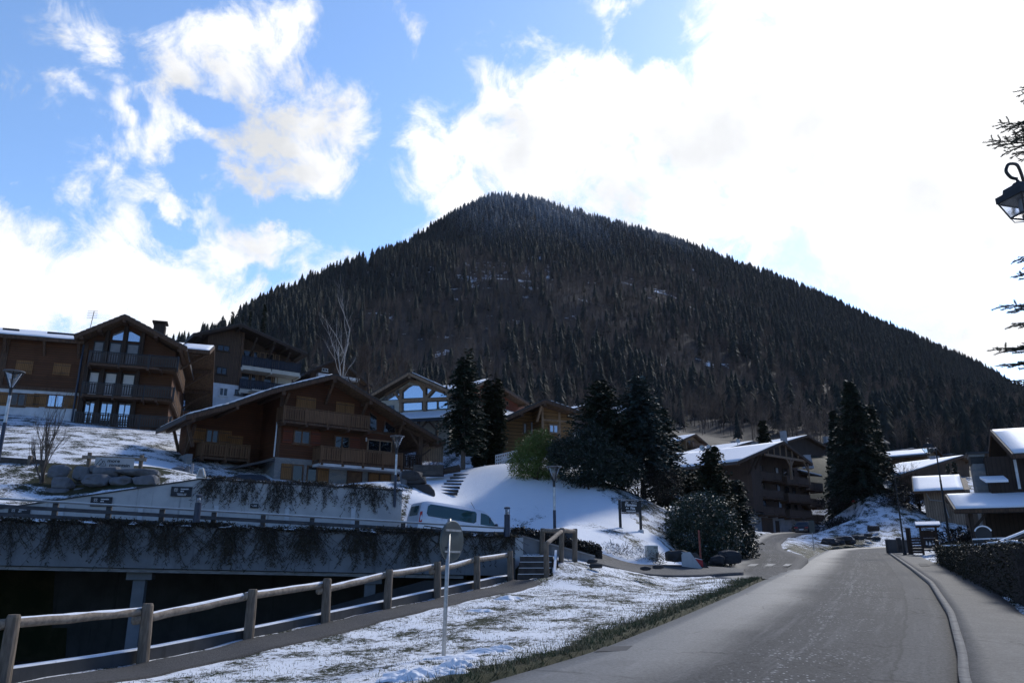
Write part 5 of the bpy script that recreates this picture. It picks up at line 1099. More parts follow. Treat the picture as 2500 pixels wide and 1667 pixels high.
# upper retaining wall with signs
def uwall(name, label, pts, zt_, zb, th=.3, mat='concrete'):
    t = thing(name, label, 'wall', (0, 0, 0)); m = MB()
    for (p, q), (za, zb_) in zip(zip(pts[:-1], pts[1:]), zip(zt_[:-1], zt_[1:])):
        p, q = np.array(p), np.array(q); d = (q - p) / np.linalg.norm(q - p); n = np.array([-d[1], d[0]]) * th
        m.add([(*p, zb), (*q, zb), (*q, zb_), (*p, za), (*(p + n), zb), (*(q + n), zb), (*(q + n), zb_), (*(p + n), za)], [(0, 1, 2, 3), (7, 6, 5, 4), (0, 4, 5, 1), (3, 2, 6, 7), (0, 3, 7, 4), (1, 5, 6, 2)])
    m.build('wall_face', mat, t); c = MB()
    for (p, q), (za, zb_) in zip(zip(pts[:-1], pts[1:]), zip(zt_[:-1], zt_[1:])):
        p, q = np.array(p), np.array(q); d = (q - p) / np.linalg.norm(q - p); n = np.array([-d[1], d[0]]); c.beam((*(p + n * th / 2), za + .03), (*(q + n * th / 2), zb_ + .03), th + .1, .06)
    c.build('coping', 'dark_concrete', t); return t
U = [at(-200, 1262, 34), at(0, 1241, 36), at(487, 1169, 38), at(982, 1197, 41)]
tU = uwall('retaining_wall', 'pale concrete wall below the timber chalet, sloping down to the left behind the railing', [tuple(p[:2]) for p in U], [p[2] - .03 for p in U], 1.5)
UP = PL((487, 1169, 38), (982, 1197, 41)); UPl = PL((0, 1241, 36), (487, 1169, 38))
def on(pl, px, py, off=.05):
    x, z = pl.loc(px, py, off); q = pl.o + np.array([pl.d[0], pl.d[1], 0]) * x - pl.n * off; return np.array([q[0], q[1], pl.o[2] + z])
def sign_board(name, label, pl, a, b, mat, group=None, cat='sign', th=.03):
    p0 = on(pl, *a); x0, z0 = pl.loc(*a, .05); x1, z1 = pl.loc(*b, .05); w, h = x1 - x0, z0 - z1; c = (on(pl, *a) + on(pl, *b)) / 2
    t = thing(name, label, cat, tuple(c), pl.rot, group); MB().box(-w / 2, w / 2, -th, 0, -h / 2, h / 2).build('board', mat, t); return t, w, h
def xlogo(t, x, z, s, y):
    m = MB()
    for k_ in range(4):
        a = math.pi / 4 + k_ * math.pi / 2
        for o_ in (-.16, .16):
            d = np.array((math.cos(a), math.sin(a))); n = np.array((-d[1], d[0])) * o_ * s
            p, q = np.array((x, z)) + d * s * .12 + n, np.array((x, z)) + d * s * .72 + n; m.beam((p[0], y, p[1]), (q[0], y, q[1]), .10 * s, .004, (0, 1, 0))
    m.build('emblem', 'sign_white', t)
for i, (a, b, lab) in enumerate([((419, 1187), (467, 1212), 'dark sign with white cross emblem on the concrete wall, high beside the creepers'), ((223, 1212), (272, 1236), 'dark sign with white cross emblem half hidden by the railing below the boulders'), ((22, 1238), (72, 1260), 'dark sign with white cross emblem low at the far left behind the railing boards')]):
    t, w, h = sign_board('parking_sign', lab, UPl, a, b, 'sign_navy', 'parking signs on the retaining wall')
    xlogo(t, -w * .27, h * .16, h * .30, -.034); text('mountain', h * .21, 'sign_white', t, (w * .16, -.036, h * .26), bold=.004); text('xtra', h * .21, 'sign_white', t, (w * .04, -.036, h * .04), bold=.004)
    m = MB().box(-w * .20, w * .26, -.034, -.031, -h * .25, -h * .20).box(-w * .16, w * .24, -.034, -.031, -h * .37, -h * .32).build('small_print', 'sign_white', t)
t, w, h = sign_board('small_plate', 'small dark name plate among the creepers on the concrete wall', UP, (611, 1229), (630, 1240), 'sign_navy'); text('RUBIS', h * .5, 'sign_white', t, (0, -.036, 0))
for i, px in enumerate((147, 341, 526, 700, 862)):
    pl = UPl if px < 487 else UP; c = on(pl, px, 1262, .06); o = MB().box(-.11, .11, -.02, 0, -.7, .55).build('bay_stripe', 'white_plaster', None, loc=tuple(c), rz=pl.rot)
    tag(o, ['white painted bay stripe at the far left end of the retaining wall', 'white painted bay stripe under the sloping wall top left of the bollard', 'white painted bay stripe just right of the blue bollard', 'white painted bay stripe near the middle of the creeper hung wall', 'white painted bay stripe at the right part of the creeper wall'][i], 'wall marking', 'white bay stripes on the retaining wall')

# kerb wall along the path, between it and the pit
t = thing('kerb_wall', 'low concrete kerb wall with a snowy top along the log fence', 'wall', (0, 0, 0))
A_ = np.array(POSTS[0]) - FD * 30; z_ = lambda s: float(np.interp(s, [-30] + [np.dot(np.array(p) - np.array(POSTS[0]), FD) for p in POSTS] + [40], [POSTZ[0] - .5] + POSTZ + [1.0]))
m, m2 = MB(), MB(); S = np.linspace(-30, np.linalg.norm(P7 - np.array(POSTS[0])) + .5, 40)
for a, b in zip(S[:-1], S[1:]):
    p, q = np.array(POSTS[0]) + FD * a - FN * .12, np.array(POSTS[0]) + FD * b - FN * .12; n = -FN * .22; za, zb_ = z_(a) + .20, z_(b) + .20
    m.add([(*p, za - .8), (*q, zb_ - .8), (*q, zb_), (*p, za), (*(p + n), -2.6), (*(q + n), -2.6), (*(q + n), zb_), (*(p + n), za)], [(0, 1, 2, 3), (7, 6, 5, 4), (3, 2, 6, 7)])
    for k_ in range(3):
        u0, u1 = k_ / 3, (k_ + 1) / 3; pa, pb = p + (q - p) * u0, p + (q - p) * u1; e0, e1 = RND.uniform(.0, .05), RND.uniform(.0, .05); ha = za + (zb_ - za) * u0; hb = za + (zb_ - za) * u1
        m2.add([(*(pa + n * (.15 + e0)), ha + .003), (*(pb + n * (.15 + e0)), hb + .003), (*(pb + n * .95), hb + .003), (*(pa + n * .95), ha + .003), (*(pa + n * (.25 + e0)), ha + .03), (*(pb + n * (.25 + e0)), hb + .03), (*(pb + n * .85), hb + .03), (*(pa + n * .85), ha + .03)], [(0, 1, 5, 4), (1, 2, 6, 5), (2, 3, 7, 6), (3, 0, 4, 7), (4, 5, 6, 7)])
m.build('wall_face', 'dark_concrete', t); m2.build('snow_cap', 'snow', t)

# log fence
t = thing('log_fence', 'peeled log fence with round posts and single rails beside the gravel path', 'fence', (0, 0, 0))
def log(m, p, q, r0, r1, n=12):
    p, q = np.array(p, float), np.array(q, float); k_ = 7; pts = [p + (q - p) * i / k_ + rng.normal(size=3) * .006 * (0 < i < k_) for i in range(k_ + 1)]; m.tube(pts, [r0 + (r1 - r0) * i / k_ for i in range(k_ + 1)], n)
PZ = []
for (x, y), z in zip([tuple(np.array(POSTS[0]) - FD * 2.45)] + POSTS, [POSTZ[0] - .1] + POSTZ):
    dx, dy = RND.uniform(-.03, .03), RND.uniform(-.03, .03)
    m = MB(); m.tube([(x, y, z - .3), (x + dx * .5, y, z + .5), (x + dx, y + dy, z + 1.0), (x + dx, y + dy, z + 1.045)], [.115, .108, .102, .085], 14); o = m.build('post', 'post_log', t, smooth=False); PZ.append(np.array((x + dx, y + dy, z + 1.0)))
for i in range(len(PZ) - 1):
    alt = i % 2; m = MB(); o_ = -FN * .0; a, b = PZ[i].copy(), PZ[i + 1].copy()
    d = b - a; d /= np.linalg.norm(d); a = a - d * .18 + np.array((0, 0, -.10 - (.14 if not alt else 0))); b = b + d * .16 + np.array((0, 0, -.10 + (0 if not alt else -.02))); sh = np.append(-FN * .11, 0); log(m, a + sh, b + sh, .082, .072); m.build('rail', 'peeled_log', t, smooth=True); rl = t.children[-1]; MB().tube([a + sh + (b - a) * f + (0, 0, .045 + RND.uniform(-.006, .004)) for f in np.linspace(.05, .95, 12)], .05, 8).build('snow_strip', 'snow', rl, smooth=True)

# wooden stairs at the end of the path with their log railing
sA = at(1252, 1418, 28.4); sB = at(1340, 1418, 28.8)
t = thing('timber_stairs', 'dark sleeper stairs with snow edges climbing from the path to the drive', 'stairs', (0, 0, 0))
s0, s1 = np.array((.15, 28.55)), np.array((1.40, 28.95)); up = np.array((.10, .98)); zb = .82
for i in range(5):
    a, b = s0 + up * (.36 * i), s1 + up * (.36 * i); z = zb + .21 * i
    m = MB().add([(*a, z - .3), (*b, z - .3), (*b, z + .19), (*a, z + .19), (*(a + up * .40), z - .3), (*(b + up * .40), z - .3), (*(b + up * .40), z + .19), (*(a + up * .40), z + .19)], [(0, 1, 2, 3), (7, 6, 5, 4), (0, 4, 5, 1), (1, 5, 6, 2), (2, 6, 7, 3), (3, 7, 4, 0)]); st = m.build('step', 'sleeper_wood', t)
    MB().beam((*(a + up * .03 + (.03, 0)), z + .20), (*(b + up * .03 - (.03, 0)), z + .20), .06, .02).build('snow_edge', 'snow', st)
m = MB(); a, b = s1 + (.06, -.15), s1 + up * 1.9 + (.06, 0); m.add([(a[0], a[1], zb - .1), (b[0], b[1], zb + .9), (b[0], b[1], zb + 1.25), (a[0], a[1], zb + .22), (a[0] + .1, a[1], zb - .1), (b[0] + .1, b[1], zb + .9), (b[0] + .1, b[1], zb + 1.25), (a[0] + .1, a[1], zb + .22)], [(0, 1, 2, 3), (7, 6, 5, 4), (0, 4, 5, 1), (1, 5, 6, 2), (2, 6, 7, 3), (3, 7, 4, 0)]).build('stringer', 'sleeper_wood', t)
MB().beam((a[0] + .05, a[1], zb + .235), (b[0] + .05, b[1], zb + 1.265), .09, .02).build('snow_edge', 'snow', t)
MB().box(-.1, .12, 28.9, 30.8, .2, 1.75).build('side_wall', 'dark_concrete', t)
t = thing('stair_railing', 'log handrail with four posts around the top of the sleeper stairs', 'railing', (0, 0, 0))
def post(p_top, p_bot, Y):
    a, b = at(*p_bot, Y), at(*p_top, Y); MB().tube([a - (0, 0, .25), (a + b) / 2, b - (0, 0, .04), b], [.105, .10, .098, .085], 14).build('post', 'post_log', t); return b
p1 = post((1325, 1289), (1322, 1358), 31.5); p2 = post((1332, 1322), (1335, 1412), 28.9); p3 = post((1372, 1288), (1369, 1374), 30.6); p4 = post((1404, 1290), (1403, 1372), 31.6)
for a, b in ((p1, p3), (p3, p4), (p2, p3)): m = MB(); log(m, a - (0, 0, .10), b - (0, 0, .10), .082, .076); m.build('rail', 'peeled_log', t, smooth=True)
MB().tube([(.32, 29.0, 1.08), (.32, 29.25, 1.08)], .12, 12).build('pipe_end', 'dark_concrete', t)

# low wall right of the stairs, with steel coping; it follows the drive
L0, L1 = at(1258, 1320, 31.2), at(1452, 1376, 32.6); zt0, zt1 = at(1258, 1309, 31.2)[2], at(1452, 1359, 32.6)[2]
t = uwall('drive_wall', 'low grey concrete wall with pale coping right of the log stairs', [(L0[0] + .2, L0[1]), tuple(L1[:2])], [zt0, zt1], .8, .22, 'old_concrete')
for c in t.children:
    if c.name.startswith('coping'): c.data.materials[0] = MATS['rail_grey']
# kerb of the driveway
a_, b_ = at(1466, 1373, 36.0), at(1692, 1391, 37.2); c_ = (a_ + b_) / 2 + (0, .1, -.02); m = MB()
for p, q in ((a_, c_), (c_, b_)): m.beam(p - (0, 0, .02), q - (0, 0, .02), .18, .22)
tag(m.build('drive_kerb', 'dark_concrete'), 'dark kerb edging the drive below the snow field', kind='structure')

# road sign seen from behind
t = thing('road_sign', 'round traffic sign seen from behind on a thin galvanised pole in the snowy lawn', 'road sign', (0, 0, 0))
sb, stp = at(1082, 1613, 15.0), at(1097, 1266, 15.35)
MB().tube([sb - (0, 0, .2), (sb + stp) / 2, stp], .038, 12).build('pole', 'galvanised', t, smooth=True)
c = at(1102, 1320, 15.33); sgn = bpy.data.objects.new('sign_face', None); link(sgn, t); sgn.location = tuple(c + (0, .06, 0)); sgn.rotation_euler = (R(2), 0, R(60))
RD = .385
MB().lathe([(0.001, 0), (RD - .012, 0), (RD, -.012), (RD, .02), (RD - .012, .026), (.001, .026)], 48, cap=False).build('disc', 'sign_back', sgn); d = sgn.children[0]; d.rotation_euler = (R(90), 0, 0)
m = MB()
for z in (.20, -.20): m.box(-.26, .26, -.045, -.001, z - .02, z + .02)
m.build('bracket', 'galvanised', sgn)
m = MB()
for z in (-.12, -.20): m.box(-.25, -.10, -.0295, -.0265, z - .012, z + .012).box(-.24, -.12, -.0295, -.0265, z - .03, z - .022)
m.build('maker_label', 'dark_frame', sgn)
# ---------------------------------------------------------------- vegetation builders
def conifer(h, r, seed, zb=.06, sp=.42, nb=9, droop=.30, rise=.12, spray=.36, p=.85, w=.30, gap=.0, lean=0.):
    g_ = np.random.default_rng(seed); C0, DIR, LEN, S = [], [], [], []
    z = h * zb
    while z < h * .985:
        tt = z / h; R_ = r * (1 - tt) ** p * (1 if tt > zb + .12 else .55 + .45 * (tt - zb) / .12) + .10
        n = max(4, int(nb * (.5 + .5 * (1 - tt))))
        for a in g_.uniform(0, 2 * math.pi, n):
            if g_.random() < gap: continue
            L = R_ * g_.uniform(.62, 1.12); k_ = max(2, int(L / .17)); s = np.linspace(.12, 1, k_)
            d = np.array((math.cos(a), math.sin(a))); zz = z + L * (rise * s - droop * s * s) + g_.normal() * .08
            P = np.stack([d[0] * L * s, d[1] * L * s, zz], 1); C0.append(P); DIR.append(np.repeat([[d[0], d[1], 0]], k_, 0)); LEN.append(spray * (1.15 - .6 * s)); S.append(s)
        z += sp * g_.uniform(.7, 1.25) * (1 - .45 * tt)
    P = np.concatenate(C0); D = np.concatenate(DIR); L = np.concatenate(LEN); V, F = [], []; o = 0
    for sd in (-1, 0, 1):
        m = len(P); side = np.stack([-D[:, 1], D[:, 0], np.zeros(m)], 1) * sd
        d = D * g_.uniform(.4, 1., (m, 1)) + side * g_.uniform(.7, 1.1, (m, 1)); d[:, 2] = g_.uniform(-.5, .12, m); d /= np.linalg.norm(d, axis=1)[:, None]
        q = np.cross(d, g_.normal(size=(m, 3)) * .5 + (0, 0, 1)); q /= np.linalg.norm(q, axis=1)[:, None] + 1e-9
        l = (L * g_.uniform(.7, 1.3, m))[:, None]; wv = q * l * w
        V.append(np.stack([P, P + d * l * .5 + wv, P + d * l, P + d * l * .5 - wv], 1).reshape(-1, 3)); F.append(np.arange(m * 4).reshape(-1, 4) + o); o += m * 4
    V = np.concatenate(V); V[:, 0] += lean * V[:, 2]; return V, np.concatenate(F)
def add_conifer(name, label, px, pyt, pyb, Y, rpx, mat, seed, group=None, trunk=True, zg=None, bark='bark', **k_):
    b = at(px, pyb, Y); x, y = b[0], Y; zg = hh(x, y) - .1 if zg is None else zg; h = at(px, pyt, Y)[2] - zg
    t = thing(name, label, 'tree', (x, y, zg), 0, group); V, F = conifer(h, rpx / FPX * Y, seed, **k_); npmesh('crown', V, F, mat, t)
    if trunk: MB().tube([(0, 0, -.3), (0, 0, h * .5), (0, 0, h * .97)], [.05 + h * .016, h * .011, .02], 8).build('trunk', bark, t)
    return t
def leaves(n, ell, seed, size=(.10, .20), asp=.45, flow=0., clump=.25, inner=.55, up=.25):
    """leaf quads through the volume of a few ellipsoids (cx,cy,cz,rx,ry,rz)"""
    g_ = np.random.default_rng(seed); E_ = np.array(ell, float); wt = E_[:, 3] * E_[:, 4] + E_[:, 3] * E_[:, 5]; c = g_.choice(len(E_), n, p=wt / wt.sum())
    d = g_.normal(size=(n, 3)); d /= np.linalg.norm(d, axis=1)[:, None]
    ph = g_.uniform(0, 6, 4); lump_ = 1 + clump * (np.sin(d[:, 0] * 5 + ph[0] + c) * np.sin(d[:, 1] * 6 + ph[1]) + .6 * np.sin(d[:, 2] * 9 + ph[2] + d[:, 0] * 7) * np.cos(d[:, 1] * 11 + ph[3])) / 1.3
    rr = (inner + (1 - inner) * g_.random(n) ** .6) * lump_
    P = E_[c, :3] + d * rr[:, None] * E_[c, 3:]
    a = g_.normal(size=(n, 3)) + d * .7 + np.array((0, 0, flow)); a /= np.linalg.norm(a, axis=1)[:, None]; q = np.cross(a, g_.normal(size=(n, 3)) + (0, 0, up)); q /= np.linalg.norm(q, axis=1)[:, None] + 1e-9
    l = g_.uniform(size[0], size[1], (n, 1)); V = np.stack([P, P + a * l * .5 + q * l * asp * .5, P + a * l, P + a * l * .5 - q * l * asp * .5], 1).reshape(-1, 3)
    return V, np.arange(n * 4).reshape(-1, 4)
def add_bush(name, label, px, pyb, Y, ell, n, mat, seed, cat='bush', group=None, stems=6, zg=None, smat='bark', **k_):
    b = at(px, pyb, Y); zg = hh(b[0], Y) - .05 if zg is None else zg; t = thing(name, label, cat, (b[0], Y, zg), 0, group)
    V, F = leaves(n, ell, seed, **k_); npmesh('foliage', V, F, mat, t)
    if stems:
        g_ = np.random.default_rng(seed); m = MB()
        for i in range(stems):
            e = ell[i % len(ell)]; m.tube([(g_.normal() * .15, g_.normal() * .15, -.2), (e[0] * .5 + g_.normal() * .2, e[1] * .5, e[2] * .5), (e[0] + g_.normal() * e[3] * .3, e[1], e[2] + e[5] * .4)], [.06, .045, .015], 6)
        m.build('stem', smat, t)
    return t
def bare(m, p, d, L, r, depth, g_, up=.25, n=(2, 4), spread=.55, nside=5):
    """a bare limb with its twigs"""
    k_ = 5; pts = [np.array(p, float)]; d = np.array(d, float); d /= np.linalg.norm(d)
    for i in range(k_):
        d = d + g_.normal(size=3) * .10 + (0, 0, up * .1); d /= np.linalg.norm(d); pts.append(pts[-1] + d * L / k_)
    m.tube(pts, np.linspace(r, r * .45, k_ + 1), nside if depth > 1 else 3, cap=False)
    if depth <= 0: return
    for _ in range(g_.integers(*n) + (2 if depth > 1 else 1)):
        i = g_.integers(1, k_ + 1); q = d + g_.normal(size=3) * spread + (0, 0, up * .4); bare(m, pts[i], q, L * g_.uniform(.42, .68), r * .45 * (1 - .05 * i) + .002, depth - 1, g_, up, n, spread, nside)
def add_bare(name, label, px, pyt, pyb, Y, mat, seed, stems=1, depth=3, r=.10, cat='tree', group=None, spread=.5, up=.45, tilt=.12, zg=None, frac=.62, part='branches'):
    b = at(px, pyb, Y); zg = hh(b[0], Y) - .1 if zg is None else zg; h = at(px, pyt, Y)[2] - zg; g_ = np.random.default_rng(seed)
    t = thing(name, label, cat, (b[0], Y, zg), 0, group); m = MB()
    for i in range(stems): bare(m, (g_.normal() * .05 * (stems > 1), g_.normal() * .05 * (stems > 1), -.1), (g_.normal() * tilt, g_.normal() * tilt, 1), h * frac * (1 if i == 0 else g_.uniform(.7, 1.)), r, depth, g_, up, (2, 4), spread)
    m.build(part, mat, t, smooth=True); return t

# ---- trees and bushes of the garden on the slope
add_conifer('garden_conifer', 'ragged dark conifer with bare lower trunk beside the hill steps', 1130, 870, 1150, 53, 80, 'dark_pine', 1, zb=.18, sp=.25, droop=.35, p=.5, gap=.10, nb=15, bark='grey_bark')
add_conifer('brown_conifer', 'taller brownish conifer behind the ragged dark conifer', 1142, 850, 1100, 66, 52, 'thuja_green', 2, zb=.1, droop=-.1, rise=.35, p=.6, spray=.4, gap=.1)
add_conifer('thuja', 'narrow columnar thuja right of the ragged conifer', 1203, 938, 1135, 56, 27, 'thuja_green', 3, zb=.02, sp=.13, droop=-.7, rise=.5, p=.25, spray=.46, nb=20, trunk=False)
add_conifer('thuja', 'short dark thuja tucked under the ragged conifer', 1168, 1040, 1132, 55, 20, 'dark_pine', 4, zb=.02, sp=.15, nb=16, droop=-.6, rise=.5, p=.4, trunk=False)
add_conifer('dark_pine', 'broad dark pine left of the blue spruce above the snow field', 1474, 930, 1225, 51, 126, 'dark_pine', 5, zb=.05, sp=.24, droop=.05, rise=.25, p=.62, nb=17, gap=.05)
add_conifer('blue_spruce', 'tall blue grey spruce with a bare trunk behind the residence sign', 1572, 916, 1225, 52, 128, 'blue_spruce', 6, zb=.20, sp=.23, droop=.38, p=.62, nb=17, spray=.36, gap=.03, bark='grey_bark')
add_conifer('yard_spruce', 'dark spruce hugging the right side of the blue spruce', 1628, 985, 1240, 55, 78, 'spruce_green', 7, zb=.08, sp=.24, droop=.35, p=.6, nb=15)
add_conifer('yard_spruce', 'pointed dark conifer in front of the snowy roof of the balcony chalet', 1752, 1092, 1340, 50, 66, 'thuja_green', 8, zb=.03, sp=.2, droop=-.1, rise=.3, p=.5, nb=16)
add_conifer('yard_spruce', 'slim dark conifer right against the balcony chalet garage', 1806, 1170, 1335, 54, 48, 'spruce_green', 9, zb=.02, sp=.2, droop=.0, rise=.2, p=.45, nb=15)
add_conifer('yard_spruce', 'low dark conifer filling the gap above the laurel bush', 1700, 1150, 1310, 53, 48, 'dark_pine', 10, zb=.02, sp=.3, droop=.0, rise=.2, p=.45)
add_bush('bamboo', 'bright yellow green bamboo clump in front of the golden chalet', 1312, 1165, 50, [(0, 0, 1.5, 1.5, 1.2, 1.5), (-.9, 0, 1.0, 1.0, .9, 1.0), (.9, .2, 1.1, 1.0, 1, 1.1), (.3, 0, 2.3, .8, .8, .9)], 11000, 'bamboo_green', 12, size=(.16, .34), asp=.16, flow=-.3, clump=.35)
add_bush('rhododendron', 'dark glossy rhododendron mass with snow flecked leaves below the dark pine', 1425, 1200, 48.5, [(0, 0, 1.7, 1.9, 1.5, 1.7), (1.3, 0, 1.4, 1.7, 1.4, 1.4), (-1.2, .2, 2.2, 1.0, 1, 1.0), (2.6, 0, 1.0, 1.2, 1, 1.0), (.6, .4, 3.0, 1.1, 1, 1.0)], 17000, 'laurel_dark', 13, size=(.12, .24), asp=.4)
add_bush('undergrowth_bush', 'dark brown shady thicket under the blue spruce', 1560, 1245, 50.5, [(0, 0, .9, 1.6, 1.1, 1.1), (-1.7, 0, .8, 1.2, 1, .9), (1.6, 0, .9, 1.3, 1, 1.2)], 9000, 'dark_hedge', 14, size=(.08, .2), asp=.3)
add_bush('laurel_bush', 'large rounded laurel bush with pale snow flecked leaves beside the side street', 1716, 1368, 43.5, [(0, 0, 1.9, 1.95, 1.6, 1.9), (-.9, 0, 1.3, 1.2, 1.1, 1.3), (1.1, .2, 1.3, 1.1, 1.1, 1.3), (.3, 0, 2.9, 1.2, 1.0, 1.0), (-1.2, -.2, 2.5, .8, .8, .7), (1.3, -.3, 2.4, .7, .7, .6), (.2, -.6, .6, 1.5, .9, .7)], 20000, 'laurel_green', 15, size=(.12, .22), asp=.36, flow=-.4, clump=.3)
add_bush('frosted_bush', 'pale frosted bush between the blue spruce and the pointed conifer', 1690, 1215, 57, [(0, 0, 1.0, 1.1, .9, 1.2), (.8, 0, .7, .8, .8, .9)], 3500, 'frost_bush', 16, size=(.10, .2), asp=.4)
add_bush('garage_bush', 'dark leafy bush at the foot of the slim conifer by the garage', 1790, 1345, 49, [(0, 0, 1.2, 1.2, 1.1, 1.3), (.9, .5, .8, .8, .8, .9)], 5000, 'laurel_dark', 17)
for i, (px, py, s, lab) in enumerate([(1492, 1362, .42, 'leftmost dry tuft in the snow below the residence sign'), (1524, 1362, .48, 'sparse dry tuft left of the utility cabinet beside its darker twin'), (1566, 1370, .5, 'spreading dry tuft right next to the utility cabinet'), (1607, 1372, .42, 'brown rounded tuft in front of the utility cabinet')]):
    add_bush('dry_shrub', lab, px, py, 36.6, [(0, 0, s * .6, s, s * .8, s * .8)], 500, 'dark_hedge' if i % 2 else 'frost_bush', 30 + i, cat='shrub', group='dry tufts in the snow', stems=0, size=(.06, .2), asp=.12, flow=.8, inner=.1)
add_bare('red_shrub', 'reddish bare shrub in the snow beside the porch of the timber chalet', 1053, 1098, 1138, 53, 'red_twig', 21, stems=9, depth=2, r=.025, cat='shrub', tilt=.3, spread=.5)
add_bare('sapling', 'thin leafless sapling in front of the boulder wall', 100, 1000, 1212, 40, 'grey_bark', 22, stems=5, depth=3, r=.055, tilt=.07, spread=.28, up=.9, frac=.68)
add_bare('birch', 'pale leafless birch with two stems rising behind the ridge of the timber chalet', 838, 782, 905, 90, 'birch_bark', 23, stems=2, depth=3, r=.10, tilt=.09, up=.6, frac=.85)
for i, (px, pt, pb, Yd, lab) in enumerate([(905, 800, 900, 96, 'brown leafless tree just right of the pale birch'), (948, 825, 910, 92, 'brown leafless tree above the left eave of the glazed chalet'), (872, 835, 915, 94, 'low brown leafless tree between the birch stems and the glazed chalet'), (985, 840, 905, 98, 'brown leafless tree directly over the glazed gable'), (2215, 1100, 1210, 100, 'brown leafless tree standing before the terrace chalet roof'), (2175, 1120, 1215, 98, 'thin leafless tree left of the terrace chalet'), (2245, 1140, 1230, 92, 'small leafless tree next to the wooden barn')]):
    add_bare('bare_tree', lab, px, pt, pb, Yd, 'twig', 40 + i, stems=3, depth=4, r=.10, tilt=.18, spread=.5, up=.5, group='leafless trees among the chalets', frac=.55)
for i, (px, pt, pb, Yd, rp, mt, lab) in enumerate([(2105, 925, 1200, 95, 92, 'dark_pine', 'huge dark spruce standing over the snow bank'), (2150, 985, 1200, 100, 50, 'dark_pine', 'dark spruce close behind the huge spruce on its right'), (2055, 1000, 1195, 102, 44, 'spruce_green', 'dark spruce close behind the huge spruce on its left'), (1868, 1022, 1110, 128, 34, 'thuja_green', 'brownish conifer behind the ridge of the balcony chalet'), (2040, 1085, 1190, 112, 34, 'dark_pine', 'dark conifer right of the balcony chalet wing'), (2335, 1125, 1170, 92, 18, 'dark_pine', 'dark conifer between the lantern post and the stone chimney'), (2318, 1130, 1170, 95, 14, 'spruce_green', 'small dark conifer behind the lantern post'),
        (562, 758, 830, 118, 14, 'dark_pine', 'leftmost spruce on the skyline over the dark apartment house'), (587, 762, 830, 118, 9, 'dark_pine', 'slim middle spruce on the skyline over the dark apartment house'), (606, 756, 830, 119, 11, 'dark_pine', 'rightmost of three spruces on the skyline over the apartment house'), (640, 742, 830, 125, 16, 'dark_pine', 'tall spruce on the skyline right of the three small ones')]):
    add_conifer('spruce', lab, px, pt, pb, Yd, rp, mt, 60 + i, group='spruces around the village', zb=.04, sp=.36 if Yd < 110 else .45, spray=min(.62, rp / FPX * Yd * .32), nb=14, droop=.4, p=.8)
for i, (px, py, Yd, ell, lab) in enumerate([(2075, 1203, 98, [(0, 0, .8, 4.5, 1, 1.0)], 'long dark shrub row along the top of the snow bank'), (2230, 1262, 90, [(0, 0, 1.2, 2.6, 1.5, 1.3), (-2.2, 0, .8, 1.8, 1.2, .9)], 'brown thicket on the snow bank before the wooden barn'), (2190, 1250, 93, [(0, 0, .9, 2.0, 1.4, 1.0)], 'brown brush in the middle of the snow bank'), (2045, 1285, 92, [(0, 0, .7, 2.0, 1.4, .9), (1.5, 0, .4, 1, 1, .7)], 'dark rounded bushes right of the parked black car'), (1960, 1262, 99, [(0, 0, .6, 1.6, 1, .7)], 'dark bush under the balconies of the balcony chalet'), (2345, 1300, 46, [(0, 0, 1.0, 1.6, 1.1, 1.1), (1.8, 0, .8, 1.2, 1, .9)], 'dark leafless tangle beneath the porch roof on the right')]):
    add_bush('thicket', lab, px, py, Yd, ell, 3200, 'dark_hedge', 80 + i, cat='bush', group='dark thickets on the right', size=(.15, .45), asp=.22, flow=.5, inner=.1, stems=0)

# ---- vines on the two concrete walls
def vine(name, label, pl, x, wd, ztop, zbot, n, seed, group, yoff=.0):
    n = int(n * .60) + 4
    g_ = np.random.default_rng(seed); q = pl.o + np.array([pl.d[0], pl.d[1], 0]) * x - pl.n * .02; t = thing(name, label, 'vine', (q[0], q[1], 0), pl.rot, group); m = MB(); P, A = [], []
    for i in range(n):
        u = g_.normal() * .45; xx = u * wd; L = (ztop - zbot) * max(.12, (1 - abs(u) * .55) * g_.uniform(.45, 1.1)); k_ = 9; pts = []; dx = g_.normal() * .05 - .0; y = -g_.uniform(.03, .14)
        for j in range(k_ + 1): pts.append((xx, y - .05 * math.sin(j * .9 + i) * .6, ztop - L * j / k_)); xx += dx + g_.normal() * .035
        m.tube(pts, np.linspace(.009, .004, k_ + 1), 3, cap=False)
        for _ in range(int(L * 13)):
            f = g_.random() ** .75; j = min(k_ - 1, int(f * k_)); a, b = np.array(pts[j]), np.array(pts[j + 1]); P.append(a + (b - a) * g_.random()); A.append((g_.choice((-1, 1)) * g_.uniform(.3, 1), g_.uniform(-.5, .1), -g_.uniform(.35, 1.1)))
    m.build('stems', 'vine_stem', t); P = np.array(P); A = np.array(A); A /= np.linalg.norm(A, axis=1)[:, None]; l = g_.uniform(.06, .15, (len(P), 1)); w_ = np.cross(A, g_.normal(size=(len(P), 3)) * .4 + (0, -1, 0)); w_ /= np.linalg.norm(w_, axis=1)[:, None]
    V = np.stack([P, P + A * l * .5 + w_ * l * .12, P + A * l, P + A * l * .5 - w_ * l * .12], 1).reshape(-1, 3); npmesh('leaves', V, np.arange(len(V)).reshape(-1, 4), 'vine_leaf', t)
class WP: pass
pw = WP(); pw.o = np.array([WA[0], WA[1], 0.]); pw.d = WD; pw.n = np.array([WN[0], WN[1], 0]); pw.rot = wrot
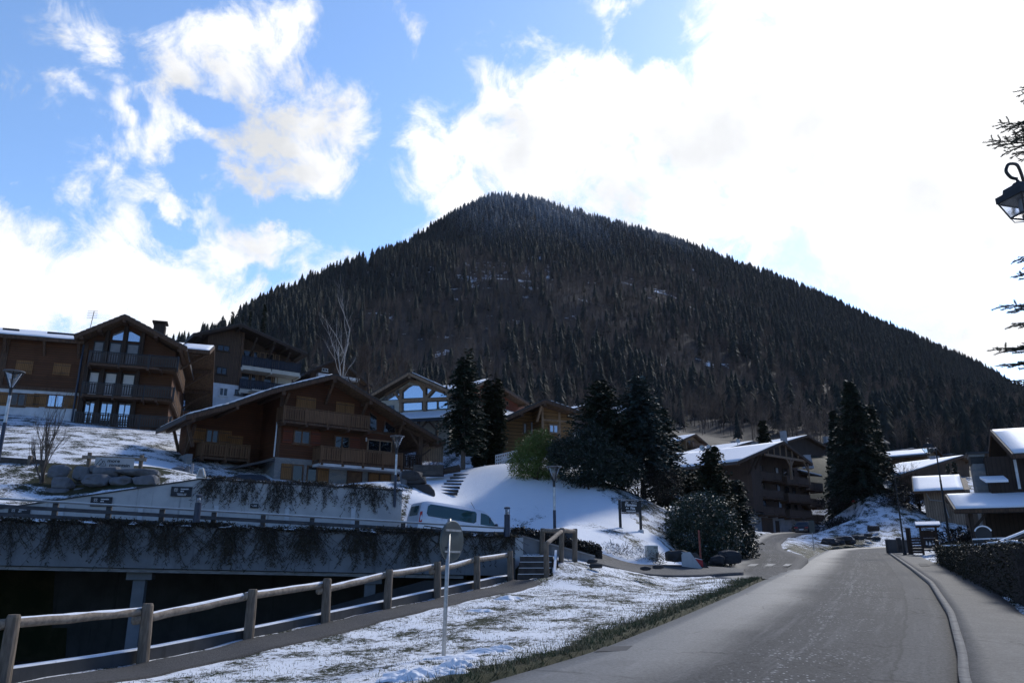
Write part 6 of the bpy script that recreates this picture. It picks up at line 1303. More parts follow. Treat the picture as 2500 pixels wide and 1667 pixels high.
VL = [(22, 40, 35, 1.0, 'creeper curtain at the far left edge of the parapet'), (72, 40, 22, .8, 'thin creeper trail second from the left edge of the parapet'), (135, 60, 55, .95, 'wide creeper below the first railing post from the left'), (222, 55, 40, .85, 'ragged creeper below the second dark sign'), (288, 60, 80, 1.05, 'thick dark creeper below the gap between the two readable signs'), (355, 30, 20, .7, 'few wispy creeper strands left of the blue bollard'), (408, 60, 60, .95, 'feathery creeper below the highest dark sign'), (455, 24, 25, .7, 'short creeper directly beneath the left bollard'), (558, 75, 120, 1.05, 'very dense creeper curtain right of the left bollard'), (655, 50, 75, 1.05, 'dense creeper below the small name plate'), (752, 58, 80, 1.0, 'dense creeper in the middle right of the parapet'), (765, 40, 26, .9, 'loose outer strands beside the dense middle right creeper'), (880, 62, 85, 1.0, 'dense creeper left of the round sign'), (905, 50, 30, .9, 'spidery creeper strands between the dense ones left of the round sign'), (1010, 60, 90, 1.05, 'dense creeper just left of the sign pole'), (1095, 60, 45, .9, 'creeper hanging behind the round sign'), (1180, 60, 40, .85, 'sparse creeper right of the sign disc'), (1240, 40, 45, .6, 'short creeper tuft at the right end of the parapet')]
for i, (px, wp_, n, f, lab) in enumerate(VL):
    x, _ = wall_frame(px, 1300); zt_ = top(x) + .03; vine('creeper', 'dead ' + lab, pw, x, wp_ / FPX * 29 * .75, zt_, zt_ - (zt_ - bot(x)) * f, n, 100 + i, 'dead creepers on the parapet')
for i, (px, wp_, n, f, lab) in enumerate([(512, 36, 70, .75, 'leafy dead creeper at the left corner of the pale wall'), (565, 60, 55, .85, 'creeper left of the small name plate on the pale wall'), (610, 30, 26, .8, 'thin creeper behind the small name plate'), (682, 66, 90, .95, 'dense creeper at the middle of the pale wall'), (748, 50, 40, .7, 'medium creeper right of the middle of the pale wall'), (800, 40, 26, .75, 'sparse creeper strands on the right half of the pale wall'), (862, 36, 26, .9, 'narrow long creeper near the right stripe of the pale wall'), (912, 40, 75, .8, 'bushy dark creeper near the right end of the pale wall'), (965, 26, 12, .6, 'last few creeper strands at the right end of the pale wall')]):
    x, _ = UP.loc(px, 1200); zt_ = UP.o[2] + UP.loc(px, 1169 + (px - 487) * .0566)[1] + .02; vine('creeper', lab, UP, x, wp_ / FPX * 39 * .75, zt_, zt_ - 1.75 * f, n, 140 + i, 'dead creepers on the pale wall')
# tangle along the top of each wall
def tangle(name, label, fn, x0, x1, n, seed, h=.32):
    g_ = np.random.default_rng(seed); m = MB(); P = []
    for i in range(n):
        x = g_.uniform(x0, x1); hgt = h * (.35 + .9 * (math.sin(x * 1.3 + 1) * math.sin(x * .47) > .1)) * g_.uniform(.3, 1.2); w_ = g_.uniform(.15, .6) * g_.choice((-1, 1)); pts = [fn(x + w_ * s, hgt * math.sin(s * 2.6) * (1 - .2 * s), -.12 + .3 * g_.random() * s) for s in np.linspace(0, 1, 6)]; m.tube(pts, .006, 3, cap=False)
        P += [np.array(pts[j]) + g_.normal(size=3) * .04 for j in range(1, 6) for _ in range(2)]
    P = np.array(P); A = g_.normal(size=P.shape); A /= np.linalg.norm(A, axis=1)[:, None]; l = g_.uniform(.05, .13, (len(P), 1)); w_ = np.cross(A, g_.normal(size=P.shape)); w_ /= np.linalg.norm(w_, axis=1)[:, None]
    V = np.stack([P, P + A * l * .5 + w_ * l * .2, P + A * l, P + A * l * .5 - w_ * l * .2], 1).reshape(-1, 3); o = npmesh(name, V, np.arange(len(V)).reshape(-1, 4), 'vine_leaf'); tag(o, label, kind='stuff'); s = m.build('twigs', 'vine_stem', o)
fnp = lambda x, z, y: np.array([*(WA + WD * x + WN * y), top(x) + z])
tangle('creeper_tangle', 'dry creeper tangle along the top of the parapet', fnp, 12, WL, 950, 7, .15)
fnu = lambda x, z, y: np.array([*(UP.o + UP.d * x + UP.n * (y + .1))[:2], UP.o[2] + UP.loc(487 + x / UP.L * 495, 1169 + x / UP.L * 28)[1] + z])
tangle('creeper_tangle', 'dry creeper fringe along the top of the pale wall', fnu, .5, UP.L, 420, 8, .16)
V = MB(); x = .3
while x < UP.L - .4:
    L = RND.uniform(.3, 1.2); c = fnu(x + L / 2, .03, .05); a, b = rock(rng, L / 2, .13, .06, 2, .3); a = a @ rotm(UP.rot).T; V.add(a + c, b); x += L + RND.uniform(.02, .5)
o = V.build('snow_cap', 'snow', tU, smooth=True)

# ---- boulders
def boulder(px0, py0, px1, py1, Y, seed, label, group, mat='boulder', dep=.8, sink=0., name='boulder', ground=False):
    a, b = at(px0, py1, Y), at(px1, py0, Y); w, h = b[0] - a[0], b[2] - a[2]; g_ = np.random.default_rng(seed); c = ((a[0] + b[0]) / 2, Y, (a[2] + b[2]) / 2)
    V, F = hull_rock(g_); V = V @ rotm(g_.uniform(-.2, .2), g_.uniform(-.15, .15), g_.uniform(-.15, .15)).T; ext = V.max(0) - V.min(0); V = (V - (V.max(0) + V.min(0)) / 2) / ext * (w * 1.16, w * dep, h * 1.14)
    o = npmesh(name, V, F, mat, loc=c, smooth=False); return tag(o, label, 'boulder', group)
BW = [(180, 1139, 226, 1173, 'grey boulder topmost at the left foot of the grey sign'), (231, 1140, 293, 1165, 'flat topped boulder under the middle of the grey sign'), (292, 1144, 384, 1163, 'long flat boulder at the top right of the boulder wall'), (182, 1159, 268, 1189, 'largest boulder, in the centre of the boulder wall'), (270, 1164, 326, 1190, 'squarish boulder right of the largest one'), (324, 1161, 386, 1189, 'pale boulder at the right end of the boulder wall'), (252, 1163, 272, 1177, 'small stone wedged between the two big middle boulders'), (179, 1190, 214, 1214, 'dark boulder at the bottom touching the sloping wall'), (215, 1188, 255, 1210, 'triangular boulder on the sloping wall top'), (251, 1186, 277, 1203, 'small round boulder beside the triangular one'), (274, 1190, 318, 1204, 'half buried boulder at the lower right of the boulder wall'), (121, 1136, 173, 1168, 'boulder with a snowy top at the upper left of the boulder wall'), (128, 1165, 181, 1194, 'blocky boulder on the left side of the wall, middle row'), (112, 1191, 174, 1221, 'blocky boulder at the bottom left of the boulder wall'), (216, 1136, 242, 1152, 'small boulder behind the left post of the grey sign')]
for i, (a, b, c, d, lab) in enumerate(BW): boulder(a, b, c, d, 39.6 + (.5 if b < 1150 else 0), 200 + i, lab, 'boulders under the grey sign', dep=.7)
for i, (a, b, c, d, lab) in enumerate([(421, 1139, 449, 1160, 'boulder left of the metal post by the timber chalet'), (449, 1137, 464, 1150, 'small upper stone beside the timber chalet corner'), (449, 1148, 464, 1162, 'small lower stone beside the timber chalet corner'), (964, 1152, 1001, 1196, 'tall pale boulder behind the second funnel lamp'), (984, 1151, 1028, 1176, 'flat boulder under the porch railing of the timber chalet'), (996, 1163, 1040, 1192, 'dark boulder below the porch of the timber chalet'), (986, 1182, 1058, 1213, 'wide dark boulder at the end of the pale wall')]):
    boulder(a, b, c, d, 45 if a < 900 else 45.5, 230 + i, lab, 'boulders beside the timber chalet', 'boulder' if i < 4 else 'dark_boulder')
for i, (a, b, c, d, Y_, lab) in enumerate([(1630, 1344, 1676, 1374, 36.8, 'dark smooth boulder left of the concrete block'), (1758, 1343, 1802, 1374, 41, 'long dark boulder right of the laurel bush'), (1735, 1355, 1765, 1378, 40.5, 'small boulder under the laurel bush'), (1820, 1282, 1840, 1312, 56, 'pale topped rock by the garage bush'), (1434, 1365, 1466, 1376, 31.5, 'mossy stone on the lawn crest right of the stairs'), (1440, 1375, 1468, 1386, 30.5, 'dark stone lying on the lawn right of the stairs'), (1564, 1382, 1588, 1392, 31, 'half buried stone in the middle of the lawn crest'), (1594, 1379, 1618, 1389, 31.5, 'half buried stone right of the middle of the lawn crest')]):
    boulder(a, b, c, d, Y_, 240 + i, lab, 'single rocks around the lawn', 'dark_boulder')
for i in range(13):
    px = 2012 + i * 10.5 + RND.uniform(-6, 6); py = 1322 - (i > 6) * 12 + RND.uniform(-7, 6); s = RND.uniform(7, 15)
    boulder(px - s, py - s * .55, px + s, py + s * .5, 72 + i * .8, 260 + i, ['leftmost', 'second', 'third', 'fourth', 'fifth', 'sixth', 'middle', 'eighth', 'ninth', 'tenth', 'eleventh', 'twelfth', 'rightmost'][i] + ' dark rock from the left in the rubble along the bank of the road bend', 'dark rocks on the road bank', 'dark_boulder')

# ---- hedges
def hedge(name, label, pts, zb, zt_, wd, n, mat, seed, snow=0, size=(.05, .11), core='bark', rnd=.12):
    P = np.array(pts, float); d = np.append(0, np.cumsum(np.hypot(*np.diff(P, axis=0).T))); g_ = np.random.default_rng(seed); c = P.mean(0); t = thing(name, label, 'hedge', (c[0], c[1], 0))
    pos = lambda s: np.stack([np.interp(s, d, P[:, 0]), np.interp(s, d, P[:, 1])], -1) - c
    T = np.gradient(P, axis=0); T /= np.hypot(T[:, 0], T[:, 1])[:, None]
    nrm = lambda s: np.stack([-np.interp(s, d, T[:, 1]), np.interp(s, d, T[:, 0])], -1)
    s = g_.uniform(0, d[-1], n); face = g_.choice(3, n, p=(.34, .34, .32)); b_, t_ = np.interp(s, d, zb), np.interp(s, d, zt_); v = g_.random(n)
    wob = .06 * np.sin(s * 3.1) * np.sin(v * 7 + s) + g_.normal(size=n) * rnd * .5
    across = np.where(face == 0, -wd / 2 - wob, np.where(face == 1, wd / 2 + wob, (v - .5) * wd)); z = np.where(face == 2, t_ + wob + .04 * np.sin(s * 2), b_ + (t_ - b_) * v)
    # rounded ends
    e = np.minimum(s, d[-1] - s); across *= np.clip(.45 + e / (wd * .8), 0, 1)
    Q = np.concatenate([pos(s) + nrm(s) * across[:, None], z[:, None]], 1); A = g_.normal(size=(n, 3)); A /= np.linalg.norm(A, axis=1)[:, None]; l = g_.uniform(*size, (n, 1)); w_ = np.cross(A, g_.normal(size=(n, 3))); w_ /= np.linalg.norm(w_, axis=1)[:, None]
    V = np.stack([Q, Q + A * l * .5 + w_ * l * .3, Q + A * l, Q + A * l * .5 - w_ * l * .3], 1).reshape(-1, 3); npmesh('foliage', V, np.arange(len(V)).reshape(-1, 4), mat, t)
    m = MB()
    for i in range(len(P) - 1):
        for s0, s1 in [(d[i], d[i + 1])]:
            a, b = pos(np.array(s0)), pos(np.array(s1)); na, nb_ = nrm(np.array(s0)) * wd * .40, nrm(np.array(s1)) * wd * .40
            z0, z1, y0, y1 = zb[i], zb[i + 1], zt_[i] - .06, zt_[i + 1] - .06
            m.add([(*(a - na), z0), (*(b - nb_), z1), (*(b - nb_), y1), (*(a - na), y0), (*(a + na), z0), (*(b + nb_), z1), (*(b + nb_), y1), (*(a + na), y0)], [(0, 1, 2, 3), (7, 6, 5, 4), (0, 4, 5, 1), (1, 5, 6, 2), (2, 6, 7, 3), (3, 7, 4, 0)])
    m.build('branches', core, t)
    if snow:
        m = MB()
        for _ in range(snow):
            s_ = g_.uniform(0, d[-1]); q = pos(np.array(s_)) + nrm(np.array(s_)) * g_.uniform(-.35, .35) * wd; a, b = rock(g_, g_.uniform(.15, .5), g_.uniform(.1, .3), g_.uniform(.04, .08), 2, .3); m.add(a @ rotm(g_.uniform(0, 3)).T + (*q, np.interp(s_, d, zt_) + .05), b)
        m.build('snow_cap', 'snow', t, smooth=True)
hp = [hit(*p) for p in ((2296, 1376), (2330, 1398), (2377, 1425), (2440, 1455), (2510, 1490))]; hp = [h_ + (.55, .3) for h_ in hp] + [hit(2510, 1490) + (.9, -5), hit(2510, 1490) + (1.3, -9)]
hz_ = [at(2300, 1333, hp[0][1])[2], at(2330, 1334, hp[1][1])[2], at(2390, 1334, hp[2][1])[2], at(2450, 1330, hp[3][1])[2], at(2520, 1326, hp[4][1])[2]]; hz_ += [hz_[-1], hz_[-1]]
hedge('clipped_hedge', 'dark clipped hedge with snow on top along the right pavement', hp, [float(zroad(p[1])) - .1 for p in hp], hz_, 1.0, 42000, 'hedge_green', 3, snow=46, size=(.035, .085))
q = [at(1250, 1296, 36.2), at(1300, 1302, 36.0), at(1360, 1312, 35.6), at(1420, 1328, 35.2), at(1468, 1342, 35.2)]
hedge('low_hedge', 'low dark hedge curving behind the drive wall to a rounded end', [p[:2] for p in q], [hh(p[0], p[1]) - .15 for p in q], [p[2] + .02 for p in q], .8, 9000, 'dark_hedge', 4, size=(.06, .14))

# ---- grass tufts poking through the snow, thick along the road edge
g_ = np.random.default_rng(77); Pn = []
i = g_.integers(20, NV - 70, 30000); f_ = g_.random(30000); base = RLa[i] * (1 - f_[:, None]) + RLa[np.minimum(i + 1, NV - 1)] * f_[:, None]; T = np.gradient(RLa, axis=0); T /= np.hypot(T[:, 0], T[:, 1])[:, None]; nl = np.stack([-T[:, 1], T[:, 0]], 1)[i]
dist = np.abs(g_.normal(size=30000)) * .42 + .04; Pn.append(base + nl * dist[:, None])
xy = np.stack([g_.uniform(-9, 14, 90000), g_.uniform(10, 36, 90000)], 1); Pn.append(xy)
xy = np.concatenate(Pn); k_ = inpoly(xy[:, 0], xy[:, 1], np.concatenate([[tuple(np.array(p) + FN * 1.35) for p in [np.array(POSTS[0]) - FD * 8] + POSTS[1:]], [(1.6, 31), (6, 33), (10, 33.8)], RLa[::-1][60:]]))
cl = np.sin(xy[:, 0] * 1.9 + 1) * np.sin(xy[:, 1] * 1.7) + .7 * np.sin(xy[:, 0] * 4.3 + xy[:, 1] * 3.1); k_ &= (cl > -.1 + g_.normal(size=len(xy)) * .6) | (np.arange(len(xy)) < 30000)
xy = xy[k_]; isr = np.arange(len(k_))[k_] < 30000; m_ = len(xy); z = HT(xy[:, 0], xy[:, 1]); hgt = np.where(isr, g_.uniform(.04, .14, m_), g_.uniform(.012, .05, m_)); a = g_.uniform(0, 6.28, m_); wv = np.stack([np.cos(a), np.sin(a)], 1) * np.where(isr, .006, .006)[:, None] * (1 + xy[:, 1:] * .03); ln = g_.normal(size=(m_, 2)) * hgt[:, None] * .55
V = np.stack([np.concatenate([xy - wv, z[:, None] - .02], 1), np.concatenate([xy + wv, z[:, None] - .02], 1), np.concatenate([xy + ln, (z + hgt)[:, None]], 1)], 1).reshape(-1, 3)
tag(npmesh('grass', V, np.arange(len(V)).reshape(-1, 3), 'grass_blade'), 'winter grass poking through the snow of the lawn and along the road edge', kind='stuff')

# ---- heaps of shovelled snow near the sign pole
for i, (px, py, rx, ry, rh) in enumerate([(1060, 1652, .62, .28, .13), (1105, 1640, .38, .22, .10), (1000, 1660, .40, .25, .09), (1190, 1588, .42, .2, .07), (1225, 1580, .25, .15, .06), (1120, 1600, .5, .25, .05), (1240, 1470, .4, .25, .08), (1175, 1492, .4, .2, .05)]):
    q = hit(px, py); V, F = snow_patch(np.random.default_rng(300 + i), rx, ry, rh, 44, 1.0); tag(npmesh('snow_heap', V, F, 'snow', smooth=True, loc=(q[0], q[1], hh(*q) + .0)), 'lumpy shovelled snow lying on the lawn near the sign pole', kind='stuff')
# ---- the wooded mountain
def tmpl_conifer(g_, lay=8, spk=6):
    V, F = [], []
    for l in range(lay):
        t0 = l / lay; zb_ = .10 + .86 * t0; zt_ = zb_ + .26 * (1 - .35 * t0); R_ = .155 * (1 - t0) ** .8 + .012; o = len(V); V.append((0, 0, min(1.02, zt_))); ph = g_.uniform(0, 6.28)
        for k_ in range(spk * 2):
            a = ph + math.pi * k_ / spk + g_.normal() * .1; r = R_ * (g_.uniform(.85, 1.25) if k_ % 2 == 0 else g_.uniform(.35, .55)); V.append((r * math.cos(a), r * math.sin(a), zb_ - (.035 if k_ % 2 == 0 else -.03) + g_.normal() * .012))
        F += [(o, o + 1 + k_, o + 1 + (k_ + 1) % (spk * 2)) for k_ in range(spk * 2)]
    o = len(V); V += [(.008, 0, -.05), (-.004, .007, -.05), (-.004, -.007, -.05), (0, 0, .9)]; F += [(o, o + 1, o + 3), (o + 1, o + 2, o + 3), (o + 2, o, o + 3)]; return np.array(V), np.array(F)
def tmpl_bare(g_, n=34):
    V, F = [], []
    def stick(p, q, r):
        p, q = np.array(p), np.array(q); d = q - p; s1 = np.cross(d, (0.3, 1, .2)); s1 = s1 / np.linalg.norm(s1) * r; s2 = np.cross(d, s1); s2 = s2 / np.linalg.norm(s2) * r; o = len(V); V.extend([p + s1, p - s1 * .5 + s2 * .87, p - s1 * .5 - s2 * .87, q]); F.extend([(o, o + 1, o + 3), (o + 1, o + 2, o + 3), (o + 2, o, o + 3)])
    stick((0, 0, -.05), (g_.normal() * .03, g_.normal() * .03, .95), .0095)
    for i in range(n):
        z = g_.uniform(.3, .85); a = g_.uniform(0, 6.28); L = g_.uniform(.10, .24) * (1.15 - .5 * z); p = np.array((0, 0, z)); q = p + (math.cos(a) * L * .7, math.sin(a) * L * .7, L * 1.0); stick(p, q, .0032)
        for _ in range(2): b = p + (q - p) * g_.uniform(.3, .8); stick(b, b + np.array((g_.normal() * .05, g_.normal() * .05, g_.uniform(.04, .12))), .0022)
    return np.array(V), np.array(F)
g_ = np.random.default_rng(5); NT = 62000
Yt = np.sqrt(g_.uniform(165 ** 2, 960 ** 2, NT)); ut = g_.uniform(-.47, .76, NT); xt = ut * Yt
rpx = [r[0] for r in RIDGE]; 
pxu = 1250 + ut * FPX * .97
rY = np.interp(pxu, rpx, [r[2] for r in RIDGE]); keep = (Yt < rY * 1.02)
ylo = np.interp(pxu, [300, 560, 700, 1000, 1300, 1550, 1750, 1900, 2200, 2600], [230, 215, 220, 250, 275, 262, 235, 205, 185, 178]); keep &= Yt > ylo + g_.normal(size=NT) * 12
keep &= ~((np.abs(pxu - 1480) < 70) & (Yt < 320) & (g_.random(NT) < .6))
keep &= ~((np.abs(pxu - 882) < 9) & (Yt > 600))
_l = np.sin(xt * .013) * 30; xt, Yt, pxu, rY = xt[keep], Yt[keep], pxu[keep], rY[keep]; zt_ = HT(xt, Yt)
patch = np.sin(xt * .021 + 1) * np.sin(Yt * .017 + 2) + .6 * np.sin(xt * .05 + Yt * .03)
rel = (Yt - 180) / (rY - 180); thin = np.sin(xt * .045 + 2) * np.sin(Yt * .02 + xt * .012) + .5 * np.sin(xt * .09 - Yt * .05); pc = np.clip(.06 + .80 * np.clip((rel - .55) / .35, 0, 1) + .28 * patch + .30 * np.clip((pxu - 1700) / 400, 0, 1) + .4 * (pxu < 760), .06, .98); isc = g_.random(len(xt)) < pc; live = g_.random(len(xt)) > .22 * np.clip((thin - .2) / .6, 0, 1)
def forest(name, label, sel, tmpls, mat, hr, wr, cover=None):
    VV, FF, CC = [], [], []; o = 0; idx = np.where(sel)[0]; which = g_.integers(0, len(tmpls), len(idx))
    for ti, (tv, tf) in enumerate(tmpls):
        ii = idx[which == ti]; n = len(ii); h = hr[0] + (hr[1] - hr[0]) * g_.random(n) ** 1.8; wd = h * g_.uniform(*wr, n); a = g_.uniform(0, 6.28, n); ca, sa = np.cos(a), np.sin(a)
        x = tv[None, :, 0] * ca[:, None] - tv[None, :, 1] * sa[:, None]; y = tv[None, :, 0] * sa[:, None] + tv[None, :, 1] * ca[:, None]
        V = np.stack([xt[ii][:, None] + x * wd[:, None], Yt[ii][:, None] + y * wd[:, None], zt_[ii][:, None] + tv[None, :, 2] * h[:, None]], -1); VV.append(V.reshape(-1, 3)); FF.append((tf[None] + (np.arange(n) * len(tv))[:, None, None]).reshape(-1, 3) + o); o += n * len(tv)
        if cover is not None: CC.append(np.repeat(cover[ii], len(tv)))
    ob = npmesh(name, np.concatenate(VV), np.concatenate(FF), mat); tag(ob, label, kind='stuff')
    if cover is not None:
        a_ = ob.data.attributes.new('cover', 'FLOAT_VECTOR', 'POINT'); c = np.concatenate(CC); a_.data.foreach_set('vector', np.stack([c, c, c], -1).astype(np.float32).ravel())
    return ob
frost = np.clip((zt_ - 240) / 220, 0, 1) * np.clip((pxu - 950) / 250, 0, 1) * .85 + .10 * (patch > .2)
forest('conifer_forest', 'dark conifers with frosted tops covering the mountain', isc & live, [tmpl_conifer(g_) for _ in range(6)], 'forest_conifer', (6.5, 18), (1.0, 1.5), frost)
forest('leafless_forest', 'bare brown deciduous wood on the lower mountain', ~isc & live, [tmpl_bare(g_) for _ in range(6)], 'forest_bare', (7, 13), (.95, 1.4))
# ---------------------------------------------------------------- lamps
def funnel_lamp(px, pyt, Y, base_z, label, foot=0.):
    c = at(px, pyt, Y); h = c[2] - base_z; t = thing('street_lamp', label, 'street lamp', (c[0], Y, base_z), 0, 'modern funnel lamps')
    MB().lathe([(.072, -.3), (.072, h * .0 + (h - 2.05))], 14).build('lower_pole', 'blue_steel', t); MB().lathe([(.058, h - 2.05), (.058, h - .98)], 14).build('upper_pole', 'steel', t)
    MB().lathe([(.062, h - .98), (.062, h - .74), (.085, h - .68), (.05, h - .66)], 14).build('neck', 'dark_frame', t)
    MB().lathe([(.055, h - .64), (.30, h - .06)], 20, cap=False).build('glass_funnel', 'lamp_glass', t); MB().lathe([(.02, h - .63), (.05, h - .50), (.13, h - .33), (.02, h - .30)], 12).build('reflector', 'steel', t)
    MB().lathe([(.30, h - .06), (.385, h - .035), (.385, h - .012), (.20, h), (.001, h + .002)], 24, cap=False).build('shade', 'grey_plaster', t)
    m = MB()
    for k_ in range(4):
        a = k_ * math.pi / 2 + .5; m.beam((.06 * math.cos(a), .06 * math.sin(a), h - .68), (.32 * math.cos(a), .32 * math.sin(a), h - .04), .028, .045)
    m.build('bracket', 'dark_frame', t)
funnel_lamp(35, 906, 29.5, 3.2, 'funnel shaped lamp at the far left in front of the apartment chalet')
funnel_lamp(970, 1064, 40.8, 4.7, 'funnel shaped lamp in front of the timber chalet porch')
funnel_lamp(1352, 1138, 37.0, 2.6, 'funnel shaped lamp alone in front of the snow field')
def lantern(parent, c, s=1., rz=.35):
    """hanging four sided lantern, c = its top"""
    L = bpy.data.objects.new('lantern', None); link(L, parent); L.location = c; L.rotation_euler = (0, 0, rz); q = math.pi / 4
    def fr(prof, nm, mt):
        o = MB().lathe([(r * s * 1.414, z * s) for r, z in prof], 4).build(nm, mt, L); o.rotation_euler = (0, 0, q); return o
    MB().lathe([(.02 * s, 0), (.03 * s, -.03 * s), (.08 * s, -.06 * s), (.085 * s, -.075 * s), (.03 * s, -.085 * s), (.03 * s, -.13 * s)], 14).build('finial', 'black_iron', L)
    fr([(.15, -.12), (.165, -.22), (.235, -.23), (.235, -.33), (.22, -.33)], 'cap', 'black_iron')
    fr([(.205, -.331), (.118, -.60)], 'glass', 'lamp_glass')
    m = MB()
    for a in range(4):
        ca, sa = math.cos(q + a * 2 * q), math.sin(q + a * 2 * q); r0, r1 = .215 * 1.414 * s, .125 * 1.414 * s; m.beam((r0 * ca, r0 * sa, -.33 * s), (r1 * ca, r1 * sa, -.61 * s), .02 * s, .02 * s)
        cb, sb_ = math.cos(q + (a + 1) * 2 * q), math.sin(q + (a + 1) * 2 * q); m.beam((r1 * ca, r1 * sa, -.60 * s), (r1 * cb, r1 * sb_, -.60 * s), .022 * s, .022 * s)
        m.tube([(r1 * ca, r1 * sa, -.61 * s), (r1 * ca * .8, r1 * sa * .8, -.68 * s), (.02 * ca, .02 * sa, -.70 * s)], .008 * s, 5)
    m.lathe([(.002, -.74 * s), (.024 * s, -.72 * s), (.02 * s, -.69 * s), (.002, -.68 * s)], 8); m.build('frame', 'black_iron', L)
    MB().lathe([(.035 * s, -.33 * s), (.04 * s, -.40 * s), (.045 * s, -.53 * s), (.01 * s, -.55 * s)], 10).build('bulb', 'grey_plaster', L)
def lantern_post(label, base, h, Y, arm, s=1., base_z=None):
    b = at(*base, Y); bz = (base_z if base_z is not None else hh(b[0], Y)) ; tp = at(*h, Y); t = thing('lantern_post', label, 'street lamp', (b[0], Y, bz), 0, 'old style lantern posts along the pavement'); H_ = tp[2] - bz; x1 = tp[0] - b[0]
    MB().lathe([(.14, -.3), (.14, .15), (.10, .25), (.085, 1.1), (.10, 1.15), (.065, 1.25), (.05, H_ * .7), (.06, H_ * .7 + .04), (.042, H_ * .7 + .1), (.035, H_ - .05), (.001, H_)], 14).build('pole', 'black_iron', t)
    a = np.array(arm(t, b, bz)); top_ = np.array((0, 0, H_ - .25)); up_ = a[2] - top_[2]
    pts = [top_, top_ + (a - top_) * (.25, .25, .75), top_ + (a - top_) * (.6, .6, 1.0) + (0, 0, .22), a + ((top_ - a) * (.12, .12, 0)) + (0, 0, .24), a + ((a - top_) * (.10, .10, 0)) + (0, 0, .12), a + (0, 0, .02)]
    ts = np.linspace(0, len(pts) - 1, 24); P = np.array(pts); sm = np.stack([np.interp(ts, range(len(pts)), P[:, k_]) for k_ in range(3)], 1)
    for _ in range(3): sm[1:-1] = (sm[:-2] + sm[1:-1] * 2 + sm[2:]) / 4
    MB().tube(sm, .022 * s, 8).build('arm', 'black_iron', t, smooth=True); lantern(t, tuple(a), s)
lantern_post('old style lantern post rising behind the clipped hedge, in front of the barn', (2320, 1330), (2301, 1092), 45, lambda t, b, bz: (at(2263, 1079, 45.0) - (b[0], 45, bz)), 1.05, float(zroad(45)) + .1)
lantern_post('old style lantern post farther along the pavement beside the notice shelter', (2208, 1340), (2185, 1160), 58, lambda t, b, bz: (at(2165, 1170, 58.0) - (b[0], 58, bz)), 1.05, float(zroad(58)) + .1)
# nearest lantern: its post stands just outside the picture
c = at(2484, 440, 11.3); bx, by = 9.4, 12.6; bz = float(zroad(by)) + .1; t = thing('lantern_post', 'big black lantern hanging in at the right edge below the spruce twigs', 'street lamp', (bx, by, bz), 0, 'old style lantern posts along the pavement')
H_ = c[2] - bz + .25; MB().lathe([(.14, -.3), (.14, .15), (.09, .3), (.075, 1.2), (.05, H_ - .4), (.001, H_ + .1)], 14).build('pole', 'black_iron', t)
a = np.array((c[0] - bx, c[1] - by, c[2] - bz)); ring = at(2474, 398, 11.3) - (bx, by, bz); pts = [np.array((0, 0, H_ - .5)), np.array((-.25, -.2, H_ + .05)), (a + (0, 0, .34)) * .55 + np.array((0, 0, H_ + .1)) * .45, a + (.10, .06, .33), a + (-.10, 0, .30), a + (-.17, 0, .16), a + (-.10, 0, .04), a + (0, 0, .02)]
P = np.array(pts); ts = np.linspace(0, len(pts) - 1, 36); sm = np.stack([np.interp(ts, range(len(pts)), P[:, k_]) for k_ in range(3)], 1)
for _ in range(3): sm[1:-1] = (sm[:-2] + sm[1:-1] * 2 + sm[2:]) / 4
MB().tube(sm, .026, 10).build('arm', 'black_iron', t, smooth=True); lantern(t, tuple(a), 1.05, .22)

# ---- spruce whose branch tips reach in at the right edge
TX, TY = 13.0, 14.6
t = thing('roadside_spruce', 'spruce at the right edge whose dark twig tips reach into the picture around the lantern', 'tree', (TX, TY, .1)); g_ = np.random.default_rng(4)
MB().tube([(0, 0, -.3), (0, 0, 6), (0, 0, 15)], [.26, .18, .03], 10).build('trunk', 'bark', t)
TW = MB(); NP, NA = [], []
def needles(p, q, n, l=.022):
    p, q = np.array(p), np.array(q); d = (q - p) / (np.linalg.norm(q - p) + 1e-9)
    s = g_.random(n); P = p + (q - p) * s[:, None]; A = g_.normal(size=(n, 3)) + d * 1.1; A /= np.linalg.norm(A, axis=1)[:, None]; NP.append(P); NA.append(A * 1.3 * l * g_.uniform(.7, 1.5, (n, 1)))
def twig(p, d, L, r, lev):
    k_ = 4; pts = [np.array(p, float)]; d = np.array(d, float); d /= np.linalg.norm(d)
    for i in range(k_): d = d + g_.normal(size=3) * .07 + (0, 0, .02 if lev == 0 else -.01); d /= np.linalg.norm(d); pts.append(pts[-1] + d * L / k_)
    TW.tube(pts, np.linspace(r, r * .6, k_ + 1), 4, cap=False)
    for a, b in zip(pts[:-1], pts[1:]): needles(a, b, int(120 * L / k_ / .25) + 5)
    if lev > 0:
        n = int(L / .075)
        for i in range(n):
            s = (i + 1) / (n + 1); j = min(k_ - 1, int(s * k_)); q = pts[j] + (pts[j + 1] - pts[j]) * (s * k_ - j); sd = np.cross(d, (0, 0, 1)) * (1 if i % 2 else -1); twig(q, d * .8 + sd * .75 + g_.normal(size=3) * .15, L * g_.uniform(.18, .42) * (1.15 - .7 * s), r * .6, lev - 1)
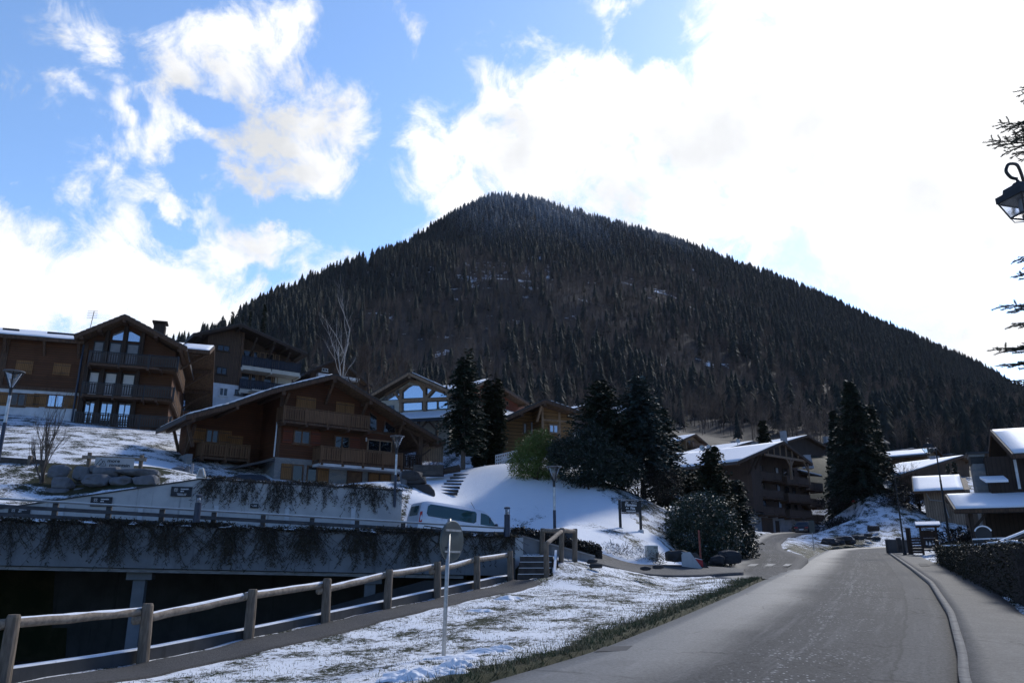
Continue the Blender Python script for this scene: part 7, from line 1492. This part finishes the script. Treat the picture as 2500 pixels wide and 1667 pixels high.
def limb(tip, L=2.2, Y=None):
    e = at(*tip, Y or TY) - (TX, TY, .1); o = np.array((0, 0, e[2] + .5)); d = e - o; D = np.linalg.norm(d); s = max(.0, 1 - L / D); q = o + d * s
    pts = [o, (o + q) / 2 + (0, 0, -.12), q]; TW.tube(pts, [.05, .03, .018], 6, cap=False); dd = e - q; n = int(np.linalg.norm(dd) / .10)
    TW.tube([q, (q + e) / 2 + (0, 0, -.05), e], [.018, .012, .007], 5, cap=False)
    for a, b in ((q, (q + e) / 2 + (0, 0, -.05)), ((q + e) / 2 + (0, 0, -.05), e)): needles(a, b, 260)
    for i in range(n):
        f = (i + .6) / (n + .6); p = q + dd * f + (0, 0, -.05 * 4 * f * (1 - f)); u = dd / np.linalg.norm(dd); sd = np.cross(u, (0, 0, 1)) * (1 if i % 2 else -1); twig(p, u * .9 + sd * .8 + (0, 0, g_.uniform(-.35, .25)), .62 * (1.12 - f) + .10, .009, 1 if f < .8 else 0)
for tip, L, Y in [((2414, 342), 2.0, 13.6), ((2436, 300), 1.9, 13.9), ((2470, 330), 1.8, 14.2), ((2490, 214), 1.4, 14.0), ((2486, 628), 1.5, 14.0), ((2482, 668), 1.5, 14.2), ((2440, 746), 2.0, 13.8), ((2470, 790), 1.8, 14.2), ((2424, 850), 2.1, 13.7), ((2442, 890), 2.1, 14.2), ((2470, 930), 1.9, 14.6), ((2490, 985), 1.8, 14.4), ((2520, 560), 1.6, 14.4), ((2530, 460), 1.6, 14.4), ((2530, 1020), 1.8, 14.5), ((2540, 120), 1.5, 14.3)]: limb(tip, L, Y)
TW.build('branch', 'vine_stem', t); P, A = np.concatenate(NP), np.concatenate(NA); w_ = np.cross(A, g_.normal(size=A.shape)); w_ /= np.linalg.norm(w_, axis=1)[:, None] + 1e-9
V = np.stack([P - w_ * .0048, P + w_ * .0048, P + A], 1).reshape(-1, 3); npmesh('needles', V, np.arange(len(V)).reshape(-1, 3), 'spruce_green', t)
V, F = conifer(12, 3.2, 99, zb=.05, sp=.5); V[:, 0] += 4.5; V[:, 1] += 3; nt = thing('yard_tree', 'second dark spruce beyond the right edge beside the lantern spruce', 'tree', (TX, TY, .1)); bpy.data.objects.remove(nt)

# ---------------------------------------------------------------- vehicles
def shell(xs_, bot_, top_, wid, nz=9):
    """car body from side stations: returns V, F; y = +-wid(x, z)"""
    V, F = [], []; n = len(xs_)
    for sd in (-1, 1):
        for i, x in enumerate(xs_):
            for k_ in range(nz): z = bot_[i] + (top_[i] - bot_[i]) * k_ / (nz - 1); V.append((x, sd * wid(x, z, k_ / (nz - 1)), z))
    N = n * nz
    for i in range(n - 1):
        for k_ in range(nz - 1): a = i * nz + k_; F += [(a, a + nz, a + nz + 1, a + 1), (N + a, N + a + 1, N + a + nz + 1, N + a + nz)]
        a = i * nz + nz - 1; F.append((a, a + nz, N + a + nz, N + a)); a = i * nz; F.append((a, N + a, N + a + nz, a + nz))
    for i in (0, n - 1):
        for k_ in range(nz - 1): a = i * nz + k_; F.append((a, a + 1, N + a + 1, N + a))
    return V, F
def wheel(t, x, y, r, w):
    o = MB().tube([(x, y - w / 2, r), (x, y - w * .35, r), (x, y + w * .35, r), (x, y + w / 2, r)], [r * .86, r, r, r * .86], 24).build('wheel', 'rubber', t); MB().tube([(x, y - w / 2 - .008, r), (x, y + w / 2 + .008, r)], r * .62, 18).build('rim', 'steel', o)
def side_glass(t, pts, wid, mat, name='window', off=.012, frame=None):
    o = None
    for sd in (-1, 1):
        q = []
        for x, z in pts: q.append((x, sd * (wid(x, z) + off), z))
        m = MB().add(q, [tuple(range(len(q)))]); o = m.build(name, mat, t)
def make_van(loc, rz, ptch):
    t = thing('silver_van', 'silver passenger van with dark rear windows driving down the ramp beside the railing', 'van', loc, rz); t.rotation_euler = (0, ptch, rz)
    X_ = [0, .04, .12, .35, .9, 1.8, 2.7, 3.3, 3.55, 3.9, 4.25, 4.5, 4.75, 5.0, 5.15, 5.22]; T_ = [1.25, 1.72, 1.88, 1.95, 1.98, 1.98, 1.96, 1.93, 1.88, 1.66, 1.38, 1.20, 1.13, 1.02, .85, .62]; B_ = [.55, .40, .34, .32, .30, .30, .30, .30, .30, .30, .30, .30, .30, .30, .34, .40]
    xd = np.linspace(0, 5.22, 60); T2, B2 = np.interp(xd, X_, T_), np.interp(xd, X_, B_)
    def wid(x, z, f=None):
        w = .955 - .16 * max(0, (z - 1.0) / .95) ** 1.4 - .05 * max(0, (.5 - z) / .3); w -= .30 * max(0, (x - 4.5) / .72) ** 2.2 + .06 * max(0, (.25 - x) / .25) ** 2
        if z > 1.88: w -= .10 * ((z - 1.88) / .1) ** 2
        return w
    V, F = shell(xd, B2, T2, wid, 14); MB().add(V, F).build('body', 'car_silver', t, smooth=False)
    side_glass(t, [(.45, 1.22), (2.95, 1.20), (3.08, 1.30), (3.08, 1.72), (3.0, 1.80), (.55, 1.82), (.40, 1.70), (.36, 1.34)], wid, 'van_glass'); side_glass(t, [(3.32, 1.20), (4.22, 1.18), (4.12, 1.32), (3.78, 1.68), (3.60, 1.76), (3.32, 1.78)], wid, 'van_glass')
    for sd in (-1, 1):
        MB().box(1.30, 1.36, sd * 1.0 - .12, sd * 1.0 + .12, 1.2, 1.3) if 0 else None
        MB().beam((3.85, sd * (wid(3.85, 1.45) + .02), 1.19), (3.85, sd * (wid(3.85, 1.45) + .02), 1.60), .05, .02).build('quarter_bar', 'dark_frame', t)
        MB().lathe([(.001, -.10), (.07, -.08), (.09, 0), (.07, .10), (.001, .12)], 10, (4.15, sd * 1.10, 1.22)).build('mirror', 'car_black', t)
        MB().add([(4.72, sd * (wid(4.72, 1.0) + .012), .82), (5.10, sd * (wid(5.10, .9) + .012), .78), (5.02, sd * (wid(5.02, .98) + .012), .96), (4.78, sd * (wid(4.78, 1.05) + .012), 1.08)], [(0, 1, 2, 3)]).build('headlight', 'white_frame', t)
        MB().add([(.01, sd * (wid(.01, 1.0) + .012), .85), (.16, sd * (wid(.16, 1.0) + .012), .85), (.14, sd * (wid(.14, 1.4) + .012), 1.42), (.03, sd * (wid(.03, 1.4) + .012), 1.38)], [(0, 1, 2, 3)]).build('tail_light', 'red_paint', t)
        m = MB()
        for x in (1.2, 3.2, 4.3): m.beam((x, sd * (wid(x, .8) + .004), .42), (x, sd * (wid(x, 1.2) + .004), 1.2), .012, .006)
        m.beam((.3, sd * (wid(1, .75) + .006), .72), (4.4, sd * (wid(3, .75) + .006), .72), .004, .05); m.build('trim', 'dark_frame', t)
        MB().beam((4.35, sd * .72, 1.345), (3.7, sd * .68, 1.84), .03, .02).build('pillar', 'car_silver', t)
    MB().add([(4.28, -.72, 1.385), (4.28, .72, 1.385), (3.62, .66, 1.86), (3.62, -.66, 1.86)], [(0, 1, 2, 3)]).build('windscreen', 'van_glass', t)
    m = MB().add([(5.14, -.6, .40), (5.26, -.5, .38), (5.26, .5, .38), (5.14, .6, .40), (5.10, -.6, .62), (5.23, -.5, .60), (5.23, .5, .60), (5.10, .6, .62)], [(0, 1, 2, 3), (7, 6, 5, 4), (0, 4, 5, 1), (1, 5, 6, 2), (2, 6, 7, 3)]).build('bumper', 'dark_frame', t)
    MB().add([(-.015, -.62, 1.22), (-.015, .62, 1.22), (.022, .58, 1.70), (.022, -.58, 1.70)], [(0, 3, 2, 1)]).build('rear_window', 'van_glass', t); MB().box(-.03, .1, -.78, .78, .48, .62).build('rear_bumper', 'dark_frame', t)
    for x in (.95, 4.15):
        for sd in (-1, 1):
            MB().tube([(x, sd * .90, .36), (x, sd * .955, .36)], .40, 24).build('wheel_arch', 'car_black', t); wheel(t, x, sd * .88, .33, .22)
    MB().tube([(3.4, 0, 1.93), (3.05, 0, 2.35)], .012, 5).build('aerial', 'black_iron', t)
    return t
a, b = at(1001, 1300, 39.6), at(1207, 1300, 41.7); va = math.atan2(b[1] - a[1], b[0] - a[0])
make_van((a[0], a[1], VZ[0] + .02), va, math.asin((VZ[0] - VZ[1]) / 2.7))
def make_car(name, label, loc, rz, body, L=4.5, Hh=1.62, gl='dark_glass', ws=None):
    t = thing(name, label, 'car', loc, rz)
    X_ = np.array([0, .03, .12, .30, .55, .9, 1.6, 2.2, 2.7, 3.15, 3.4, 3.9, 4.3, 4.45, 4.5]) / 4.5 * L; T_ = np.array([.75, .95, 1.05, 1.22, 1.48, 1.60, 1.62, 1.58, 1.42, 1.12, 1.04, .98, .86, .72, .55]) / 1.62 * Hh; B_ = np.array([.45, .36, .28, .25, .24, .22, .22, .22, .22, .22, .22, .24, .28, .34, .40])
    xd = np.linspace(0, L, 46); T2, B2 = np.interp(xd, X_, T_), np.interp(xd, X_, B_)
    def wid(x, z, f=None):
        w = .92 - .24 * max(0, (z - .92) / .7) ** 1.2 - .06 * max(0, (.45 - z) / .25); return w - .28 * max(0, (x - L * .86) / (L * .14)) ** 2 - .14 * max(0, (L * .06 - x) / (L * .06)) ** 2
    V, F = shell(xd, B2, T2, wid, 12); MB().add(V, F).build('body', body, t); k_ = L / 4.5; hq = Hh / 1.62
    side_glass(t, [(.75 * k_, 1.02 * hq), (2.85 * k_, .98 * hq), (2.35 * k_, 1.42 * hq), (1.2 * k_, 1.50 * hq), (.80 * k_, 1.40 * hq)], wid, gl)
    MB().add([(3.12 * k_, -.68, 1.13 * hq + .015), (3.12 * k_, .68, 1.13 * hq + .015), (2.36 * k_, .58, 1.54 * hq + .012), (2.36 * k_, -.58, 1.54 * hq + .012)], [(0, 1, 2, 3)]).build('windscreen', ws or gl, t)
    MB().add([(.16 * k_, -.68, 1.10 * hq), (.16 * k_, .68, 1.10 * hq), (.50 * k_, .58, 1.47 * hq), (.50 * k_, -.58, 1.47 * hq)], [(0, 3, 2, 1)]).build('rear_window', gl, t)
    for sd in (-1, 1):
        MB().box(-.012, .10, sd * .62 - .18, sd * .62 + .18, .82, .96).build('tail_light', 'red_paint', t); MB().box(L - .20, L - .02, sd * .58 - .16, sd * .58 + .16, .66, .78).build('headlight', 'white_frame', t); MB().lathe([(.001, -.07), (.08, -.05), (.09, .03), (.001, .07)], 8, (2.75 * k_, sd * 1.0, 1.02 * hq)).build('mirror', body, t)
        for x in (.82 * k_, 3.65 * k_): MB().tube([(x, sd * .86, .35), (x, sd * .925, .35)], .37, 20).build('wheel_arch', 'rubber', t); wheel(t, x, sd * .83, .33, .22)
    MB().box(-.02, .0, -.26, .26, .60, .71).build('number_plate', 'sign_white', t); return t
p = at(1957, 1297, 94); make_car('parked_car', 'black car parked under the balconies of the balcony chalet', (p[0], 94, hh(p[0], 94) + .02), R(48), 'car_black', 4.7, 1.70)
p = at(530, 1172, 47.5); make_car('parked_car', 'dark car with a pale windscreen half hidden behind the creeper wall by the timber chalet', (p[0] + 3.4, 48.2, at(545, 1155, 47.5)[2] - 1.58), R(190), 'car_black', 4.3, 1.5, ws='sky_glass')
p = at(645, 946, 92); make_car('parked_car', 'white car glimpsed between the apartment house and the small dark chalet', (p[0] + 1, 92, at(645, 946, 92)[2] - .1), R(100), 'car_white', 4.5, 1.65)

# ---------------------------------------------------------------- signs and garden furniture
sg = PL((213, 1145, 40.6), (350, 1150, 41.4)); t = sg.thing('mountain_sign', 'grey board with thin black lettering hung between two log posts above boulders', 'sign'); L_ = sg.loc
for (px, yt, yb) in ((213, 1104, 1150), (341, 1110, 1152)): x, z = L_(px, yb); MB().tube([(x, 0, z - .3), (x, 0, L_(px, yt)[1])], .105, 12).build('post', 'post_log', t)
x0, z0 = L_(203, 1112); x1, z1 = L_(359, 1119); MB().beam((x0, -.16, z0 - .08), (x1, -.16, z1 - .08), .12, .17).build('beam', 'peeled_log', t)
r = sg.rect((234, 1115), (326, 1145), .2); MB().box(r[0], r[1], -.25, -.225, r[2] - .05, r[3] - .02).build('board', 'sign_grey', t); w, h = r[1] - r[0], r[3] - r[2]; tilt = .0
text('more', h * .42, 'sign_black', t, (r[0] + w * .47, -.256, r[2] + h * .68), bold=.005, sx=1.12); text('mountain', h * .42, 'sign_black', t, (r[0] + w * .635, -.256, r[2] + h * .30), bold=.005, sx=1.08)
m = MB(); X0, Z0 = r[0] + w * .03, r[2] + h * .22
for a, b in (((0, 0), (.5, .62)), ((.5, .62), (.82, .12)), ((0, 0), (1.1, 0)), ((.36, .0), (.80, .48)), ((.80, .48), (1.1, 0)), ((.36, 0), (.52, .22)), ((.52, .22), (.62, .14))): m.beam((X0 + a[0] * h * .78, -.253, Z0 + a[1] * h), (X0 + b[0] * h * .78, -.253, Z0 + b[1] * h), .022, .006, (0, 1, 0))
m.build('emblem', 'sign_black', t)
hs = PL((1513, 1290, 41.6), (1567, 1294, 42.0)); t = hs.thing('residence_sign', 'black residence sign with white lettering on two posts in the snow field', 'sign'); L_ = hs.loc
for px, yb in ((1515, 1291), (1565, 1296)): x, z = L_(px, yb); MB().box(x - .055, x + .055, -.055, .055, z - .3, L_(px, 1220)[1]).build('post', 'black_iron', t); MB().lathe([(.16, -.1), (.14, .06), (.05, .08)], 10, (x, 0, z)).build('footing', 'concrete', t)
r = hs.rect((1517, 1222), (1563, 1251), .06); w, h = r[1] - r[0], r[3] - r[2]; MB().box(r[0], r[1], -.06, -.02, r[2], r[3]).build('board', 'sign_black', t); x0, z0 = L_(1507, 1219); x1, z1 = L_(1569, 1219); MB().beam((x0, -.03, z0), (x1, -.03, z0), .20, .05).build('cap', 'rail_grey', t)
MB().box(r[0], r[1], -.07, -.02, r[2] - .07, r[2] - .02).build('rail', 'black_iron', t)
cx = (r[0] + r[1]) / 2; text('Le', h * .24, 'sign_white', t, (cx - w * .20, -.066, r[2] + h * .88), bold=.006); text('Résidence', h * .13, 'sign_white', t, (cx + w * .18, -.066, r[2] + h * .87)); text('Hameau', h * .34, 'sign_white', t, (cx, -.066, r[2] + h * .66), bold=.004); text('des', h * .2, 'sign_white', t, (cx - w * .20, -.066, r[2] + h * .38), bold=.004); text('Fés', h * .34, 'sign_white', t, (cx + w * .10, -.066, r[2] + h * .37), bold=.004); text('PARKING PRIVÉ', h * .13, 'sign_white', t, (cx, -.066, r[2] + h * .12), bold=.003)
# log barrier at the left
lb = PL((-30, 1140, 41.5), (118, 1148, 42.4)); t = lb.thing('log_barrier', 'dark square log barrier with two stub posts at the far left', 'fence'); L_ = lb.loc
x0, z0 = L_(-30, 1121); x1, z1 = L_(115, 1131); MB().beam((x0, 0, z0), (x1, 0, z1), .22, .34).build('rail', 'sleeper_wood', t)
for px in (73, -12): x, z = L_(px, 1130); MB().tube([(x, -.14, z - .9), (x, -.14, L_(px, 1113)[1])], .11, 12).build('post', 'post_log', t)
# metal post, info box and steps by the timber chalet
p = at(467, 1162, 43.5); tag(MB().tube([(0, 0, -.5), (0, 0, at(467, 1131, 43.5)[2] - p[2])], .07, 12).build('metal_post', 'grey_plaster', None, loc=tuple(p)), 'short grey metal post at the stone corner of the timber chalet', 'post')
q = at(492, 1168, 39.6); t = thing('info_box', 'slanted grey metal box on the left corner of the creeper wall', 'box', tuple(q), UPl.rot); MB().prism([(-.25, 0), (.22, 0), (.06, .52), (-.13, .52)], -.22, .22).build('box_body', 'steel', t, bev=.01); MB().prism([(-.2, .06), (.13, .06), (.02, .46), (-.11, .46)], -.232, -.222).build('front_panel', 'rail_grey', t)
ws = PL((378, 1165, 39.6), (478, 1170, 41.2)); t = ws.thing('wooden_steps', 'flight of grey wooden steps beside the boulder wall', 'steps')
for i in range(5): z = ws.loc(430, 1186 - i * 6.5)[1]; y = -.2 + i * .36; MB().box(0, ws.L, y, y + .40, z - .3, z).build('step', 'rail_grey', t)
# steps up the snow slope
t = thing('hill_steps', 'dark timber steps climbing the snow slope beside the boulders', 'steps', (0, 0, 0))
def thit(px, py, y0=36, y1=70):
    Yv = np.linspace(y0, y1, 700); r = ray(px, py); z = CAMZ + r[2] / r[1] * Yv; g_h = HT(r[0] / r[1] * Yv, Yv); i = int(np.argmax(z < g_h)) if (z < g_h).any() else 699; return np.array([r[0] / r[1] * Yv[i], Yv[i], g_h[i]])
for i in range(7):
    f = i / 6; c_ = thit(1092 + 34 * f - 4 * math.sin(f * 3), 1206 - 46 * f); w_ = .62 - .12 * f; MB().box(-w_, w_, -.05, .05, -.1, .06).build('step', 'sleeper_wood', t, loc=tuple(c_ + (0, 0, .03)), rz=.15)
p = at(1047, 1150, 50.5); t = thing('planter_box', 'dark timber planter box beside the porch railing', 'planter', tuple(p)); MB().box(-.95, .95, -.5, .5, -.3, .36).build('box_body', 'sleeper_wood', t, bev=.02); MB().box(-.85, .85, -.4, .4, .362, .37).build('soil', 'dark_concrete', t); MB().box(-.97, .97, -.52, -.505, -.02, .02).build('batten', 'dark_frame', t)
a, b = at(1074, 1152, 50.5), at(1121, 1143, 51); m = MB(); log(m, a - (0, 0, 0), b, .20, .24, 14); o = m.build('fallen_log', 'bark', None, smooth=True); tag(o, 'dark felled log lying at the foot of the ragged conifer', 'log')
lf = PL((1210, 1134, 55), (1262, 1128, 55.6)); t = lf.thing('lattice_fence', 'pale blue grey lattice fence right of the columnar thuja', 'fence'); L_ = lf.loc; z0, z1 = L_(1210, 1130)[1], L_(1210, 1110)[1]; dzx = (L_(1262, 1098)[1] - L_(1210, 1110)[1]) / lf.L
m = MB(); n = 13
for i in range(n): x = lf.L * i / (n - 1); m.box(x - .03, x + .03, -.02, .02, z0 + dzx * x - .3, z1 + dzx * x)
m.build('pales', 'white_plaster', t)
for f in (.12, .5, .9): MB().beam((0, -.03, z0 + (z1 - z0) * f), (lf.L, -.03, z0 + (z1 - z0) * f + dzx * lf.L), .03, .09).build('rail', 'white_plaster', t)
pf = PL((1022, 1112, 60), (1082, 1112, 61.5)); t = pf.thing('plank_fence', 'pale upright plank fence behind the porch of the timber chalet', 'fence'); z0, z1 = pf.loc(1030, 1108)[1], pf.loc(1030, 1081)[1]
MB().box(0, pf.L, 0, .05, z0 - .5, z1).build('planks', 'pale_wood', t); MB().box(0, pf.L, -.05, -.002, z1 - .25, z1 - .12).build('rail', 'pale_beam', t)
# utility cabinet, concrete block with red box, snow pole
c = PL((1579, 1366, 37.0), (1608, 1366, 37.1)); t = c.thing('utility_cabinet', 'beige two door utility cabinet in the snow beside the drive', 'cabinet'); L_ = c.loc; r = c.rect((1580, 1332), (1608, 1366)); w = r[1] - r[0]
MB().box(r[0], r[1], 0, .35, r[2] - .1, r[3]).build('cabinet_body', 'cabinet', t, bev=.008)
for x0, x1 in ((.02, .49), (.51, .98)):
    MB().box(r[0] + w * x0, r[0] + w * x1, -.02, -.001, r[2] + (r[3] - r[2]) * .36, r[3] - .03).build('door', 'cabinet', t); MB().box(r[0] + w * x0, r[0] + w * x1, -.02, -.001, r[2], r[2] + (r[3] - r[2]) * .34).build('lower_panel', 'cabinet', t)
MB().box(r[0] + w * .58, r[0] + w * .92, -.026, -.021, r[3] - .10, r[3] - .06).build('badge', 'dark_frame', t); MB().box(r[0] - .01, r[1] + .01, -.03, .36, r[3], r[3] + .03).build('snow_cap', 'snow', t)
q = at(1690, 1388, 36.6); t = thing('concrete_block', 'grey concrete block holding a red box at the mouth of the drive', 'block', tuple(q), R(-12)); MB().prism([(-.45, -.2), (.42, -.2), (.42, .06), (-.05, .74), (-.45, .74)], -.22, -.04).build('front_panel', 'concrete', t); MB().prism([(-.30, -.2), (.75, -.2), (.75, .05), (.22, .72), (-.30, .72)], .36, .54).build('rear_panel', 'dark_concrete', t); MB().prism([(.05, .1), (.5, .1), (.48, .38), (.16, .46)], -.035, .35).build('red_box', 'red_paint', t); MB().prism([(.155, .463), (.485, .383), (.485, .40), (.155, .49)], -.03, .34).build('snow_cap', 'snow', t)
a, b = at(1712, 1380, 37.4), at(1706, 1294, 37.4); tag(MB().tube([a - (0, 0, .2), b], .045, 10).build('snow_pole', 'rust_pole'), 'red snow marker pole in front of the laurel bush', 'pole')
# zebra dashes, worn markings, manhole and drain
def decal(name, label, pts, zf, mat, kind=None, cat=None, group=None, dz=.012, n=6):
    P = np.array(pts); t_ = np.linspace(0, 1, n); a = P[0] * (1 - t_)[:, None] + P[1] * t_[:, None]; b = P[3] * (1 - t_)[:, None] + P[2] * t_[:, None]; G_ = a[:, None] * (1 - t_)[None, :, None] + b[:, None] * t_[None, :, None]
    V = np.concatenate([G_, (zf(G_[..., 0], G_[..., 1]) + dz)[..., None]], -1).reshape(-1, 3); I = np.arange(n * n).reshape(n, n); F = np.stack([I[:-1, :-1], I[:-1, 1:], I[1:, 1:], I[1:, :-1]], -1).reshape(-1, 4); return tag(npmesh(name, V, F, mat), label, cat, group, kind)
zs_ = lambda x, y: zside(y) + .015
for (x0, x1, sh) in ((1822, 1842, 12), (1863, 1883, 12), (1908, 1924, 11)): decal('zebra_stripe', None, [hits(x0, 1382), hits(x1, 1382), hits(x1 + sh, 1376), hits(x0 + sh, 1376)], zs_, 'worn_paint', 'structure', dz=.012)
zr_ = lambda x, y: zroad(y) - .004
decal('drain_grate', 'square iron drain grate at the left edge of the road near the lawn', [hit(1450, 1592), hit(1530, 1590), hit(1545, 1578), hit(1475, 1580)], zr_, 'dark_concrete', None, 'drain', dz=.02)
decal('pavement_manhole', 'dark manhole cover set in the right pavement', [hit(2248, 1387), hit(2272, 1387), hit(2262, 1380), hit(2243, 1380)], lambda x, y: zroad(y) + .11, 'dark_concrete', None, 'manhole', dz=.012)
# ---- notice shelter, wooden screen and posts at the end of the pavement
ks = PL((2247, 1342, 59), (2299, 1343, 58.4), None); ks.o[2] = float(zroad(59)) + .05; t = ks.thing('notice_shelter', 'dark wooden notice shelter with a snowy roof at the end of the pavement', 'shelter'); L_ = ks.loc; W_ = ks.L; zt_ = L_(2270, 1284)[1]
for x in (.18, W_ - .18): MB().box(x - .08, x + .08, -.08, .08, -.2, zt_).build('post', 'dark_wood', t)
rf = MB().prism([(-.9, zt_ + .0), (0, zt_ + .28), (.9, zt_ + .0), (.9, zt_ - .08), (0, zt_ + .18), (-.9, zt_ - .08)], -.1, W_ + .1, 'x').build('roof', 'dark_wood', t); MB().prism([(-.92, zt_ + .02), (0, zt_ + .29), (.92, zt_ + .02), (.88, zt_ + .10), (.3, zt_ + .34), (-.3, zt_ + .34), (-.88, zt_ + .10)], -.12, W_ + .12, 'x').build('roof_snow', 'snow', rf, bev=.02)
MB().box(.26, W_ - .26, -.03, .03, .5, zt_ - .3).build('notice_board', 'dark_wood', t); MB().box(.4, W_ - .4, -.04, -.031, .55, 1.1).build('poster', 'sign_navy', t)
m = MB()
for dx, dz, s in ((.0, 0, 1), (.22, .05, .8), (-.22, .03, .7)): m.prism([(W_ / 2 + dx - .1 * s, .72 + dz), (W_ / 2 + dx + .1 * s, .72 + dz), (W_ / 2 + dx + .05 * s, .95 + dz), (W_ / 2 + dx - .03 * s, 1.0 + dz)], -.045, -.0405)
m.build('emblem', 'sign_white', t); MB().box(.3, W_ - .3, -.06, -.04, 1.2, 1.26).build('ledge', 'rail_grey', t); MB().lathe([(.001, -.02), (.1, 0), (.001, .02)], 10, (W_ * .68, -.06, zt_ - .35)).build('badge', 'sign_white', t)
q = PL((2222, 1343, 60), (2256, 1343, 59)); q.o[2] = float(zroad(60)); t = q.thing('slat_screen', 'dark wooden slat screen left of the notice shelter', 'fence')
MB().box(-.1, .18, -.1, .1, -.1, q.loc(2224, 1288)[1]).build('post', 'dark_wood', t)
for i in range(6): z = .15 + i * .20; MB().box(.19, q.L, -.03, .03, z, z + .15).build('slat', 'brown_boards', t)
for i, (px, lab) in enumerate(((2196, 'short square wooden post just left of the farther lantern post'),)):
    p = at(px, 1336, 60); o = MB().box(-.14, .14, -.14, .14, -.3, at(px, 1312, 60)[2] - p[2] + .0).build('wooden_post', 'sleeper_wood', None, loc=tuple(p), bev=.02); tag(o, lab, 'post')
rt_ = PL((2168, 1334, 62), (2224, 1330, 63.5)); t = rt_.thing('low_board_wall', 'low grey wall between the road bend and the slat screen', 'wall'); MB().box(0, rt_.L, 0, .2, -.5, rt_.loc(2190, 1318)[1]).build('wall_face', 'dark_concrete', t); MB().box(-.03, rt_.L + .03, -.03, .23, rt_.loc(2190, 1318)[1], rt_.loc(2190, 1318)[1] + .06).build('coping', 'rail_grey', t)
# small signs far off
def pole_sign(name, label, px, pyb, pyt, ph, wpx, Y, mat, zb=None):
    b = at(px, pyb, Y); tp = at(px, pyt, Y); t = thing(name, label, 'sign', tuple(b)); hgt = tp[2] - b[2]; MB().tube([(0, 0, -.4), (0, 0, hgt)], .035, 8).build('pole', 'galvanised', t); w = wpx / FPX * Y / 2; h = ph / FPX * Y; MB().box(-w, w, -.05, -.036, hgt - h, hgt).build('board', mat, t); MB().box(-w * .5, w * .5, -.036, -.0, hgt - h * .5 - .02, hgt - h * .5 + .02).build('bracket', 'galvanised', t)
pole_sign('street_sign', 'grey back of a square sign on a pole in the grassy bank', 1986, 1330, 1270, 28, 13, 62, 'sign_back')
pole_sign('warning_sign', 'small red sign in the middle of the snow bank', 2084, 1240, 1220, 5, 7, 96, 'red_paint')
a, b = at(2120, 1290, 84), at(2145, 1290, 84); m = MB(); log(m, a, b, .30, .27, 12); tag(m.build('log_pile', 'bark'), 'single dark log lying at the top of the bank by the road bend', 'log')
# satellite dishes and tank
for i, (px, py, Y, r, lab) in enumerate(((1715, 1094, 126, .55, 'white satellite dish left of the pair by the low chalet'), (1731, 1092, 127, .5, 'white satellite dish right of the pair by the low chalet'), (1802, 1076, 132, .4, 'white satellite dish on the shallow roof left of the balcony chalet'))):
    p = at(px, py, Y); t = thing('satellite_dish', lab, 'satellite dish', tuple(p), .3, 'satellite dishes'); o = MB().lathe([(.001, -.16), (r * .5, -.12), (r, 0), (r, .02), (r * .5, -.09), (.001, -.13)], 18, cap=False).build('dish', 'white_frame', t); o.rotation_euler = (R(75), 0, 0); MB().tube([(0, .15, 0), (0, .2, -.3), (0, .2, -2.4)], .05, 6).build('mast', 'galvanised', t)
p = at(2401, 1303, 30.0); t = thing('garden_barrel', 'round dark barrel lid with a rim of snow behind the clipped hedge', 'barrel', tuple(p), -.52); MB().tube([(0, -.08, 0), (0, .3, 0)], .27, 20).build('drum', 'dark_frame', t)
m = MB(); n = 14
for i in range(n): a0, a1 = math.pi * (.12 + .76 * i / n), math.pi * (.12 + .76 * (i + 1) / n); m.beam((.29 * math.cos(a0), 0, .29 * math.sin(a0)), (.29 * math.cos(a1), 0, .29 * math.sin(a1)), .05, .18, (0, 1, 0))
m.build('snow_cap', 'snow', t)
p0, p1 = at(2375, 1322, 28.5), at(2460, 1319, 28.0); p2 = at(2520, 1295, 27); t = thing('yard_ramp', 'snow topped handrail and ledge behind the right hedge', 'railing', (0, 0, 0)); MB().beam(p0, p1, .3, .12).build('ledge', 'dark_frame', t); MB().beam(p0 + (0, 0, .085), p1 + (0, 0, .085), .26, .05).build('snow_cap', 'snow', t); MB().tube([at(2425, 1333, 26.5), p2], [.06, .06], 10).build('handrail', 'dark_frame', t); MB().tube([at(2425, 1333, 26.5) + (0, 0, .07), p2 + (0, 0, .07)], [.05, .05], 8).build('snow_strip', 'snow', t)
for f in (.3, .8): q = np.array(at(2425, 1333, 26.5)) * (1 - f) + p2 * f; MB().tube([q, q - (0, 0, 1.4)], .04, 8).build('post', 'dark_frame', t)

# ---------------------------------------------------------------- the air of the valley
m_ = bpy.data.materials.new('haze'); m_.use_nodes = True; m_.node_tree.nodes.clear(); ho = m_.node_tree.nodes.new('ShaderNodeOutputMaterial'); hv = m_.node_tree.nodes.new('ShaderNodeVolumePrincipled'); hv.inputs['Color'].default_value = (.86, .90, 1.0, 1); hv.inputs['Density'].default_value = .00004
m_.node_tree.links.new(hv.outputs[0], ho.inputs['Volume']); MATS['haze'] = m_
zl = float(Z.min()) - 1.5; tag(MB().box(-1600, 1600, -620, 2000, zl, float(Z.max()) + 40).build('haze', 'haze'), 'thin cold air over the valley', kind='stuff')
